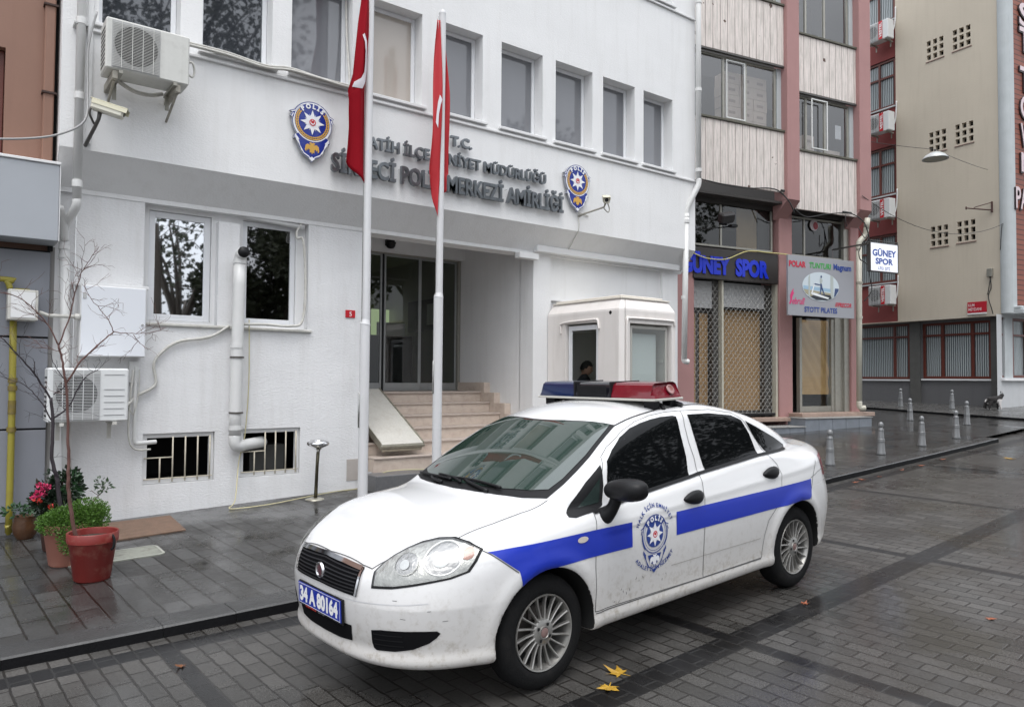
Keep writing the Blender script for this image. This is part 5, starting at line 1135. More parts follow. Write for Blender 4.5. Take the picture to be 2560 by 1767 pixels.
cd=Vector((.99785,.05288,.03877)).normalized(); cn=Vector((cd.y,-cd.x,0)).normalized(); cu=cn.cross(cd)
CM=fr_mat(Vector((2.601,3.974,.003)),cd,-cn,cu)
car=empty('police_car',label='white police saloon with a blue side stripe and a red and blue roof light bar',cat='police car',M=CM)
def cb(o,par=None):
    o.parent=par or car; return o
def setn(me,nrm):
    me.polygons.foreach_set('use_smooth',[True]*len(me.polygons)); me.normals_split_custom_set_from_vertices([tuple(v) for v in nrm])
def surface_nets(h=.0145):
    x=np.arange(-1.0,3.75,h); y=np.arange(-.97-h/2,.97+h,h); z=np.arange(.12,1.58,h)
    F=np.empty((len(x),len(y),len(z)),dtype=np.float32)
    Y,Z=np.meshgrid(y,z,indexing='ij')
    for i0 in range(0,len(x),16):
        X=x[i0:i0+16][:,None,None]; F[i0:i0+16]=f(X+0*Y[None],Y[None]+0*X,Z[None]+0*X)
    S=F<0; n=np.array(S.shape)-1
    cs=np.zeros(n,np.int8)
    for i in (0,1):
        for j in (0,1):
            for k in (0,1): cs+=S[i:i+n[0],j:j+n[1],k:k+n[2]]
    act=(cs>0)&(cs<8); idx=-np.ones(n,np.int64); I=np.argwhere(act); idx[act]=np.arange(len(I))
    acc=np.zeros((len(I),3)); cnt=np.zeros(len(I))
    C=[(i,j,k) for i in (0,1) for j in (0,1) for k in (0,1)]
    for a in C:
        for ax in range(3):
            if a[ax]:continue
            b=list(a); b[ax]=1
            fa=F[I[:,0]+a[0],I[:,1]+a[1],I[:,2]+a[2]]; fb=F[I[:,0]+b[0],I[:,1]+b[1],I[:,2]+b[2]]
            m=(fa<0)!=(fb<0); t=np.where(m,fa/np.where(m,fa-fb,1),0)
            p=np.array(a,float)[None]+t[:,None]*np.eye(3)[ax][None]; acc+=p*m[:,None]; cnt+=m
    P=(I+acc/cnt[:,None])*h+np.array([x[0],y[0],z[0]])
    Q=[]
    for ax in range(3):
        o1,o2=[(1,2),(2,0),(0,1)][ax]
        sl=[slice(None)]*3; s2=[slice(None)]*3; sl[ax]=slice(0,-1); s2[ax]=slice(1,None)
        ch=S[tuple(sl)]!=S[tuple(s2)]; E_=np.argwhere(ch)
        ok=(E_[:,o1]>0)&(E_[:,o2]>0)&(E_[:,o1]<n[o1])&(E_[:,o2]<n[o2]); E_=E_[ok]
        def cell(d1,d2):
            q=E_.copy(); q[:,o1]-=d1; q[:,o2]-=d2; return idx[q[:,0],q[:,1],q[:,2]]
        quad=np.stack([cell(1,1),cell(0,1),cell(0,0),cell(1,0)],1)
        inside=S[E_[:,0],E_[:,1],E_[:,2]]; quad[~inside]=quad[~inside][:,::-1]; Q.append(quad)
    Q=np.concatenate(Q); Q=Q[(Q>=0).all(1)]
    for _ in range(5):
        g=np.stack([f(P[:,0]+1e-3,P[:,1],P[:,2])-f(P[:,0]-1e-3,P[:,1],P[:,2]),f(P[:,0],P[:,1]+1e-3,P[:,2])-f(P[:,0],P[:,1]-1e-3,P[:,2]),f(P[:,0],P[:,1],P[:,2]+1e-3)-f(P[:,0],P[:,1],P[:,2]-1e-3)],-1)/2e-3
        v=f(P[:,0],P[:,1],P[:,2]); st=-(v/np.maximum((g*g).sum(1),.05))[:,None]*g; l=np.linalg.norm(st,axis=1); st*=np.minimum(1,h*.4/np.maximum(l,1e-9))[:,None]; P=P+st*.9
    return P,Q
def car_paint():
    m=bpy.data.materials.new('white_car_paint'); m.use_nodes=True; n=m.node_tree.nodes; l=m.node_tree.links.new; p=n['Principled BSDF']
    p.inputs['Roughness'].default_value=.28; p.inputs['Coat Weight'].default_value=.8; p.inputs['Coat Roughness'].default_value=.04
    tc=n.new('ShaderNodeTexCoord'); sp=n.new('ShaderNodeSeparateXYZ'); l(tc.outputs['Object'],sp.inputs[0])
    def mt(op,a,b=None):
        x=n.new('ShaderNodeMath'); x.operation=op
        for i,q in enumerate((a,b)):
            if q is None:continue
            if isinstance(q,(int,float)):x.inputs[i].default_value=q
            else:l(q,x.inputs[i])
        return x.outputs[0]
    def rad(x0):
        dx=mt('SUBTRACT',sp.outputs[0],x0); dz=mt('SUBTRACT',sp.outputs[2],.31); return mt('SQRT',mt('ADD',mt('MULTIPLY',dx,dx),mt('MULTIPLY',dz,dz)))
    arch=mt('LESS_THAN',mt('MINIMUM',rad(0.0),rad(2.603)),.3545)
    geo=n.new('ShaderNodeNewGeometry')
    nz=n.new('ShaderNodeTexNoise'); nz.inputs['Scale'].default_value=22; nz.inputs['Detail'].default_value=9; nz.inputs['Roughness'].default_value=.75; l(tc.outputs['Object'],nz.inputs['Vector'])
    low=n.new('ShaderNodeMapRange'); low.inputs[1].default_value=.80; low.inputs[2].default_value=.24; low.inputs[3].default_value=0; low.inputs[4].default_value=1; l(sp.outputs[2],low.inputs[0])
    th=n.new('ShaderNodeMapRange'); th.inputs[1].default_value=.50; th.inputs[2].default_value=.74; l(nz.outputs['Fac'],th.inputs[0])
    film=mt('MULTIPLY',low.outputs[0],.62); spots=mt('MULTIPLY',th.outputs[0],mt('MULTIPLY',low.outputs[0],.75)); df_=mt('MINIMUM',mt('ADD',film,spots),1)
    x=n.new('ShaderNodeMix'); x.data_type='RGBA'; l(df_,x.inputs[0]); x.inputs[6].default_value=(.70,.70,.705,1); x.inputs[7].default_value=(.36,.33,.29,1)
    y=n.new('ShaderNodeMix'); y.data_type='RGBA'; l(arch,y.inputs[0]); l(x.outputs[2],y.inputs[6]); y.inputs[7].default_value=(.008,.008,.008,1); l(y.outputs[2],p.inputs['Base Color'])
    l(mt('MULTIPLY',mt('SUBTRACT',1,arch),mt('SUBTRACT',.85,mt('MULTIPLY',df_,.8))),p.inputs['Coat Weight'])
    r=n.new('ShaderNodeMapRange'); r.inputs[3].default_value=.25; r.inputs[4].default_value=.7; l(mt('MAXIMUM',df_,arch),r.inputs[0]); l(r.outputs[0],p.inputs['Roughness']); return m
M_['paint']=car_paint()
P,Q=surface_nets()
cen=P[Q].mean(1); ab=np.abs(cen[:,1])
def inpoly(x,z,poly):
    c=np.zeros(len(x),bool); n=len(poly)
    for i in range(n):
        x1,z1=poly[i]; x2,z2=poly[(i+1)%n]
        c^=((z1>z)!=(z2>z))&(x<(x2-x1)*(z-z1)/(z2-z1+1e-12)+x1)
    return c
FD=[(.357,.347),(.357,.595),(.359,.754),(.385,.901),(.465,.925),(.512,1.066),(.588,1.189),(.669,1.239),(.843,1.315),(1.006,1.366),(1.155,1.395),(1.304,1.41),(1.459,1.411),(1.429,1.312),(1.419,1.207),(1.428,1.101),(1.419,.999),(1.401,.888),(1.395,.798),(1.388,.574),(1.388,.33)]
RD=[(1.388,.33),(1.388,.574),(1.395,.798),(1.401,.888),(1.419,.999),(1.428,1.101),(1.419,1.207),(1.429,1.312),(1.459,1.411),(1.774,1.401),(2.022,1.361),(2.117,1.312),(2.172,1.214),(2.237,1.092),(2.276,1.033),(2.339,.969),(2.365,.894),(2.346,.794),(2.299,.682),(2.168,.584),(2.123,.489),(2.10,.391),(2.087,.328)]
HOOD=[(-.82,0),(-.822,.33),(-.805,.416),(-.465,.648),(-.219,.66),(-.004,.64),(.167,.67),(.109,.529),(.04,.336),(.009,.1),(.0,0)]
part=np.zeros(len(Q),int)   # 0 body
sideok=ab>.52
part[sideok&inpoly(cen[:,0],cen[:,2],FD)&(cen[:,1]<0)]=1; part[sideok&inpoly(cen[:,0],cen[:,2],FD)&(cen[:,1]>0)]=2
part[sideok&inpoly(cen[:,0],cen[:,2],RD)&(cen[:,1]<0)]=3; part[sideok&inpoly(cen[:,0],cen[:,2],RD)&(cen[:,1]>0)]=4
part[inpoly(cen[:,0],ab,HOOD+[])&(cen[:,2]>.70)]=5
rr=np.minimum(np.hypot(cen[:,0],cen[:,2]-.31),np.hypot(cen[:,0]-2.603,cen[:,2]-.31))
bump=(part==0)&(cen[:,0]<-.17)&(cen[:,2]<.86)&(cen[:,2]<.80-.62*(cen[:,0]+.38)); part[bump]=6
part[(part==0)&(cen[:,0]>2.78)&(cen[:,2]<.62)]=7
part[(part==0)&(cen[:,0]>2.72)&(cen[:,2]>.62)&(ab<.62)&(cen[:,0]>2.95)]=8
part[(rr<.348)]=9
names={0:'body_shell',1:'door',2:'door',3:'door',4:'door',5:'bonnet',6:'front_bumper',7:'rear_bumper',8:'boot_lid',9:'wheel_arch_liner'}
NR=grad(P[:,0],P[:,1],P[:,2]); CP={}
for k,nm in names.items():
    q=Q[part==k]; us,inv=np.unique(q,return_inverse=True); q2=inv.reshape(q.shape)
    me=bpy.data.meshes.new(nm); me.from_pydata(P[us].tolist(),[],q2.tolist()); me.materials.append(M_['paint'] if k!=9 else mat('arch_liner',(.004,.004,.004),.9,spec=.05))
    setn(me,NR[us]); o=bpy.data.objects.new(nm,me); col.objects.link(o); cb(o); CP[k]=o
# ---- lifting of flat outlines on to the body surface
def lift(P0,D,T=1.4,N=160):
    P0=np.asarray(P0,float); D=np.broadcast_to(np.asarray(D,float),P0.shape); t=np.linspace(0,T,N); lo=np.zeros(len(P0)); hi=np.full(len(P0),T); found=np.zeros(len(P0),bool)
    for a,b in zip(t[:-1],t[1:]):
        p=P0+D*b; v=f(p[:,0],p[:,1],p[:,2])<0; new=v&~found; lo[new]=a; hi[new]=b; found|=v
    for _ in range(22):
        m=(lo+hi)/2; p=P0+D*m[:,None]; v=f(p[:,0],p[:,1],p[:,2])<0; hi=np.where(v,m,hi); lo=np.where(v,lo,m)
    return P0+D*lo[:,None]
def L_side(s=-1): return lambda u,v:lift(np.stack([u,np.full_like(u,1.15*s),v],-1),(0,-s,0))
def L_front(): return lambda u,v:lift(np.stack([np.full_like(u,-1.25),-u,v],-1),(1,0,0))   # u = +b (camera side)
def L_top(): return lambda u,v:lift(np.stack([u,-v,np.full_like(u,1.7)],-1),(0,0,-1))
_hd=np.array([.85,.53]);_hd/=np.linalg.norm(_hd)
def hl_uv(a,b): return .53*a+.85*b   # coordinate across the headlamp seen from the corner
def L_head(s=1):
    U=np.array([.529,.848]); D=np.array([.848,-.529])
    def g(u,v):
        P0=np.stack([u*U[0]-1.4*D[0],-(u*U[1]-1.4*D[1])*s,v],-1); return lift(P0,(D[0],-D[1]*s,0),2.2,260)
    return g
def chaikin(P,k=1):
    for _ in range(k):
        P=[q for i in range(len(P)) for q in ((P[i][0]*.75+P[(i+1)%len(P)][0]*.25,P[i][1]*.75+P[(i+1)%len(P)][1]*.25),(P[i][0]*.25+P[(i+1)%len(P)][0]*.75,P[i][1]*.25+P[(i+1)%len(P)][1]*.75))]
    return P
def cdt(poly,h):
    B=[]
    for i in range(len(poly)):
        a,b=poly[i],poly[(i+1)%len(poly)]; d=math.hypot(b[0]-a[0],b[1]-a[1]); k=max(1,int(d/h+.5))
        B+=[(a[0]+(b[0]-a[0])*j/k,a[1]+(b[1]-a[1])*j/k) for j in range(k)]
    xs=[p[0] for p in B]; ys=[p[1] for p in B]
    gx,gy=np.meshgrid(np.arange(min(xs)+h/2,max(xs),h),np.arange(min(ys)+h/2,max(ys),h)); gx=gx.ravel(); gy=gy.ravel()
    ins=inpoly(gx,gy,B); BB=np.array(B); G_=np.stack([gx,gy],1)[ins]
    if len(G_):
        d=np.sqrt(((G_[:,None]-BB[None])**2).sum(-1)).min(1); G_=G_[d>h*.45]
    V=[Vector(p) for p in B]+[Vector((float(p[0]),float(p[1]))) for p in G_]
    r=delaunay_2d_cdt(V,[],[list(range(len(B)))],1,1e-6)
    return np.array([(v.x,v.y) for v in r[0]]),r[2]
def overlay(name,poly,L,m,off=.002,h=.03,par=None,smooth=0,extra=None):
    if smooth: poly=chaikin(poly,smooth)
    V,F=cdt(poly,h); S=L(V[:,0],V[:,1]); N=grad(S[:,0],S[:,1],S[:,2]); S=S+N*off
    me=bpy.data.meshes.new(name); me.from_pydata(S.tolist(),[],[tuple(q) for q in F]); me.materials.append(m)
    nn=np.zeros(3)
    # orientation: flip if faces disagree with the field normal
    me.update()
    fl=[p.index for p in me.polygons if Vector(N[p.vertices[0]]).dot(p.normal)<0]
    if len(fl)>len(me.polygons)/2: me.flip_normals()
    setn(me,N); o=bpy.data.objects.new(name,me); col.objects.link(o); return cb(o,par)
def ribbon(mb,pts,L,w,off=.0016,res=.02,closed=False,three=False):
    if three: S=np.array(pts,float); 
    else:
        Q_=[]
        n=len(pts); rng_=range(n if closed else n-1)
        for i in rng_:
            a,b=pts[i],pts[(i+1)%n]; d=math.hypot(b[0]-a[0],b[1]-a[1]); k=max(1,int(d/res+.5)); Q_+=[(a[0]+(b[0]-a[0])*j/k,a[1]+(b[1]-a[1])*j/k) for j in range(k)]
        if not closed: Q_.append(pts[-1])
        else: Q_.append(Q_[0])
        Q_=np.array(Q_); S=L(Q_[:,0],Q_[:,1])
    N=grad(S[:,0],S[:,1],S[:,2]); T=np.gradient(S,axis=0); B=np.cross(N,T); B/=np.linalg.norm(B,axis=1,keepdims=True)+1e-9
    S=S+N*off; A=S-B*w/2; C=S+B*w/2; n=len(S)
    mb.add(A.tolist()+C.tolist(),[(i,i+1,n+i+1,n+i) for i in range(n-1)])
M_['tint']=mat('tinted_car_glass',(.004,.0045,.005),.025,spec=.16)
M_['screen']=mat('windscreen_glass',(.022,.040,.032),.015,spec=.8,coat=.35,coatr=.01); M_['screen'].node_tree.nodes['Principled BSDF'].inputs['IOR'].default_value=1.6
M_['seal']=mat('black_rubber_seal',(.007,.007,.008),.5,spec=.25)
M_['gap']=mat('panel_gap_dark',(.09,.09,.09),.7)
M_['stripe']=mat('blue_stripe_film',(.008,.03,.40),.35,coat=.15,var=.08)
M_['decal']=mat('blue_decal',(.02,.05,.24),.4)
FW=[(.54,.975),(.57,1.08),(.607,1.165),(.685,1.222),(.798,1.284),(.923,1.329),(1.025,1.353),(1.126,1.369),(1.225,1.379),(1.341,1.380),(1.373,1.373),(1.354,1.252),(1.345,1.123),(1.316,1.0),(.87,.968)]
RW=[(1.504,1.378),(1.742,1.372),(1.995,1.342),(2.096,1.303),(2.139,1.202),(2.16,1.058),(1.829,1.040),(1.506,1.020),(1.498,1.12),(1.498,1.254)]
QW=[(2.150,1.290),(2.315,1.217),(2.475,1.151),(2.635,1.078),(2.60,1.060),(2.285,1.062),(2.20,1.16)]
TRO=[(.205,.897),(.215,.915),(.27,.965),(.40,1.06),(.548,1.148),(.520,1.03),(.475,.928),(.387,.903),(.25,.890)]
TRI=[(.30,.932),(.40,1.0),(.505,1.078),(.478,1.0),(.455,.945)]
seams=MB()
for s,(d1,d2) in ((-1,(1,3)),(1,(2,4))):
    Ls=L_side(s)
    for par_,W in ((CP[d1],FW),(CP[d2],RW)):
        big=[(x+(x-sum(q[0] for q in W)/len(W))*.012,z+(z-sum(q[1] for q in W)/len(W))*.03) for x,z in W]
        wf=overlay('window_seal',big,Ls,M_['seal'],.0022,.03,par_); overlay('window',W,Ls,M_['tint'],.0045,.03,par_)
    overlay('window_seal',[(x+(x-2.37)*.02,z+(z-1.14)*.05) for x,z in QW],Ls,M_['seal'],.0022,.03); overlay('quarter_window',QW,Ls,M_['tint'],.0045,.03)
    overlay('front_quarter_trim',TRO,Ls,M_['seal'],.004,.02); overlay('front_quarter_window',TRI,Ls,mat('quarter_glass',(.02,.03,.028),.05,spec=.8),.007,.02)
    # belt moulding
    m=MB(); ribbon(m,[(.385,.898),(.524,.918),(.869,.955),(1.31,.990),(1.44,1.003),(1.817,1.028),(2.151,1.049),(2.30,1.052),(2.60,1.053)],Ls,.022,.008); cb(m.build('belt_moulding',M_['seal'],smooth=True))
    for poly in (FD,RD): ribbon(seams,poly,Ls,.0045,.0022,closed=True)
    ribbon(seams,[(-.396,.822),(-.353,.794),(-.291,.744),(-.215,.684)],Ls,.006); ribbon(seams,[(2.955,.93),(2.85,.83),(2.79,.72),(2.765,.655)],Ls,.006)
    ribbon(seams,[(2.80,.815),(2.97,.845),(3.10,.85)],Ls,.004)
    # stripe
    up=[(-.396+.03,.806),(-.23,.812),(-.037,.815),(.175,.812),(.363,.812),(.672,.808)]
    a0=[(.672,.660),(.35,.664),(.19,.666)]
    arc=[(.357*math.cos(t),.31+.357*math.sin(t)) for t in [math.radians(82+k*41/6) for k in range(7)] if .31+.357*math.sin(t)>0]
    arc=[p for p in arc if p[0]<.10]
    fr_=up+a0+[(.12,.665)]+arc+[(-.21,.690),(-.291,.752),(-.345,.795)]
    fr_=[(x,min(z,.812)) for x,z in fr_]
    o=overlay('front_stripe',fr_,Ls,M_['stripe'],.0026,.03)
    rr_=[(1.094,.806),(1.395,.806),(2.348,.806),(2.80,.808),(2.795,.73),(2.775,.68)]
    arc=[(2.603+.358*math.cos(t),.31+.358*math.sin(t)) for t in [math.radians(65+k*50/8) for k in range(9)]]
    rr_+=[(2.745,.660)]+[p for p in arc if p[1]>.655 ][1:-1]+[(2.40,.660),(1.384,.660),(1.093,.660)]
    overlay('rear_stripe',rr_,Ls,M_['stripe'],.0026,.03)
    # handles, indicator
    for par_,hx,hz in ((CP[d1],1.28,.866),(CP[d2],2.225,.914)):
        c=Ls(np.array([hx]),np.array([hz]))[0]; m=MB(); n1,n2=12,20
        vs=[]
        for j in range(n1+1):
            th=PI*j/n1
            for i in range(n2):
                ph=2*PI*i/n2; x=math.cos(th); r=math.sin(th); sg=(1+.35*x)
                vs.append((hx+.102*x,c[1]+s*(.006+.030*max(-.3,math.sin(ph)*r)),hz+.044*math.cos(ph)*r*sg+.004))
        m.add(vs,[(j*n2+i,j*n2+(i+1)%n2,(j+1)*n2+(i+1)%n2,(j+1)*n2+i) for j in range(n1) for i in range(n2)]); cb(m.build('door_handle',M_['black'],smooth=True),par_)
    overlay('side_indicator',ell(.253,.776,.042,.017,20),Ls,mat('clear_indicator',(.55,.50,.45),.15,coat=1),.007,.02)
    # mirror
    m=MB(); n1,n2=16,24; vs=[]
    for j in range(n1+1):
        th=PI*j/n1
        for i in range(n2):
            ph=2*PI*i/n2; c_,s2=math.cos(th),math.sin(th); e=.8
            sp_=lambda v:math.copysign(abs(v)**e,v)
            yb=.985+.150*sp_(c_); k=1+.10*c_; X=.50+(-.095 if math.cos(ph)<0 else .035)*abs(math.cos(ph)*s2)**e*k; Z=1.035+.064*sp_(math.sin(ph)*s2)*k+.012*c_
            vs.append((X,s*yb,Z))
    m.add(vs,[(j*n2+i,j*n2+(i+1)%n2,(j+1)*n2+(i+1)%n2,(j+1)*n2+i) for j in range(n1) for i in range(n2)])
    mi_=cb(m.build('wing_mirror',M_['black'],smooth=True)) if s<0 else None
    m=MB(); m.tube(smooth_pts([(.47,s*.82,.865),(.475,s*.855,.885),(.485,s*.89,.93),(.49,s*.92,1.0)],4),[.052,.052,.052,.050,.046,.043,.040,.038,.036,.036,.036,.036,.034],14); mi_ and cb(m.build('mirror_stalk',M_['black'],smooth=True),mi_)
    m=MB(); m.prism(ell(0,0,.125,.048,24),lambda u,v,w:(.536+w,s*(.985+u),1.035+v),0,.003); mi_ and cb(m.build('mirror_glass',M_['glass_mirror']),mi_)
    # headlamp
    HP3=[(-.833,.448,.656),(-.804,.43,.725),(-.76,.445,.762),(-.713,.467,.793),(-.65,.495,.823),(-.586,.528,.846),(-.53,.58,.860),(-.471,.64,.863),(-.43,.705,.848),(-.395,.771,.818),(-.43,.775,.772),(-.484,.778,.728),(-.568,.74,.704),(-.712,.63,.677),(-.78,.55,.662)]
    HP=[(hl_uv(a,b),z) for a,b,z in HP3]; hc=(sum(p[0] for p in HP)/len(HP),sum(p[1] for p in HP)/len(HP))
    Lh=L_head(-s)
    Lh=L_head(1 if s<0 else -1); kO=1 if s<0 else .25
    grow=lambda k,kz:[(hc[0]+(u-hc[0])*k,hc[1]+(z-hc[1])*kz) for u,z in HP]
    hr_=overlay('headlight',grow(1.05 if s<0 else 1.0,1.09 if s<0 else 1.0),Lh,M_['seal'],.0025*kO,.02)
    overlay('reflector',grow(.985,.97),Lh,M_['reflector'] if 'reflector' in M_ else M_.setdefault('reflector',mat('lamp_reflector',(.44,.44,.43),.14,metal=1,var=.75,vscale=14,bump=.9,bscale=11)),.005*kO,.02,hr_)
    def circ(a,b,z,ru,rz,nm,mm,off,r_in=0):
        u0=hl_uv(a,b)
        if r_in: m=MB(); ribbon(m,[(u0+ru*math.cos(2*PI*k/28),z+rz*math.sin(2*PI*k/28)) for k in range(28)],Lh,r_in,off*kO,closed=True); return cb(m.build(nm,mm,smooth=True),hr_)
        return overlay(nm,ell(u0,z,ru,rz,26),Lh,mm,off*kO,.015,hr_)
    circ(-.56,.68,.785,.088,.066,'lamp_bowl',M_.setdefault('bowl',mat('lamp_bowl',(.34,.34,.35),.12,metal=1,var=.7,vscale=20,bump=.8,bscale=16)),.008); circ(-.56,.68,.785,.090,.068,'lamp_ring',M_['chrome'],.014,.006); circ(-.56,.675,.78,.038,.030,'bulb_lens',M_.setdefault('lensw',mat('bulb_lens',(.42,.43,.44),.08,metal=.8,coat=1)),.012)
    circ(-.695,.555,.762,.060,.044,'lamp_bowl',M_['bowl'],.008); circ(-.695,.555,.762,.062,.046,'lamp_ring',M_['reflector'],.013,.005); circ(-.70,.55,.757,.025,.020,'bulb_lens',M_['lensw'],.012)
    circ(-.45,.745,.805,.030,.026,'amber_bulb',M_.setdefault('amber',mat('amber_bulb',(.30,.10,.06),.3,var=.5,vscale=60)),.010)
    overlay('lamp_cover',grow(.99,.98),Lh,M_.setdefault('cover',glass_clear('lamp_cover',(.93,.93,.91),.03)),.016*kO,.02,hr_)
    # tail lamp
    overlay('tail_light',[(3.07,.955),(3.30,.975),(3.30,.80),(3.11,.795)],Ls,M_.setdefault('tail',mat('red_tail_lamp',(.42,.012,.03),.12,coat=1)),.004,.02)
    # fog lamp recess
    FG=[(.445,.440),(.50,.449),(.591,.452),(.677,.454),(.722,.453),(.730,.440),(.717,.418),(.693,.392),(.634,.360),(.556,.343),(.46,.337),(.444,.347),(.438,.372)]
    Lf=L_front(); FGs=[(-s*u,v) for u,v in FG]; fg=overlay('fog_lamp_recess',FGs,Lf,M_['matte'],.003,.02)
    m=MB()
    for z_ in (.372,.398,.424): ribbon(m,[(-s*.455,z_),(-s*.60,z_+.002)],Lf,.006,.006)
    cb(m.build('recess_slats',M_['seal'],smooth=True),fg)
    # hood edge
    ribbon(seams,[(x,-s*y) for x,y in [(-.822,.33),(-.81,.40),(-.72,.47),(-.60,.53),(-.465,.648),(-.219,.66),(-.004,.645),(.167,.68)]],L_top(),.006,.002)
    # roof gutter
    m=MB(); ribbon(m,[(x,-s*y) for x,y in [(.87,.560),(1.0,.562),(1.15,.565),(1.45,.575),(1.8,.575),(2.1,.565),(2.35,.575)]],L_top(),.012,.003); cb(m.build('roof_gutter',M_['seal'],smooth=True))
    # sill
    m=MB(); ribbon(m,[(.36,.335),(2.08,.322)],Ls,.006,.002); cb(m.build('sill_seam',M_['gap'],smooth=True))
    m=MB(); ribbon(m,[(1.05,.476),(1.5,.474),(2.07,.470)],Ls,.004,.002); cb(m.build('scratch_line',mat('scratch_grey',(.35,.33,.31),.7),smooth=True))
ribbon(seams,[(-.822,-.33),(-.838,0),(-.822,.33)],L_top(),.006,.002)
cb(seams.build('panel_seams',M_['gap'],smooth=True,recalc=False))
# windscreen
half=[(-.005,0),(.012,.2),(.045,.36),(.10,.53),(.172,.668),(.30,.676),(.42,.668),(.544,.652),(.70,.615),(.80,.588),(.882,.562),(.845,.44),(.792,.267),(.762,.10),(.757,0)]
def sym(h): return [(x,-y) for x,y in h]+[(x,y) for x,y in h[::-1][1:-1]]
ws=overlay('windscreen',sym(half),L_top(),M_['seal'],.003,.03)
half2=[(.055,0),(.072,.2),(.105,.36),(.165,.53),(.225,.628),(.33,.640),(.544,.620),(.70,.585),(.80,.557),(.862,.533),(.828,.43),(.775,.267),(.745,.10),(.740,0)]
overlay('windscreen_glass',sym(half2),L_top(),M_['screen'],.0065,.03,ws)
bk=[(2.19,0),(2.19,.3),(2.17,.50),(2.30,.545),(2.50,.585),(2.66,.62),(2.74,.40),(2.79,0)]
overlay('rear_window',sym(bk),L_top(),M_['tint'],.004,.04)
# wipers
w=MB()
Lt=L_top()
def surf_pts(pts,up):
    A=np.array(pts,float); S=Lt(A[:,0],-A[:,1]*-1); return [tuple(p+np.array([0,0,up])) for p in S]
w.tube(smooth_pts(surf_pts([(.085,.36),(.075,.10),(.070,-.16)],.022),6),.009,6); w.tube(smooth_pts(surf_pts([(.03,.30),(.05,.12),(.075,.02)],.016),4),.011,6); w.tube(smooth_pts(surf_pts([(.05,-.10),(.085,-.35),(.15,-.60)],.022),6),.009,6); w.tube(smooth_pts(surf_pts([(.02,-.16),(.05,-.30),(.085,-.36)],.016),4),.011,6)
w.tube(smooth_pts(surf_pts([(.04,.02),(.07,-.10),(.10,-.30)],.02),6),.008,6)
cb(w.build('wipers',M_['black'],smooth=True))
# grille
GR=[(-.362,.732),(-.25,.742),(-.10,.750),(0,.752),(.10,.750),(.25,.742),(.352,.731),(.355,.66),(.350,.592),(.18,.597),(0,.600),(-.18,.597),(-.350,.592),(-.355,.66)]
Lf=L_front()
gr=overlay('grille',GR,Lf,M_['matte'],.004,.02)
m=MB()
for k in range(7): z=.612+k*.0165; ribbon(m,[(-.335,z-.002),(0,z+.002+.002*k),(.335,z-.002)],Lf,.007,.012)
cb(m.build('grille_slats',mat('gloss_black_slat',(.012,.012,.014),.4),smooth=True),gr)
m=MB(); ribbon(m,[(-.352,.724),(-.2,.736),(0,.742),(.2,.736),(.345,.724)],Lf,.026,.014); ribbon(m,[(.347,.728),(.352,.66),(.347,.594)],Lf,.014,.012); ribbon(m,[(-.347,.728),(-.352,.66),(-.347,.594)],Lf,.014,.012)
cb(m.build('chrome_surround',M_['chrome'],smooth=True),gr)
m=MB(); MR=Matrix.Rotation(-PI/2,4,'Y'); m.lathe([(.0,.016),(.030,.014),(.034,.010)],(-.896,0,.665),28,MR); bd=cb(m.build('badge',mat('maroon_badge',(.10,.03,.04),.2,coat=1)),gr)
m=MB(); m.lathe([(.033,.008),(.036,.020),(.042,.018),(.044,.006)],(-.896,0,.665),28,MR); cb(m.build('badge_ring',M_['chrome'],smooth=True),bd)
IN=[(-.245,.430),(0,.437),(.245,.437),(.305,.437),(.290,.352),(.18,.342),(0,.339),(-.18,.342),(-.290,.352),(-.305,.437)]
overlay('lower_intake',IN,Lf,M_['matte'],.003,.02)
m=MB(); ribbon(m,[(-.60,.590),(-.37,.572),(0,.565),(.37,.572),(.615,.582),(.70,.590)],Lf,.005,.0015); cb(m.build('bumper_crease',mat('bumper_crease',(.5,.5,.51),.5),smooth=True))
# lip: separate darker underside shadow comes from the form itself; scuff marks
m=MB(); random.seed(6)
for (u,v,l_,t) in [(.60,.515,.022,-.15),(.70,.552,.012,.1),(.56,.60,.02,.0),(.74,.50,.014,.1)]:
    ribbon(m,[(u,v),(u+l_,v+l_*t)],Lf,.0025,.0016,.01)
for (a_,z_) in [(.71,.455),(.74,.44),(.78,.452),(.60,.40),(.63,.385),(.66,.40),(.58,.42),(.96,.40),(1.0,.43),(.52,.36),(.56,.35)]:
    ribbon(m,[(a_,z_),(a_+random.uniform(-.008,.012),z_+random.uniform(.004,.018))],L_side(-1),.004,.0026,.005)
cb(m.build('scuffs',M_['gap'],smooth=True))
# plate
pl=MB(); pl.box(-.915,-.900,-.262,.262,.428,.562,0,.004); ph_=cb(pl.build('number_plate_holder',M_['black']))
pl=MB(); pl.box(-.9195,-.9155,-.255,.255,.440,.557,0,.002); po=cb(pl.build('number_plate',mat('blue_plate',(.008,.03,.33),.3,coat=.5)),ph_)
fp=lambda x,y,z:(-.9205,-(x),y)
m=MB(); 
for (x0,x1,z0,z1) in ((-.247,.247,.5505,.5535),(-.247,.247,.4435,.4465),(-.247,-.244,.4435,.5535),(.244,.247,.4435,.5535)): m.add([fp(x0,z0,0),fp(x1,z0,0),fp(x1,z1,0),fp(x0,z1,0)],[(0,1,2,3)])
put_text(m,'34 A 80164',.105,lambda x,y,z:fp(-.232+x,.462+y,0),bold=.0055,fit=.455,cap_h=.078)
cb(m.build('plate_text',M_['white_l'],recalc=False),po)
fp2=lambda x,y,z:(-.9158,-x,y)
m=MB(); put_text(m,'DEVELİ',.02,lambda x,y,z:fp2(-.17+x,.4295+y*.6,0),bold=.001,fit=.13); cb(m.build('red_dealer_text',mat('red_letter',(.5,.03,.02),.5),recalc=False),ph_)
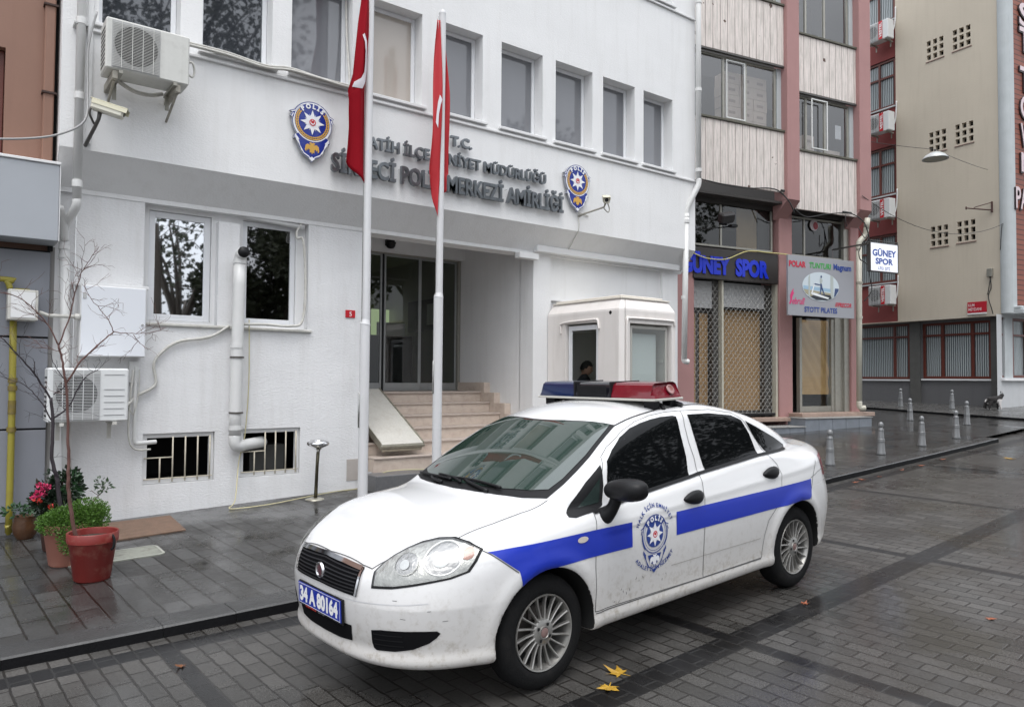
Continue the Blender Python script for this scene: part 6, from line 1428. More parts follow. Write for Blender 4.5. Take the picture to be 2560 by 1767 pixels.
m=MB(); put_text(m,'OTO',.02,lambda x,y,z:fp2(-.02+x,.4295+y*.6,0),bold=.001,fit=.08); cb(m.build('grey_dealer_text',mat('grey_letter',(.16,.16,.17),.5),recalc=False),ph_)
# rear plate
pl=MB(); pl.box(3.655,3.665,-.26,.26,.72,.83,0,.003); cb(pl.build('rear_plate',mat('blue_plate_rear',(.008,.03,.33),.3)))
# door emblem
for s in (-1,1):
    Ls=L_side(s); 
    def fe(u,v,w,s=s,Ls=Ls):
        a=.878+(u*.485)*(1 if s<0 else -1); z=.703+v*.485
        return a,z,w
    layers=badge_geo(lambda u,v,w:(u,v,w),0,False,.0006)
    def emit_layer(MBx,m,name,off,par):
        if not MBx.v: return
        A=np.array(MBx.v); a=.878+A[:,0]*.485*(1 if s<0 else -1); z=.703+A[:,1]*.485; S=Ls(a,z); N=grad(S[:,0],S[:,1],S[:,2]); S=S+N*(off+A[:,2:3]*.5)
        o=MB().add(S.tolist(),MBx.f).build(name,m,recalc=False); cb(o,par); return o
    par_=CP[1 if s<0 else 2]
    e0=emit_layer(layers['blue'],M_['decal'],'badge_decal',.0030,par_)
    layers['white'].v=[(x,y,.0) for x,y,_ in layers['white'].v]
    emit_layer(layers['white'],M_['decal'],'badge_outline',.0040,par_); emit_layer(layers['star'],M_['star_white'],'badge_star',.0042,par_); emit_layer(layers['red'],M_['red_sign'],'badge_centre',.0044,par_)
    bird=layers['gold']; emit_layer(bird,M_['star_white'],'badge_bird',.0042,par_)
    t=MB(); arc_text(t,'HALK İÇİN EMNİYET',.068,.335,90,lambda u,v,w:(u,v,0),bold=.002,gap=1.15); arc_text(t,'ADALET İÇİN HİZMET',.068,.475,-90,lambda u,v,w:(u,v+.02,0),bold=.002,gap=1.1,inside=True)
    emit_layer(t,M_['decal'],'motto_lettering',.0040,par_)
# ---- wheels
tyre_m=mat('tyre_rubber',(.010,.010,.0105),.8,spec=.15,bump=.3,bscale=80,var=.3,dirt=.2,dirtcol=(.05,.045,.04)); rim_m=mat('alloy_rim',(.42,.41,.39),.35,metal=.75,var=.35,vscale=18,dirt=.3,dirtcol=(.12,.10,.08)); dark_m=mat('wheel_shadow',(.01,.01,.01),.7); disc_m=mat('brake_disc',(.10,.09,.085),.45,metal=.7,var=.4)
def wheel(parent):
    """wheel built about its axle; local z = outwards"""
    t=MB(); t.lathe([(.200,-.155),(.235,-.170),(.275,-.168),(.298,-.150),(.308,-.120),(.310,-.080),(.308,-.040),(.298,-.012),(.275,.003),(.240,.010),(.215,.006),(.206,-.002),(.204,-.02)],(0,0,0),64)
    to=t.build('tyre',tyre_m,smooth=True)
    m=MB(); m.lathe([(.204,-.15),(.185,-.13),(.185,-.03),(.192,-.012),(.197,.004),(.203,.006),(.206,.0),(.205,-.01)],(0,0,0),64); 
    m.lathe([(.0,.0),(.028,.001),(.030,.004),(.034,.004),(.036,-.002),(.062,-.004),(.072,-.010),(.075,-.03)],(0,0,0),40)
    n=18
    for k in range(n):
        a=2*PI*k/n; bend=.16
        pts=[]
        for j in range(7):
            q=j/6; r=.066+.128*q; ang=a+bend*math.sin(q*PI*.5)*.6-bend*.3; pts.append((r*math.cos(ang),r*math.sin(ang),-.008-.006*math.sin(q*PI)+.006*q))
        wds=[.0075,.0062,.0055,.0055,.006,.007,.0085]
        vs=[];
        for j,p in enumerate(pts):
            tn=Vector(pts[min(j+1,6)])-Vector(pts[max(j-1,0)]); tn.z=0; tn.normalize(); sd=Vector((-tn.y,tn.x,0)); P_=Vector(p)
            vs+=[P_-sd*wds[j]+Vector((0,0,-.018)),P_-sd*wds[j]*.8,P_+Vector((0,0,.003)),P_+sd*wds[j]*.8,P_+sd*wds[j]+Vector((0,0,-.018))]
        m.add(vs,[(5*j+i,5*j+i+1,5*j+6+i,5*j+5+i) for j in range(6) for i in range(4)])
    ri=m.build('rim',rim_m,smooth=True,auto=45)
    h=MB()
    for k in range(4):
        a=PI/4+k*PI/2+.2; h.lathe([(0,.002),(.0095,.002)],(.048*math.cos(a),.048*math.sin(a),-.001),14)
    hb_=h.build('bolt_holes',M_['dark'],recalc=False)
    c=MB(); c.lathe([(0,.006),(.020,.0055),(.026,.003)],(0,0,0),24); cc=c.build('centre_cap',mat('cap',(.20,.13,.12),.4),smooth=True)
    d=MB(); d.lathe([(0,-.075),(.13,-.075),(.13,-.085)],(0,0,0),40); d.box(-.06,.06,.06,.14,-.085,-.05,0,.01); dd=d.build('brake_disc',disc_m)
    b=MB(); b.lathe([(0,-.125),(.20,-.125)],(0,0,0),40); bb=b.build('wheel_back',dark_m)
    for o in (to,ri,dd,bb): o.parent=parent
    for o in (hb_,cc): o.parent=ri
    return parent
protos=None
for (x,s) in ((0,-1),(2.603,-1),(0,1),(2.603,1)):
    W=Matrix.Translation(Vector((x,s*.810,.308)))@(Matrix.Rotation(PI/2,4,'X') if s<0 else Matrix.Rotation(-PI/2,4,'X'))@Matrix.Rotation(.3*x,4,'Z')
    if protos is None:
        protos=bpy.data.objects.new('wheel',None); col.objects.link(protos); wheel(protos); r=protos
    else: r=copy_tree(protos)
    r.parent=car; r.matrix_local=W
# flatten: wheel is a part whose children are sub-parts; bolt holes and cap belong to the wheel too
for r in [o for o in bpy.data.objects if o.name.startswith('wheel') and o.type=='EMPTY' and o.parent==car]:
    for c in list(r.children):
        for g_ in list(c.children): g_.parent=r
# underbody
u_=MB(); u_.box(-.45,3.0,-.62,.62,.20,.30); cb(u_.build('underbody',dark_m))
# ---- light bar
bar=bpy.data.objects.new('light_bar',None); col.objects.link(bar); bar.parent=car
def bar_seg(y0,y1,m,name,e0=0,e1=0,z0=1.502):
    prof=[(1.235,z0),(1.238,z0+.02),(1.262,z0+.088),(1.285,z0+.102),(1.48,z0+.108),(1.51,z0+.095),(1.545,z0+.02),(1.545,z0)]
    q=MB(); N=len(prof); st=[(y0,1.0,e0),(y0+.03 if e0 else y0+.001,1,0),(y1-.03 if e1 else y1-.001,1,0),(y1,1,e1)]
    vs=[]
    for (y,k,e) in st:
        for (x,z) in prof:
            t=(z-z0)/.108
            yy=y-math.copysign(1,y)*e*t*.055 if e else y
            vs.append((1.39+(x-1.39)*(1-.10*e),yy,z0+(z-z0)*(1-.05*e)))
    q.add(vs,[(i*N+j,i*N+(j+1)%N,(i+1)*N+(j+1)%N,(i+1)*N+j) for i in range(3) for j in range(N)]+[tuple(range(N)),tuple(range(3*N,4*N))])
    o=q.build(name,m,smooth=True,auto=35); o.parent=bar; return o
redm=mat('red_lens',(.16,.004,.013),.2,coat=.6,var=.35,vscale=22,dirt=.15); bluem=mat('blue_lens',(.004,.014,.065),.2,coat=.6,var=.35,vscale=22); blk=mat('dark_speaker_housing',(.012,.012,.016),.22,coat=.6,var=.3)
rd=bar_seg(-.595,-.205,redm,'red_lens',1,0); bar_seg(.155,.555,bluem,'blue_lens',0,1); bar_seg(-.203,.153,blk,'centre_housing')
q=MB(); q.box(1.30-.07,1.55,-.60,.56,1.484,1.500,0,.004); o=q.build('bar_base',mat('bar_base_grey',(.45,.44,.40),.4)); o.parent=bar
q=MB(); q.box(1.229,1.234,-.17,.12,1.515,1.585,0,.001); o=q.build('speaker_grille',M_['black']); o.parent=bar
q=MB()
for y in (-.205,.154): q.box(1.228,1.55,y-.006,y+.006,1.502,1.614,0,.004)
o=q.build('lens_joint',M_['black']); o.parent=bar
q=MB(); MX=Matrix.Rotation(PI/2-.45,4,'X'); q.lathe([(0,.004),(.028,.003),(.034,.006),(.036,0)],(1.43,-.581,1.558),24,MX); o=q.build('side_lamp',mat('side_lamp_ring',(.26,.10,.09),.25,coat=1),smooth=True); o.parent=rd
for s,yy in ((-1,-.56),(1,.50)):
    q=MB(); q.box(1.27,1.33,yy*.93-.05,yy*.93+.05,1.425,1.486,0,.006); q.tube([(1.36,yy*.80,1.475),(1.35,yy*1.0,1.455),(1.34,yy*1.06,1.425)],.014,8); q.tube([(1.48,yy*.85,1.49),(1.53,yy*1.08,1.44)],.018,8); q.box(1.46,1.52,yy*.93-.04,yy*.93+.04,1.43,1.486,0,.006)
    
    for o in build_split(q,'mounting_foot',M_['black']): o.parent=bar
# ================= PINK APARTMENT AND SHOP BUILDING
KM=frame((11.1,10.15,0),-11.4)
pk=empty('shop_building',label='pink rendered building with weathered pale board panels and shuttered shops',cat='building',M=KM)
def kb_(mb,name,m,par=None,**k):
    o=mb.build(name,m,**k); o.parent=par or pk; return o
def frame_win(par,x0,x1,z0,z1,y,mulls,gm_,fm=None,fw=.05,tr=None,names=('window_frame','pane')):
    f=MB(); ring(f,x0,x1,z0,z1,fw,y,y+.06); 
    for q in mulls: f.box(q-fw/2,q+fw/2,y+.003,y+.057,z0+fw,z1-fw)
    if tr: 
        xs=[x0+fw]+sorted(mulls)+[x1-fw]
        for a,b in zip(xs[:-1],xs[1:]): f.box(a+(fw/2 if a!=x0+fw else 0),b-(fw/2 if b!=x1-fw else 0),y+.006,y+.054,tr-fw/2,tr+fw/2)
    fo=f.build(names[0],fm or M_['alu']); fo.parent=par
    g=MB(); g.box(x0+fw*.9,x1-fw*.9,y+.025,y+.033,z0+fw*.9,z1-fw*.9); go=g.build(names[1],gm_); go.parent=fo
    return fo
# upper storeys, front plane y=0 (boards) with piers 0.12 proud
gl_box=glass_clear('storeroom_glass',(.80,.81,.82),.10)
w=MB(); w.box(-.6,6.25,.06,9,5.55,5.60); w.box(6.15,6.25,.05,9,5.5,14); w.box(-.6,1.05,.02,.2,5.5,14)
kb_(w,'floor_slab',M_['soffit_shade'])
for x0,x1 in ((3.60,3.97),(5.87,6.25)):
    w=MB(); w.box(x0,x1,-.10,.3,5.62,14,0,.012)
    w.add([(x0,-.10,5.62),(x1,-.10,5.62),(x1,.34,5.25),(x0,.34,5.25),(x0,.34,5.62),(x1,.34,5.62)],[(0,1,2,3),(0,3,4),(1,5,2),(2,5,4,3)])
    kb_(w,'pier',M_['pink'])
def bay(x0,x1,zs,mulls,open_leaf=None,boxes=()):
    """zs: list of (window z0,z1); panels fill between"""
    prev=zs[0][2]
    for (z0,z1,p0) in zs:
        p=MB(); p.box(x0,x1,.0,.05,p0,z0-.06,0,.004); bo=kb_(p,'board_panel',M_['boards'])
        s=MB(); s.box(x0-.01,x1+.01,-.035,.10,z0-.058,z0-.012,0,.004); so=kb_(s,'window_ledge',mat('ledge_dirty',(.10,.095,.07),.6,var=.5,vscale=10))
        s=MB(); s.box(x0-.01,x1+.01,-.02,.05,z1+.0,z1+.03); s2=kb_(s,'window_head',M_['alu_dark'])
        frame_win(pk,x0+.02,x1-.13,z0-.01,z1,.10,mulls,gl_box)
        c=MB(); c.box(x1-.125,x1-.0,.08,.14,z0-.01,z1); kb_(c,'render_strip',M_['concrete'])
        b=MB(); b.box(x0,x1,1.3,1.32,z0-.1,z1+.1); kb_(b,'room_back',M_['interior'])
bay(1.05,3.60,[(7.17,8.55,5.78),(9.98,11.4,8.60)],[1.98,2.60])
bay(3.97,5.87,[(6.83,8.08,5.47),(9.47,10.85,8.13)],[4.38,4.97])
# opened light casements
w=MB(); ring(w,2.03,2.56,7.22,8.48,.03,.07,.095); kb_(w,'open_casement',mat('bright_alu',(.6,.6,.58),.35,metal=.3)); w=MB(); ring(w,4.42,4.93,6.88,8.02,.03,-.02,.005); kb_(w,'open_casement',mat('bright_alu2',(.6,.6,.58),.35,metal=.3))
# stacked cartons behind the glass
def cartons(x0,x1,z0,rows,wd,ht,y=.30):
    n=int((x1-x0)/wd); root=empty('carton_stack',label=None,M=KM@Matrix.Translation(Vector((x0,y,z0))))
    random.seed(int(x0*10))
    for r in range(rows):
        for c in range(n):
            if r==rows-1 and random.random()<.3: continue
            m=MB(); j=random.uniform(-.01,.01); m.box(c*wd+.004+j,(c+1)*wd-.006+j,0,.35,r*ht+.002,(r+1)*ht-.003,0,.004); o=m.build('carton',M_['card']); o.parent=root
            m=MB(); m.box(c*wd+wd*.25,c*wd+wd*.7,-.003,.0,r*ht+ht*.35,r*ht+ht*.6); l_=m.build('carton_label',mat('carton_print',(.40,.32,.27),.8) if 'cp' not in M_ else M_['cp']); M_['cp']=l_.data.materials[0]; l_.parent=o
    return root
for (a,lab) in (((2.20,3.45,7.10,5,.40,.25),'tall stack of pale cartons inside the first upper window of the pink building'),((3.99,4.30,6.78,3,.30,.27),'stack of cartons at the left edge of the second bay window'),((4.52,4.86,6.78,3,.33,.26),'stack of cartons behind the opened casement of the second bay'),((5.25,5.68,6.78,2,.42,.27),'low stack of cartons at the right end of the second bay window')):
    r=cartons(*a); tag(r,lab,'cartons')
w=MB(); w.box(5.42,5.60,.20,.21,7.30,7.62); kb_(w,'white_paper',M_['white_l'])
# lower storeys set back .35
yb=.35
for x0,x1,zt in ((3.73,4.13,5.6),(6.0,6.28,5.6),(-.6,1.35,5.6)):
    w=MB(); w.box(x0,x1,yb-.06,yb+.5,.4,zt,0,.012); kb_(w,'lower_pier',M_['pink'])
w=MB(); w.box(6.20,6.28,yb,9,.3,5.6); w.box(-.6,6.28,yb+.02,9,5.45,5.56); kb_(w,'lower_wall',M_['soffit_shade'])
w=MB(); w.box(1.2,6.3,yb+2.2,yb+2.25,.8,5.6); w.box(1.2,6.3,yb,yb+2.3,.9,.95); kb_(w,'shop_back',M_['dark'])
shopgl=glass_clear('shop_glass',(.72,.73,.73),.04)
frame_win(pk,1.35,3.65,4.52,5.50,yb+.05,[2.17],shopgl,fw=.045)
w=MB(); w.box(2.70,3.28,yb+.16,yb+.17,4.5,5.48); kb_(w,'ply_sheet',mat('plywood',(.50,.36,.20),.7,var=.2)); w=MB(); w.box(3.29,3.62,yb+.14,yb+.15,4.5,5.5); kb_(w,'grey_sheet',M_['alu_dark'])
frame_win(pk,4.13,6.0,4.50,5.42,yb+.05,[4.63],shopgl,fw=.045)
w=MB(); w.lathe([(0,.01),(.13,.01),(.13,0)],(4.92,yb+.045,5.26),24,Matrix.Rotation(PI/2,4,'X')); d=kb_(w,'round_sticker',mat('sticker_grey',(.42,.36,.36),.5)); w=MB(); w.prism(ell(4.96,5.25,.075,.09,16),lambda u,v,q:(u,yb+.030-q,v),.0); kb_(w,'sticker_red',mat('sticker_red',(.25,.02,.03),.5),d,recalc=False)
# shop sign 1
sg_=empty('shop_sign',label='dark fascia sign with blue letters over the shuttered shop, crossed by a yellow cable',cat='shop sign',M=KM)
w=MB(); w.box(1.30,3.66,yb-.10,yb+.02,3.80,4.46,0,.006); a=w.build('sign_board',mat('dark_sign_board',(.035,.03,.028),.5,var=.4,vscale=5,streak=.3)); a.parent=sg_
w=MB(); put_text(w,'GÜNEY  SPOR',.45,lambda x,y,z:(.98+x,yb-.115-z,3.925+y),bold=.024,ext=.008,fit=2.38,cap_h=.35); b=w.build('sign_letters',mat('blue_cut_letters',(.008,.03,.52),.35)); b.parent=sg_
w=MB(); w.tube([tuple(KM@Vector(p)) for p in smooth_pts([(1.15,yb-.16,4.33),(1.45,yb-.16,4.24),(1.72,yb-.16,4.21),(2.14,yb-.16,4.24),(2.71,yb-.16,4.45),(3.29,yb-.15,4.47),(3.98,yb-.13,4.47),(4.2,yb-.1,4.40)],6)],.012,6)
tag(w.build('yellow_cable',mat('yellow_cable',(.55,.50,.20),.5),smooth=True),'pale yellow cable looping across the dark shop sign','cable')
# roller shutters
def shutter_mat():
    m=bpy.data.materials.new('lattice_shutter'); m.use_nodes=True; n=m.node_tree.nodes; l=m.node_tree.links.new; p=n['Principled BSDF']; p.inputs['Base Color'].default_value=(.55,.55,.53,1); p.inputs['Metallic'].default_value=.5; p.inputs['Roughness'].default_value=.4; return m
latt=mat('galvanised_lattice',(.40,.40,.38),.4,metal=.4,var=.3)
def lattice(mb,x0,x1,z0,z1,y,cw=.13,ch=.075,r=.0042):
    nr=int((z1-z0)/ch); nc=int((x1-x0)/cw)
    for i in range(nr):
        z=z0+i*ch
        for j in range(nc+1):
            xo=x0+j*cw+(cw/2 if i%2 else 0)
            if xo>x1-.02: continue
            # brick-like link: flat run then a short drop
            a=(xo,y,z); b=(xo+cw*.30,y,z); c=(xo+cw*.5,y,z+ch); 
            mb.tube([a,b,c],r,4,cap=False); d=(xo-cw*.30,y,z); e=(xo-cw*.5,y,z+ch)
            if xo-cw*.5>x0: mb.tube([a,d,e],r,4,cap=False)
w=MB(); w.box(1.35,1.98,yb+.25,yb+.28,.85,3.78); w.box(1.98,2.18,yb+.10,yb+.28,.85,3.8); w.box(3.47,3.67,yb+.12,yb+.28,.85,3.8); w.box(2.18,3.47,yb+.25,yb+.28,.85,1.0); kb_(w,'shop_frame',M_['alu_dark'])
w=MB(); w.box(2.19,3.46,yb+.26,yb+.27,1.0,3.2); w.box(1.42,1.62,yb+.235,yb+.245,.95,3.1); w.box(1.72,1.95,yb+.235,yb+.245,.95,3.1); kb_(w,'papered_window',M_['paper'])
w=MB(); w.box(2.19,3.46,yb+.12,yb+.13,3.25,3.78); w.box(1.38,1.97,yb+.12,yb+.13,3.2,3.78); kb_(w,'upper_panel',mat('pale_shutter_slats',(.42,.42,.42),.5,var=.2,vscale=6))
w=MB(); w.box(2.13,2.18,yb-.01,yb+.10,.9,3.8); w.box(3.66,3.72,yb-.02,yb+.10,.85,3.80); kb_(w,'guide_rail',mat('cream_rail',(.48,.46,.38),.5,var=.3))
for x0,x1 in ((1.36,2.12),(2.19,3.65)):
    w=MB(); lattice(w,x0,x1,.95,3.78,yb+.06); w.box(x0,x1,yb+.04,yb+.08,.90,.955); kb_(w,'roller_shutter',latt)
# shop 2: papered door
w=MB(); w.box(4.13,4.50,yb+.3,yb+.33,.9,3.1); w.box(4.46,4.53,yb+.05,yb+.15,.93,3.1); w.box(5.50,5.60,yb+.08,yb+.2,.93,3.1); w.box(4.53,5.5,yb+.09,yb+.13,.93,1.08); kb_(w,'door_frame',M_['alu'])
w=MB(); w.box(4.53,5.5,yb+.11,yb+.115,1.08,3.1); kb_(w,'door_pane',M_['glass_clear'])
# crumpled brown paper
w=MB(); nx,nz_=24,40; random.seed(5); ph_=[random.uniform(0,6) for _ in range(12)]
vs=[(4.56+.93*i/nx,yb+.16+.012*sum(math.sin(ph_[k]+(k+2)*1.3*i/nx*(1+.3*k)+(k*1.7+1)*j/nz_*3) for k in range(6))/2,1.35+1.72*j/nz_) for j in range(nz_+1) for i in range(nx+1)]
w.add(vs,[(j*(nx+1)+i,j*(nx+1)+i+1,(j+1)*(nx+1)+i+1,(j+1)*(nx+1)+i) for j in range(nz_) for i in range(nx)]); kb_(w,'brown_paper',mat('crumpled_brown_paper',(.46,.28,.12),.6,var=.25,vscale=4,bump=1,bscale=5),smooth=True)
w=MB(); w.box(4.15,4.45,yb+.26,yb+.27,1.38,3.1); kb_(w,'side_paper',M_['paper'])
w=MB(); w.box(5.60,5.84,yb+.06,yb+.3,.93,3.2); w.box(5.84,6.0,yb+.0,yb+.3,.93,5.5); w.box(4.13,6.0,yb+.02,yb+.25,4.44,4.5); kb_(w,'jamb',M_['alu'])
# plinth of marble slabs and sills
w=MB(); w.box(4.0,6.30,-.10,.45,.86,.95,0,.008); w.box(1.2,3.9,.0,.5,.78,.86,0,.008); kb_(w,'threshold',mat('pink_threshold',(.36,.26,.21),.45,var=.4,dirt=.4))
w=MB()
for k in range(5): w.box(3.76+k*.412,3.76+(k+1)*.412-.008,-.40,.1,.3,.845-.004*(k%2),0,.004)
for k in range(4): w.box(2.0+k*.43,2.0+(k+1)*.43-.008,-.43,.05,.3,.675,0,.004)
kb_(w,'marble_plinth',M_['marble_grey']); w=MB(); w.box(3.75,5.83,-.42,.1,.846,.866,0,.004); w.box(1.9,3.74,-.45,.05,.677,.697,0,.004); kb_(w,'plinth_cap',mat('plinth_cap',(.28,.28,.27),.5,var=.4))
# sign 2
s2=empty('shop_sign',label='grey sign board with an oval treadmill picture over the papered door',cat='shop sign',M=KM)
ys=-.25
w=MB(); w.box(3.44,5.455,ys,ys+.05,3.07,4.375,0,.004); a=w.build('sign_board',mat('grey_sign_board',(.30,.305,.33),.4,var=.06)); a.parent=s2
def stext(s,x,z,wd,ch,m,bold=.006,sh=0,y=ys-.006,name='sign_lettering'):
    w=MB(); put_text(w,s,ch/.73,lambda X,Y,Z:(x+X,y,z+Y),bold=bold,fit=wd,shear=sh); o=w.build(name,m,recalc=False); o.parent=a; return o
redl=mat('red_print',(.50,.02,.05),.5); grl=mat('green_print',(.04,.36,.06),.5); nvl=mat('navy_print',(.015,.05,.26),.5); pkl=mat('pink_print',(.60,.03,.16),.5)
stext('POLAR',3.46,4.13,.50,.125,redl,.008); stext('TUNTURI',4.07,4.135,.66,.125,grl,.004,.2); stext('Magnum',4.80,4.14,.56,.135,nvl,.006)
stext('STOTT PILATES',3.91,3.165,1.0,.115,nvl,.004); stext('PRECOR',4.93,3.315,.43,.095,redl,.004,.25); stext('ebrulî',3.55,3.32,.38,.15,pkl,.003,.25)
w=MB(); 
for k in range(3): w.add([(4.845+k*.025,ys-.006,3.315),(4.86+k*.025,ys-.006,3.315),(4.885+k*.025,ys-.006,3.41),(4.87+k*.025,ys-.006,3.41)],[(0,1,2,3)])
o=w.build('sign_bars',redl,recalc=False); o.parent=a
w=MB(); w.prism([(3.46,3.32),(3.50,3.40),(3.49,3.50),(3.53,3.58),(3.56,3.62),(3.60,3.66),(3.58,3.58),(3.61,3.56),(3.56,3.48),(3.54,3.38),(3.50,3.31)],lambda u,v,q:(u,ys-.006,v),0); o=w.build('dancer_mark',pkl,recalc=False); o.parent=a
def flat(poly,m,name,y,par): 
    w=MB(); w.prism(poly,lambda u,v,q:(u,y,v),0); o=w.build(name,m,recalc=False); o.parent=par; return o
cx_,cz_=4.41,3.735; ov_=ell(cx_,cz_,.56,.32,40)
pic=flat(ov_,mat('picture_pale',(.55,.62,.66),.4),'oval_picture',ys-.006,a)
def clip(poly):  # keep the polygon inside the oval
    out=[]
    for (x,z) in poly:
        dx,dz=(x-cx_)/.55,(z-cz_)/.31; d=math.hypot(dx,dz)
        out.append((x,z) if d<1 else (cx_+.55*dx/d,cz_+.31*dz/d))
    return out
sky_=mat('picture_sea',(.30,.45,.58),.4); wh_=mat('picture_white',(.75,.77,.78),.4); tanp=mat('picture_tan',(.35,.32,.22),.5); dkp=mat('picture_dark',(.015,.02,.03),.4); blp=mat('picture_blue',(.03,.06,.16),.4); grp=mat('picture_grey',(.42,.46,.44),.5)
flat([(3.88,3.66),(4.70,3.63),(4.70,3.70),(3.88,3.74)],sky_,'picture_sea',ys-.0075,pic)
flat(clip([(3.88,3.66),(4.75,3.60),(4.75,3.55),(4.1,3.50),(3.9,3.56)]),tanp,'picture_floor',ys-.0075,pic)
for x,wd_ in ((4.03,.05),(4.70,.09)): flat([(x,3.50),(x+wd_,3.50),(x+wd_,4.0 if x<4.5 else 3.98),(x,3.92 if x<4.5 else 4.0)],grp,'picture_post',ys-.009,pic)
flat(clip([(4.08,3.50),(4.25,3.40),(4.60,3.42),(4.75,3.48),(4.70,3.56),(4.30,3.58)]),dkp,'treadmill_shadow',ys-.009,pic)
flat([(4.12,3.55),(4.62,3.47),(4.66,3.50),(4.18,3.60)],wh_,'treadmill_deck',ys-.0105,pic); flat([(4.10,3.56),(4.20,3.80),(4.225,3.80),(4.145,3.56)],wh_,'treadmill_arm',ys-.0105,pic); flat([(4.20,3.80),(4.38,3.785),(4.37,3.765),(4.20,3.775)],blp,'treadmill_bar',ys-.0105,pic)
flat([(4.385,3.80),(4.43,3.80),(4.45,3.72),(4.52,3.57),(4.50,3.56),(4.42,3.68),(4.385,3.56),(4.365,3.56),(4.385,3.70)],blp,'runner_legs',ys-.012,pic); flat([(4.385,3.80),(4.375,3.90),(4.41,3.93),(4.455,3.88),(4.43,3.80)],grp,'runner_top',ys-.012,pic); flat(ell(4.415,3.955,.024,.030,12),blp,'runner_head',ys-.012,pic)
flat(clip([(4.84,3.72),(4.96,3.72),(4.97,3.66),(4.90,3.55),(4.84,3.50)]),blp,'picture_cabinet',ys-.009,pic)
# projecting lit sign
s3=empty('projecting_sign',label='small white box sign with blue words hanging beyond the corner of the pink building',cat='shop sign',M=KM)
w=MB(); w.box(5.47,6.36,-.68,-.60,4.12,4.745,0,.006); a3=w.build('sign_box',mat('backlit_white',(.78,.79,.82),.4,emit=(.9,.92,1),es=.25)); a3.parent=s3
w=MB(); ring(w,5.455,6.375,4.105,4.76,.015,-.69,-.59); o=w.build('sign_rim',M_['alu_dark']); o.parent=a3
w=MB(); w.box(5.5,6.4,-.65,-.63,4.80,4.815); w.box(6.38,6.395,-.66,-.62,4.1,4.82); w.box(5.4,5.45,-.65,.3,4.70,4.73); o=w.build('sign_bracket',M_['alu_dark']); o.parent=s3
for s_,x,z,wd,ch,b in (('GÜNEY',5.525,4.48,.77,.145,.006),('SPOR',5.62,4.30,.57,.135,.006),('LTD. ŞTİ.',5.71,4.175,.39,.065,.001)):
    w=MB(); put_text(w,s_,ch/.73,lambda X,Y,Z:(x+X,-.6835-.003,z+Y-.02),bold=b,fit=wd); o=w.build('sign_lettering',mat('blue_print_lit',(.02,.07,.34),.5),recalc=False); o.parent=a3
# downpipes
def pipe_thing(name,segs,r,m,label,cat,collars=(),n=14):
    root=empty(name,segs[0][0],label,cat); 
    w=MB()
    for s_ in segs: w.tube(s_,r,n)
    a=w.build('pipe',m,smooth=True); w=MB()
    for c in collars: w.tube([(c[0],c[1],c[2]),(c[0],c[1],c[2]+.06)],r*1.17,n)
    b=build_split(w,'pipe_collar',m,auto=40); top_parent(root,a,*b); return root
pipe_thing('drainpipe',[[(11.02,8.88,11),(11.02,8.88,5.35)],smooth_pts([(11.02,8.88,5.37),(11.01,8.88,5.25),(10.90,8.94,5.0),(10.83,9.0,4.78),(10.82,9.0,4.65)],5),[(10.82,9.0,4.72),(10.82,9.05,2.05)],smooth_pts([(10.82,9.05,2.1),(10.83,9.05,2.02),(10.90,9.02,2.0)],4)],.052,M_['pvc'],'white drainpipe running down the right corner of the police station','drainpipe',[(11.02,8.88,8.65),(11.02,8.88,7.0),(11.02,8.88,5.5),(10.82,9.0,4.55),(10.82,9.04,3.15)])
kp=lambda *p:tuple(KM@Vector(p))
pipe_thing('drainpipe',[[kp(6.10,-.10,5.45),kp(6.08,-.08,5.20)],smooth_pts([kp(6.08,-.08,5.22),kp(6.06,-.06,5.05),kp(5.88,-.05,4.88),kp(5.86,-.05,4.7)],5),[kp(5.87,-.05,4.75),kp(5.84,-.05,1.15)],smooth_pts([kp(5.84,-.05,1.2),kp(5.85,-.06,1.06),kp(5.95,-.12,1.05)],4)],.062,mat('cream_pvc',(.52,.50,.42),.4,var=.2,streak=.3),'cream drainpipe at the right corner of the pink building','drainpipe',[(*kp(5.87,-.05,3.9)[:2],3.9),(*kp(5.86,-.05,3.1)[:2],3.1)])
# floodlight
fl=empty('floodlight',label='black floodlight on an arm before the dark window over the shop sign',cat='floodlight',M=KM)
w=MB(); Mx=Matrix.Translation(Vector((1.74,-.25,5.0)))@Matrix.Rotation(-.2,4,'Y')@Matrix.Rotation(.5,4,'X'); w.box(-.19,.16,-.10,.08,-.10,.11,0,.03,M=Mx); a=w.build('lamp_housing',mat('cast_black',(.02,.018,.018),.5,bump=.5,bscale=40)); a.parent=fl
w=MB(); w.tube([(1.2,.3,4.78),(1.66,-.2,4.80),(1.9,-.25,4.84)],.012,6); w.box(1.84,1.99,-.30,-.18,4.82,4.87); w.tube([(1.55,-.25,4.85),(1.74,-.25,4.86)],.02,6); b=w.build('lamp_bracket',M_['black']); b.parent=fl
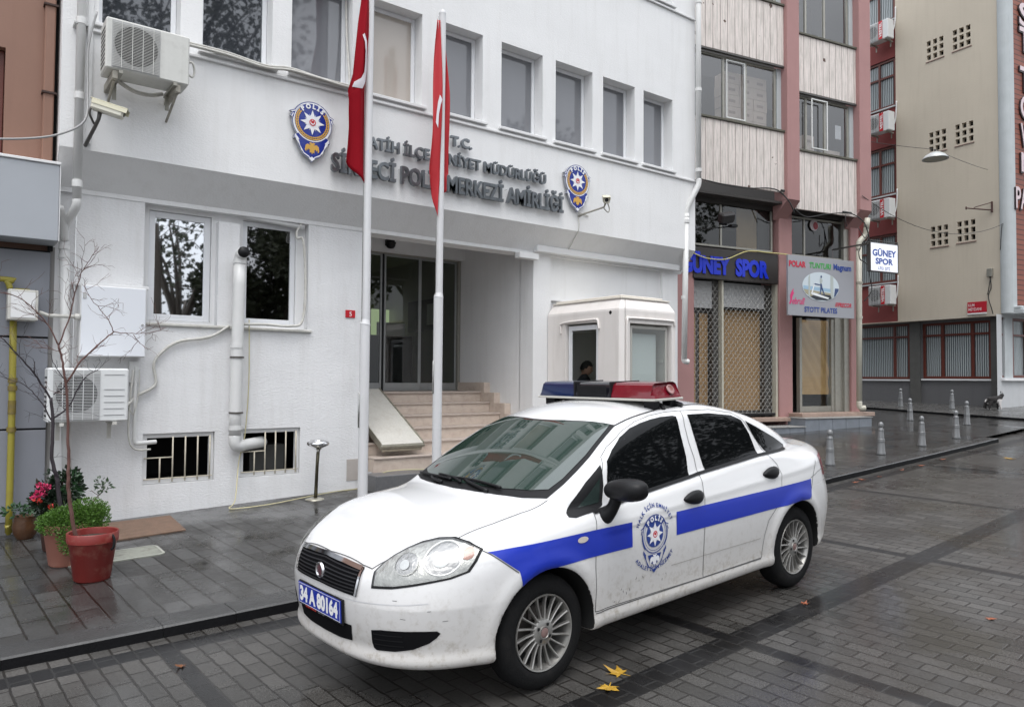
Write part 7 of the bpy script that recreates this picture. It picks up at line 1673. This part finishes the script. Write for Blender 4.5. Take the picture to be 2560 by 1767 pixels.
# cables on the pink facade
def kcable(pts,r,label): return tubething('black_cable',[kp(*p) for p in pts],r,M_['black_cable'],label,'cable',6,6)
kcable([(1.2,-.03,5.80),(1.94,-.03,5.75),(2.58,-.03,5.76),(3.1,-.03,5.82),(3.40,-.05,5.78),(3.62,-.13,5.55),(3.76,-.13,5.32)],.013,'black cable along the foot of the first pale board panel')
kcable([(3.76,-.13,5.42),(4.2,-.05,5.30),(4.8,-.05,5.42),(5.3,-.05,5.50),(5.7,-.06,5.50),(5.95,-.15,5.3),(6.05,-.18,5.0)],.012,'black cable under the second pale board panel')
kcable([(5.45,-.05,5.48),(5.42,-.06,5.35),(5.47,-.05,5.2)],.009,'short loose black cable end above the treadmill sign')
kcable([(5.95,-.15,5.30),(6.0,-.2,5.0),(5.86,-.2,4.8),(5.75,-.2,4.75),(5.68,-.2,4.6),(5.72,-.2,4.45),(5.85,-.2,4.40),(5.98,-.2,4.30),(6.05,-.2,4.0),(6.1,-.2,3.8),(6.02,-.2,3.65),(5.9,-.15,3.5)],.012,'tangle of black cable around the cream drainpipe')
kcable([(5.75,-.13,5.2),(5.85,-.22,4.95),(5.97,-.22,5.05),(6.02,-.2,4.85),(5.95,-.2,4.6)],.010,'loop of black cable at the top of the cream drainpipe')
w=MB(); w.tube([kp(3.45,-.06,5.80),kp(3.53,-.06,5.80)],.03,8); w.tube([kp(5.35,-.05,5.53),kp(5.62,-.05,5.53)],.025,8); 
for o_,l_ in zip(build_split(w,'cable_joint',M_['black_cable'],smooth=True),('black taped cable joint under the first pale board panel','black taped cable joint under the second pale board panel')): tag(o_,l_,'cable joint')
# hanging street lamp
hl_=empty('hanging_street_lamp',(17.05,7.34,6.5),'shallow metal dome street lamp hanging on a wire before the tan wall','street lamp')
Lc=Vector((17.02,7.32,6.50))
w=MB(); w.lathe([(.035,.14),(.10,.12),(.20,.06),(.255,-.01),(.26,-.025),(.25,-.02),(.19,.04),(.09,.09),(0,.10)],tuple(Lc),32); a=w.build('lamp_dome',mat('grey_lamp_dome',(.42,.43,.42),.35,metal=.4,var=.2),smooth=True)
w=MB(); w.lathe([(0,.0),(.22,-.005),(.235,.01)],(Lc.x,Lc.y,Lc.z-.02),28); b=w.build('lamp_glass',mat('dusty_lamp_glass',(.20,.21,.17),.3)); w=MB(); w.tube([Lc+Vector((0,0,.12)),Lc+Vector((0,0,.19))],.02,8); c=w.build('lamp_hook',M_['alu_dark']); top_parent(hl_,a,b,c)
# ================= TAN HOTEL BUILDING
TM=frame((23.3,8.5,0),82.0)
tn=empty('hotel_building',label='tan rendered corner building with vent blocks, red recess and brown window frames',cat='building',M=TM)
def tb(mb,name,m,par=None,**k):
    o=mb.build(name,m,**k); o.parent=par or tn; return o
# local y points back towards the camera here, so walls face +y
def mirror_y(mb): mb.v=[(x,-y,z) for x,y,z in mb.v]; return mb
w=MB(); H=[]
for (s0,z0) in ((1.34,11.35),(.55,11.37),(1.295,8.545),(.505,8.555),(1.27,5.69),(.485,5.705),(1.38,14.15),(.59,14.17)):
    for i in range(3):
        for j in range(3): H.append((s0+.012+i*.193,s0+.012+i*.193+.125,z0+.02+j*.215,z0+.02+j*.215+.15))
# one grid per block keeps the sheet simple
blocks=[(s0-.02,s0+.55,z0-.02,z0+.66) for (s0,z0) in ((1.34,11.35),(.55,11.37),(1.295,8.545),(.505,8.555),(1.27,5.69),(.485,5.705),(1.38,14.15),(.59,14.17))]
wall_grid(w,-.18,2.88,3.53,17,[(*b,.0001) for b in blocks],0,.001)
for b in blocks:
    hs=[h for h in H if b[0]<h[0]<b[1] and b[2]<h[2]<b[3]]
    wall_grid(w,b[0],b[1],b[2],b[3],hs,.0,.12)
w.add([(2.88,0,3.53),(2.88,.25,3.53),(2.88,.25,17),(2.88,0,17)],[(0,1,2,3)]); w.box(-.18,6,.001,.6,3.50,3.529)
tb(mirror_y(w),'tan_wall',M_['tan'])
w=MB(); w.box(.2,2.8,.14,.2,5,16); tb(mirror_y(w),'vent_void',M_['dark'])
w=MB()
for b in blocks: w.box(b[0],b[1],-.02,-.001,b[2]-.03,b[2]-.008)
tb(mirror_y(w),'vent_drip',mat('vent_drip_edge',(.25,.16,.14),.7))
w=MB(); w.lathe([(.16,3.55),(.16,17)],(-.30,.08,0),20); w.box(-.46,-.14,.0,.3,3.50,17,0,.05); tb(mirror_y(w),'corner_column',M_['concrete'],smooth=False)
# red part
rw=[(2.95,4.35,13.16,14.7),(2.95,4.35,10.37,11.93),(2.95,4.35,7.57,9.13),(2.95,4.35,4.78,6.33)]
w=MB(); wall_grid(w,2.88,6,3.50,17,[(a,b,c,d) for a,b,c,d in rw],.08,.12); tb(mirror_y(w),'red_wall',M_['redwall'])
for a,b,c,d in rw:
    f=MB(); ring(f,a+.01,b-.01,c+.01,d-.01,.07,.12,.17); f.box(3.49,3.56,.125,.165,c+.08,d-.08); f.box(a+.08,3.49,.13,.16,d-.58,d-.52); f.box(3.56,b-.08,.13,.16,d-.58,d-.52); fo=tb(mirror_y(f),'window_frame',M_['brownframe'])
    g=MB(); g.box(a+.07,b-.07,.175,.18,c+.07,d-.07); go=tb(mirror_y(g),'curtained_pane',M_['curtain'],fo)
    s_=MB(); s_.box(a-.02,b+.02,.02,.10,c-.04,c); tb(mirror_y(s_),'window_sill',M_['concrete'])
# ground floor
w=MB(); yg=.30; GW=[(.27,2.28,1.75,3.42),(2.70,4.6,1.73,3.46)]
wall_grid(w,.0,6,.0,3.5,GW,yg,.12); tb(mirror_y(w),'granite_wall',M_['granite'])
w=MB()
gd_=mat('granite_dark_strip',(.11,.11,.105),.3,var=.3,streak=.2)
for x in (-.02,2.33): w=MB(); w.box(x,x+(.27 if x<0 else .33),yg-.06,yg-.001,.7,3.5); tb(mirror_y(w),'granite_pilaster',gd_)
for (a,b,c,d),ml in zip(GW,((.80,1.68),(3.22,))):
    f=MB(); ring(f,a,b,c,d,.07,yg+.02,yg+.08)
    for m_ in ml: f.box(m_-.04,m_+.04,yg+.024,yg+.076,c+.07,d-.07)
    xs=[a+.07]+[v for m_ in ml for v in (m_-.04,m_+.04)]+[b-.07]
    for k in range(0,len(xs),2): f.box(xs[k],xs[k+1],yg+.03,yg+.07,3.02,3.08)
    fo=tb(mirror_y(f),'window_frame',M_['brownframe']); g=MB(); g.box(a+.06,b-.06,yg+.085,yg+.09,c+.06,d-.06); tb(mirror_y(g),'curtained_pane',M_['curtain'],fo)
    s_=MB(); s_.box(a-.03,b+.03,yg-.05,yg+.02,c-.055,c-.01); tb(mirror_y(s_),'window_sill',M_['white_paint'])
w=MB(); w.box(-.20,-.03,yg-.2,yg+.2,.5,3.5); tb(mirror_y(w),'white_corner_post',M_['concrete']); w=MB(); w.box(-.035,-.02,yg-.10,yg-.08,1.0,3.0); tb(mirror_y(w),'conduit',M_['white_paint'])
# front (right hand) face
FM=frame((23.23,8.05,0),-8.0)
def tf(mb,name,m,par=None,**k):
    o=mb.build(name,m,M=FM,**k); top_parent(par or tn,o); return o
brk=bpy.data.materials.new('red_facing_brick'); brk.use_nodes=True; _n=brk.node_tree.nodes; _l=brk.node_tree.links.new; _t=_n.new('ShaderNodeTexCoord'); _s=_n.new('ShaderNodeSeparateXYZ'); _c=_n.new('ShaderNodeCombineXYZ'); _b=_n.new('ShaderNodeTexBrick'); _l(_t.outputs['Object'],_s.inputs[0]); _l(_s.outputs[0],_c.inputs[0]); _l(_s.outputs[2],_c.inputs[1]); _l(_c.outputs[0],_b.inputs[0])
_b.inputs['Scale'].default_value=1; _b.inputs['Brick Width'].default_value=1.4; _b.inputs['Row Height'].default_value=.14; _b.inputs['Mortar Size'].default_value=.014; _b.inputs['Color1'].default_value=(.24,.075,.045,1); _b.inputs['Color2'].default_value=(.20,.06,.04,1); _b.inputs['Mortar'].default_value=(.06,.025,.02,1); _l(_b.outputs[0],_n['Principled BSDF'].inputs['Base Color']); _n['Principled BSDF'].inputs['Roughness'].default_value=.6
w=MB(); w.box(.20,6,.0,.3,3.75,17); tf(w,'brick_face',brk)
w=MB(); w.box(.1,6,-.25,.3,3.52,3.66,0,.02); w.box(.1,6,-.18,.3,3.66,3.74,0,.02); tf(w,'stone_cornice',M_['concrete'])
w=MB(); wall_grid(w,-.30,6,.4,3.52,[(-.05,2.6,1.78,3.45)],.25,.1); tf(w,'white_base_wall',mat('white_base_wall',(.48,.49,.50),.7,var=.1,streak=.2))
f=MB(); ring(f,-.05,2.6,1.78,3.45,.07,.30,.36)
for x in (.28,.62,1.3,1.9): f.box(x-.035,x+.035,.305,.355,1.85,3.38)
f.box(.02,2.53,.31,.35,2.95,3.0); fo=tf(f,'window_frame',M_['brownframe']); g=MB(); g.box(0,2.55,.37,.38,1.82,3.4); tf(g,'curtained_pane',M_['curtain'],fo)
w=MB(); w.box(-.1,2.7,.17,.26,1.70,1.76); tf(w,'window_sill',M_['white_paint'])
ls=empty('hotel_sign',label='tall white and red block letters climbing the red brick face at the right edge',cat='hotel sign',M=FM)
pkl2=mat('pinkish_white_letter',(.62,.50,.52),.4); lside=mat('letter_side_black',(.02,.008,.01),.5)
def big_letter(ch,x,z,h_,wd):
    w=MB(); put_text(w,ch,h_/.73,lambda X,Y,Z:(x+X,-.047,z+Y),bold=.02,fit=wd); a=w.build('letter_face',pkl2,recalc=False); a.parent=ls
    w=MB(); put_text(w,ch,h_/.73,lambda X,Y,Z:(x-.03+X,-.022-Z,z-.03+Y),bold=.035,ext=.02,fit=wd+.04); b=w.build('letter_side',lside); b.parent=ls
for ch,z,h_ in (('E',13.2,.7),('S',11.66,.66),('T',10.94,.68),('T',9.82,.68),('O',9.05,.62),('W',8.26,.62),('N',7.52,.54)): big_letter(ch,.50,z,h_,.55)
w=MB(); put_text(w,'PALACE',.62/.73,lambda X,Y,Z:(.20+X,-.047,6.46+Y),bold=.01,fit=1.9); a=w.build('letter_face',pkl2,recalc=False); a.parent=ls
w=MB(); put_text(w,'PALACE',.62/.73,lambda X,Y,Z:(.18+X,-.022-Z,6.43+Y),bold=.02,ext=.02,fit=1.9); b=w.build('letter_side',lside); b.parent=ls
# air conditioners on the red wall (front faces the camera side)
for k,(z,lab) in enumerate(((12.40,'highest branded air conditioner on the red recess, cut by the window above'),(9.48,'second branded air conditioner from the top on the red recess'),(6.75,'third branded air conditioner from the top on the red recess'),(4.04,'lowest branded air conditioner on the red recess, above the curtained ground floor windows'))):
    M=TM@Matrix.Translation(Vector((3.58,.45,z)))@Matrix.Rotation(PI,4,'Z'); M=M
    a=ac_unit(None,.76,.60,.30,lab,M=M,brand='VESTEL',group='branded air conditioners on the red wall',fan=(.03,.55),ribs=False)
w=MB()
for z in (12.6,9.6,6.82,4.1):
    P_=[TM@Vector(p) for p in ((3.02,.25,z+.1),(2.98,.2,z+.05),(2.90,.06,z+.15),(2.85,.03,z+.5),(2.84,.03,z+.85))]; w=MB(); w.tube(smooth_pts(P_,5),.022,6)
    tag(w.build('ac_hose',M_['pvc'],smooth=True),{12.6:'pale hose beside the highest air conditioner on the red wall',9.6:'pale hose beside the second air conditioner on the red wall',6.82:'pale hose beside the third air conditioner on the red wall',4.1:'pale hose beside the lowest air conditioner on the red wall'}[z],'hose')
# street name sign
ss=empty('street_sign',label='small red street name plate at the lower right of the tan wall',cat='street sign',M=TM)
w=MB(); w.box(.19,.72,.03,.05,3.62,3.93,0,.004); a=w.build('sign_plate',mat('red_street_plate',(.42,.015,.03),.4)); a.parent=ss; w=MB(); w.box(.19,.72,.03,.052,3.575,3.615); b=w.build('sign_strip',M_['white_paint']); b.parent=ss
for t_,x,z,wd in (('KUM',.69,3.80,.17),('MEYDANI',.69,3.68,.36)):
    w=MB(); put_text(w,t_,.085/.73,lambda X,Y,Z:(x-X,.0525,z+Y),bold=.002,fit=wd); o=w.build('sign_lettering',mat('plate_lettering',(.7,.55,.55),.5),recalc=False); o.parent=a
tp=lambda *p:tuple(TM@Vector(p))
jb=empty('junction_box',label='small grey junction box with dangling cables on the tan wall',cat='junction box',M=TM); w=MB(); w.box(.02,.16,.0,.09,4.60,4.83,0,.008); a=w.build('box_body',M_['alu']); a.parent=jb
w=MB(); w.tube(smooth_pts([(.09,.05,4.6),(.06,.05,4.3),(.14,.05,4.05),(.05,.06,3.7),(.02,.05,3.55)],5),.012,6); w.tube(smooth_pts([(.07,.05,4.6),(.12,.05,4.3),(.16,.05,4.1)],5),.010,6); b=w.build('dangling_cable',M_['black_cable'],smooth=True); b.parent=jb
br=empty('wall_bracket',label='rusty triangular iron bracket on the tan wall below the hanging lamp',cat='bracket',M=TM); w=MB(); w.tube([(.02,.03,6.70),(.02,.03,6.40)],.025,6); w.tube([(.02,.03,6.46),(.35,.7,6.50)],.018,6); w.tube([(.02,.03,6.68),(.25,.5,6.52)],.014,6); w.tube([(.35,.7,6.46),(.35,.7,6.54)],.02,6); a=w.build('iron_bracket',mat('rusty_iron',(.07,.03,.025),.7,var=.5)); a.parent=br
# wires in the air
def wire(p,q,sag,r,label,name='overhead_wire'):
    p=Vector(p);q=Vector(q); pts=[p.lerp(q,t/12)-Vector((0,0,sag*4*(t/12)*(1-t/12))) for t in range(13)]
    w=MB(); w.tube(pts,r,5); tag(w.build(name,M_['black_cable'],smooth=True),label,'wire')
wire(tp(.12,.03,7.62),Lc+Vector((0,0,.19)),.03,.006,'thin wire from the tan wall down to the hanging street lamp'); wire(Lc+Vector((0,0,.19)),kp(6.22,.1,7.35),.02,.006,'thin wire from the hanging street lamp up to the pink building')
wire(kp(5.9,-.12,5.95),tp(-.30,.05,6.02),.55,.007,'thin dark wire sagging from the pink building across the tan wall'); wire(tp(-.28,.1,6.02),tp(-.22,.1,5.3),-.05,.009,'short dark cable hanging down the corner of the tan wall')
# bollards
bol=mat('silver_grey_bollard',(.22,.225,.23),.35,metal=.35,var=.2,vscale=9)
def bollard(x,y,label):
    z=gz(x,y,PH-.004); root=empty('bollard',(x,y,z),label,'bollard','silver bollards on the wet square')
    w=MB(); w.lathe([(.0,0),(.072,0),(.074,.02),(.064,.05),(.056,.20),(.055,.215),(.043,.40),(.041,.41),(.034,.43),(.026,.445)],(0,0,0),20); a=w.build('post',bol,smooth=True)
    w=MB(); w.lathe([(.055,.205),(.062,.215),(.057,.225),(.057,.24),(.061,.25),(.052,.26)],(0,0,0),20); w.lathe([(.043,.385),(.049,.393),(.043,.401),(.049,.41),(.040,.418)],(0,0,0),20); b=w.build('ring_band',bol,smooth=True)
    w=MB(); w.lathe([(.018,.43),(.030,.445),(.040,.475),(.039,.505),(.026,.530),(0,.54)],(0,0,0),20); c=w.build('ball_top',bol,smooth=True)
    for o in (a,b,c): o.parent=root
    return root
bp0=None
BL=[(10.71,6.16,'nearest bollard, just behind the tail of the car'),(12.35,6.21,'second bollard from the car, by the dark kerb'),(13.88,6.25,'third bollard from the car, by the dark kerb'),(15.46,6.33,'last bollard at the end of the dark kerb'),(18.27,7.25,'bollard standing out on the square, right of the kerb end and before the granite wall'),(18.58,8.63,'bollard left of centre on the square, before the granite pilaster'),(22.0,9.1,'far bollard on the dark sidewalk near the cat'),(22.05,10.5,'far bollard beside the granite pilaster'),(21.6,12.4,'farthest bollard, half hidden by the cream drainpipe')]
for i,(x,y,lab) in enumerate(BL):
    if bp0 is None: bp0=bollard(x,y,lab)
    else:
        o=copy_tree(bp0); zz=gz(x,y,PH-.004)+(.05 if x>20 else 0); o.location=(x,y,zz); o['label']=lab
# cat
cb_=bpy.data.materials.new('black_white_fur'); cb_.use_nodes=True; _n=cb_.node_tree.nodes; _l=cb_.node_tree.links.new; _t=_n.new('ShaderNodeTexCoord'); _z=_n.new('ShaderNodeTexNoise'); _z.inputs['Scale'].default_value=5.5; _z.inputs['Detail'].default_value=1; _l(_t.outputs['Object'],_z.inputs['Vector']); _r=_n.new('ShaderNodeValToRGB'); _r.color_ramp.elements[0].position=.50; _r.color_ramp.elements[1].position=.53; _r.color_ramp.elements[0].color=(.02,.018,.018,1); _r.color_ramp.elements[1].color=(.55,.53,.52,1); _l(_z.outputs['Fac'],_r.inputs[0]); _l(_r.outputs[0],_n['Principled BSDF'].inputs['Base Color']); _n['Principled BSDF'].inputs['Roughness'].default_value=.9
cv=[(0,0,.22),(.08,0,.22),(.15,0,.22),(.19,0,.27),(.215,0,.315),(.255,0,.31),(-.08,0,.215),(-.14,0,.15),(-.15,.02,.04),
    (.15,.04,.12),(.155,.04,.01),(.14,-.04,.12),(.17,-.04,.01),(-.06,.05,.13),(-.10,.05,.08),(-.085,.05,.01),(-.05,-.05,.13),(-.085,-.05,.08),(-.06,-.05,.01)]
ce=[(0,1),(1,2),(2,3),(3,4),(4,5),(0,6),(6,7),(7,8),(2,9),(9,10),(2,11),(11,12),(0,13),(13,14),(14,15),(0,16),(16,17),(17,18)]
cat=skin_body(cv,ce,[.072,.070,.060,.040,.048,.020,.055,.018,.013,.026,.018,.026,.018,.038,.022,.018,.038,.022,.018],'cat',cb_,2)
cat.matrix_world=Matrix.Translation(Vector((22.25,8.22,gz(22.25,8.22,PH+.05))))@Matrix.Rotation(math.radians(-37),4,'Z')@Matrix.Scale(1.3,4)
tag(cat,'black and white cat standing at the foot of the tan building corner','cat')
m=MB()
for s in (1,-1): m.prism([(-.018,0),(.018,0),(0,.04)],lambda u,v,w,s=s:(.205+w,s*.028+u*.8,.350+v),0,.008)
e=m.build('ears',cb_); e.parent=cat
# ================= ACROSS THE STREET (seen only in the glass): trees and a pale sky gap
bark=mat('plane_tree_bark',(.09,.075,.06),.8,var=.5,vscale=3); lf=leaf_mat('autumn_leaf_dark',(.035,.045,.018),.6,.5)
def street_tree(x,y,h_,R_,n,label,seed,lsz=.20,lo=0.0):
    rnd=random.Random(seed); z0=gz(x,y)-.1; root=empty('street_tree',(x,y,z0),label,'tree','trees across the street')
    w=MB(); L_=MB(); cl=[]
    w.tube(smooth_pts([(x,y,z0),(x+.1,y,z0+h_*.2),(x-.05,y+.1,z0+h_*.42)],4),[.22-.008*i for i in range(9)],10)
    for k in range(11):
        a=2*PI*k/11+rnd.uniform(-.3,.3); b0=Vector((x-.05,y+.1,z0+h_*rnd.uniform(.30+lo,.44+lo*.6))); e=Vector((x+R_*.85*math.cos(a),y+R_*.85*math.sin(a),z0+h_*rnd.uniform(.5+lo,.95))); m_=b0.lerp(e,.5)+Vector((rnd.uniform(-.4,.4),rnd.uniform(-.4,.4),.5))
        w.tube(smooth_pts([b0,m_,e],4),[.09-.0085*i for i in range(9)],6); cl.append((e.x,e.y,e.z,R_*.42,R_*.42,h_*.13)); cl.append((m_.x,m_.y,m_.z+.3,R_*.33,R_*.33,h_*.10))
        for j in range(6):
            q=m_.lerp(e,rnd.random()); d=Vector((rnd.uniform(-1,1),rnd.uniform(-1,1),rnd.uniform(-.3,1))).normalized(); w.tube([q,q+d*.8,q+d*1.5+Vector((0,0,rnd.uniform(-.3,.3)))],[.025,.015,.006],4,cap=False)
    leaf_cloud(L_,cl,n,lsz,seed+1,.75); a=w.build('trunk',bark,smooth=True); b=L_.build('crown',lf); top_parent(root,a,b)
street_tree(6.6,-9.0,8.2,2.2,850,'low leafy tree opposite, mirrored in the left ground floor window',41)
street_tree(5.2,-6.5,15.5,3.6,5200,'tall thin-leaved tree opposite, mirrored in the two upper left windows',42,.20,.14)
street_tree(11.4,-6.6,10,3.6,14000,'broad tree opposite, mirrored in the front door glass of the car',43)
street_tree(9.7,-8.6,7.2,2.3,9000,'dense low tree opposite, mirrored in the right ground floor window',47,.20,-.16)
street_tree(17.0,-6.0,10,4.4,15000,'broad tree opposite, mirrored in the rear side glass of the car',44)
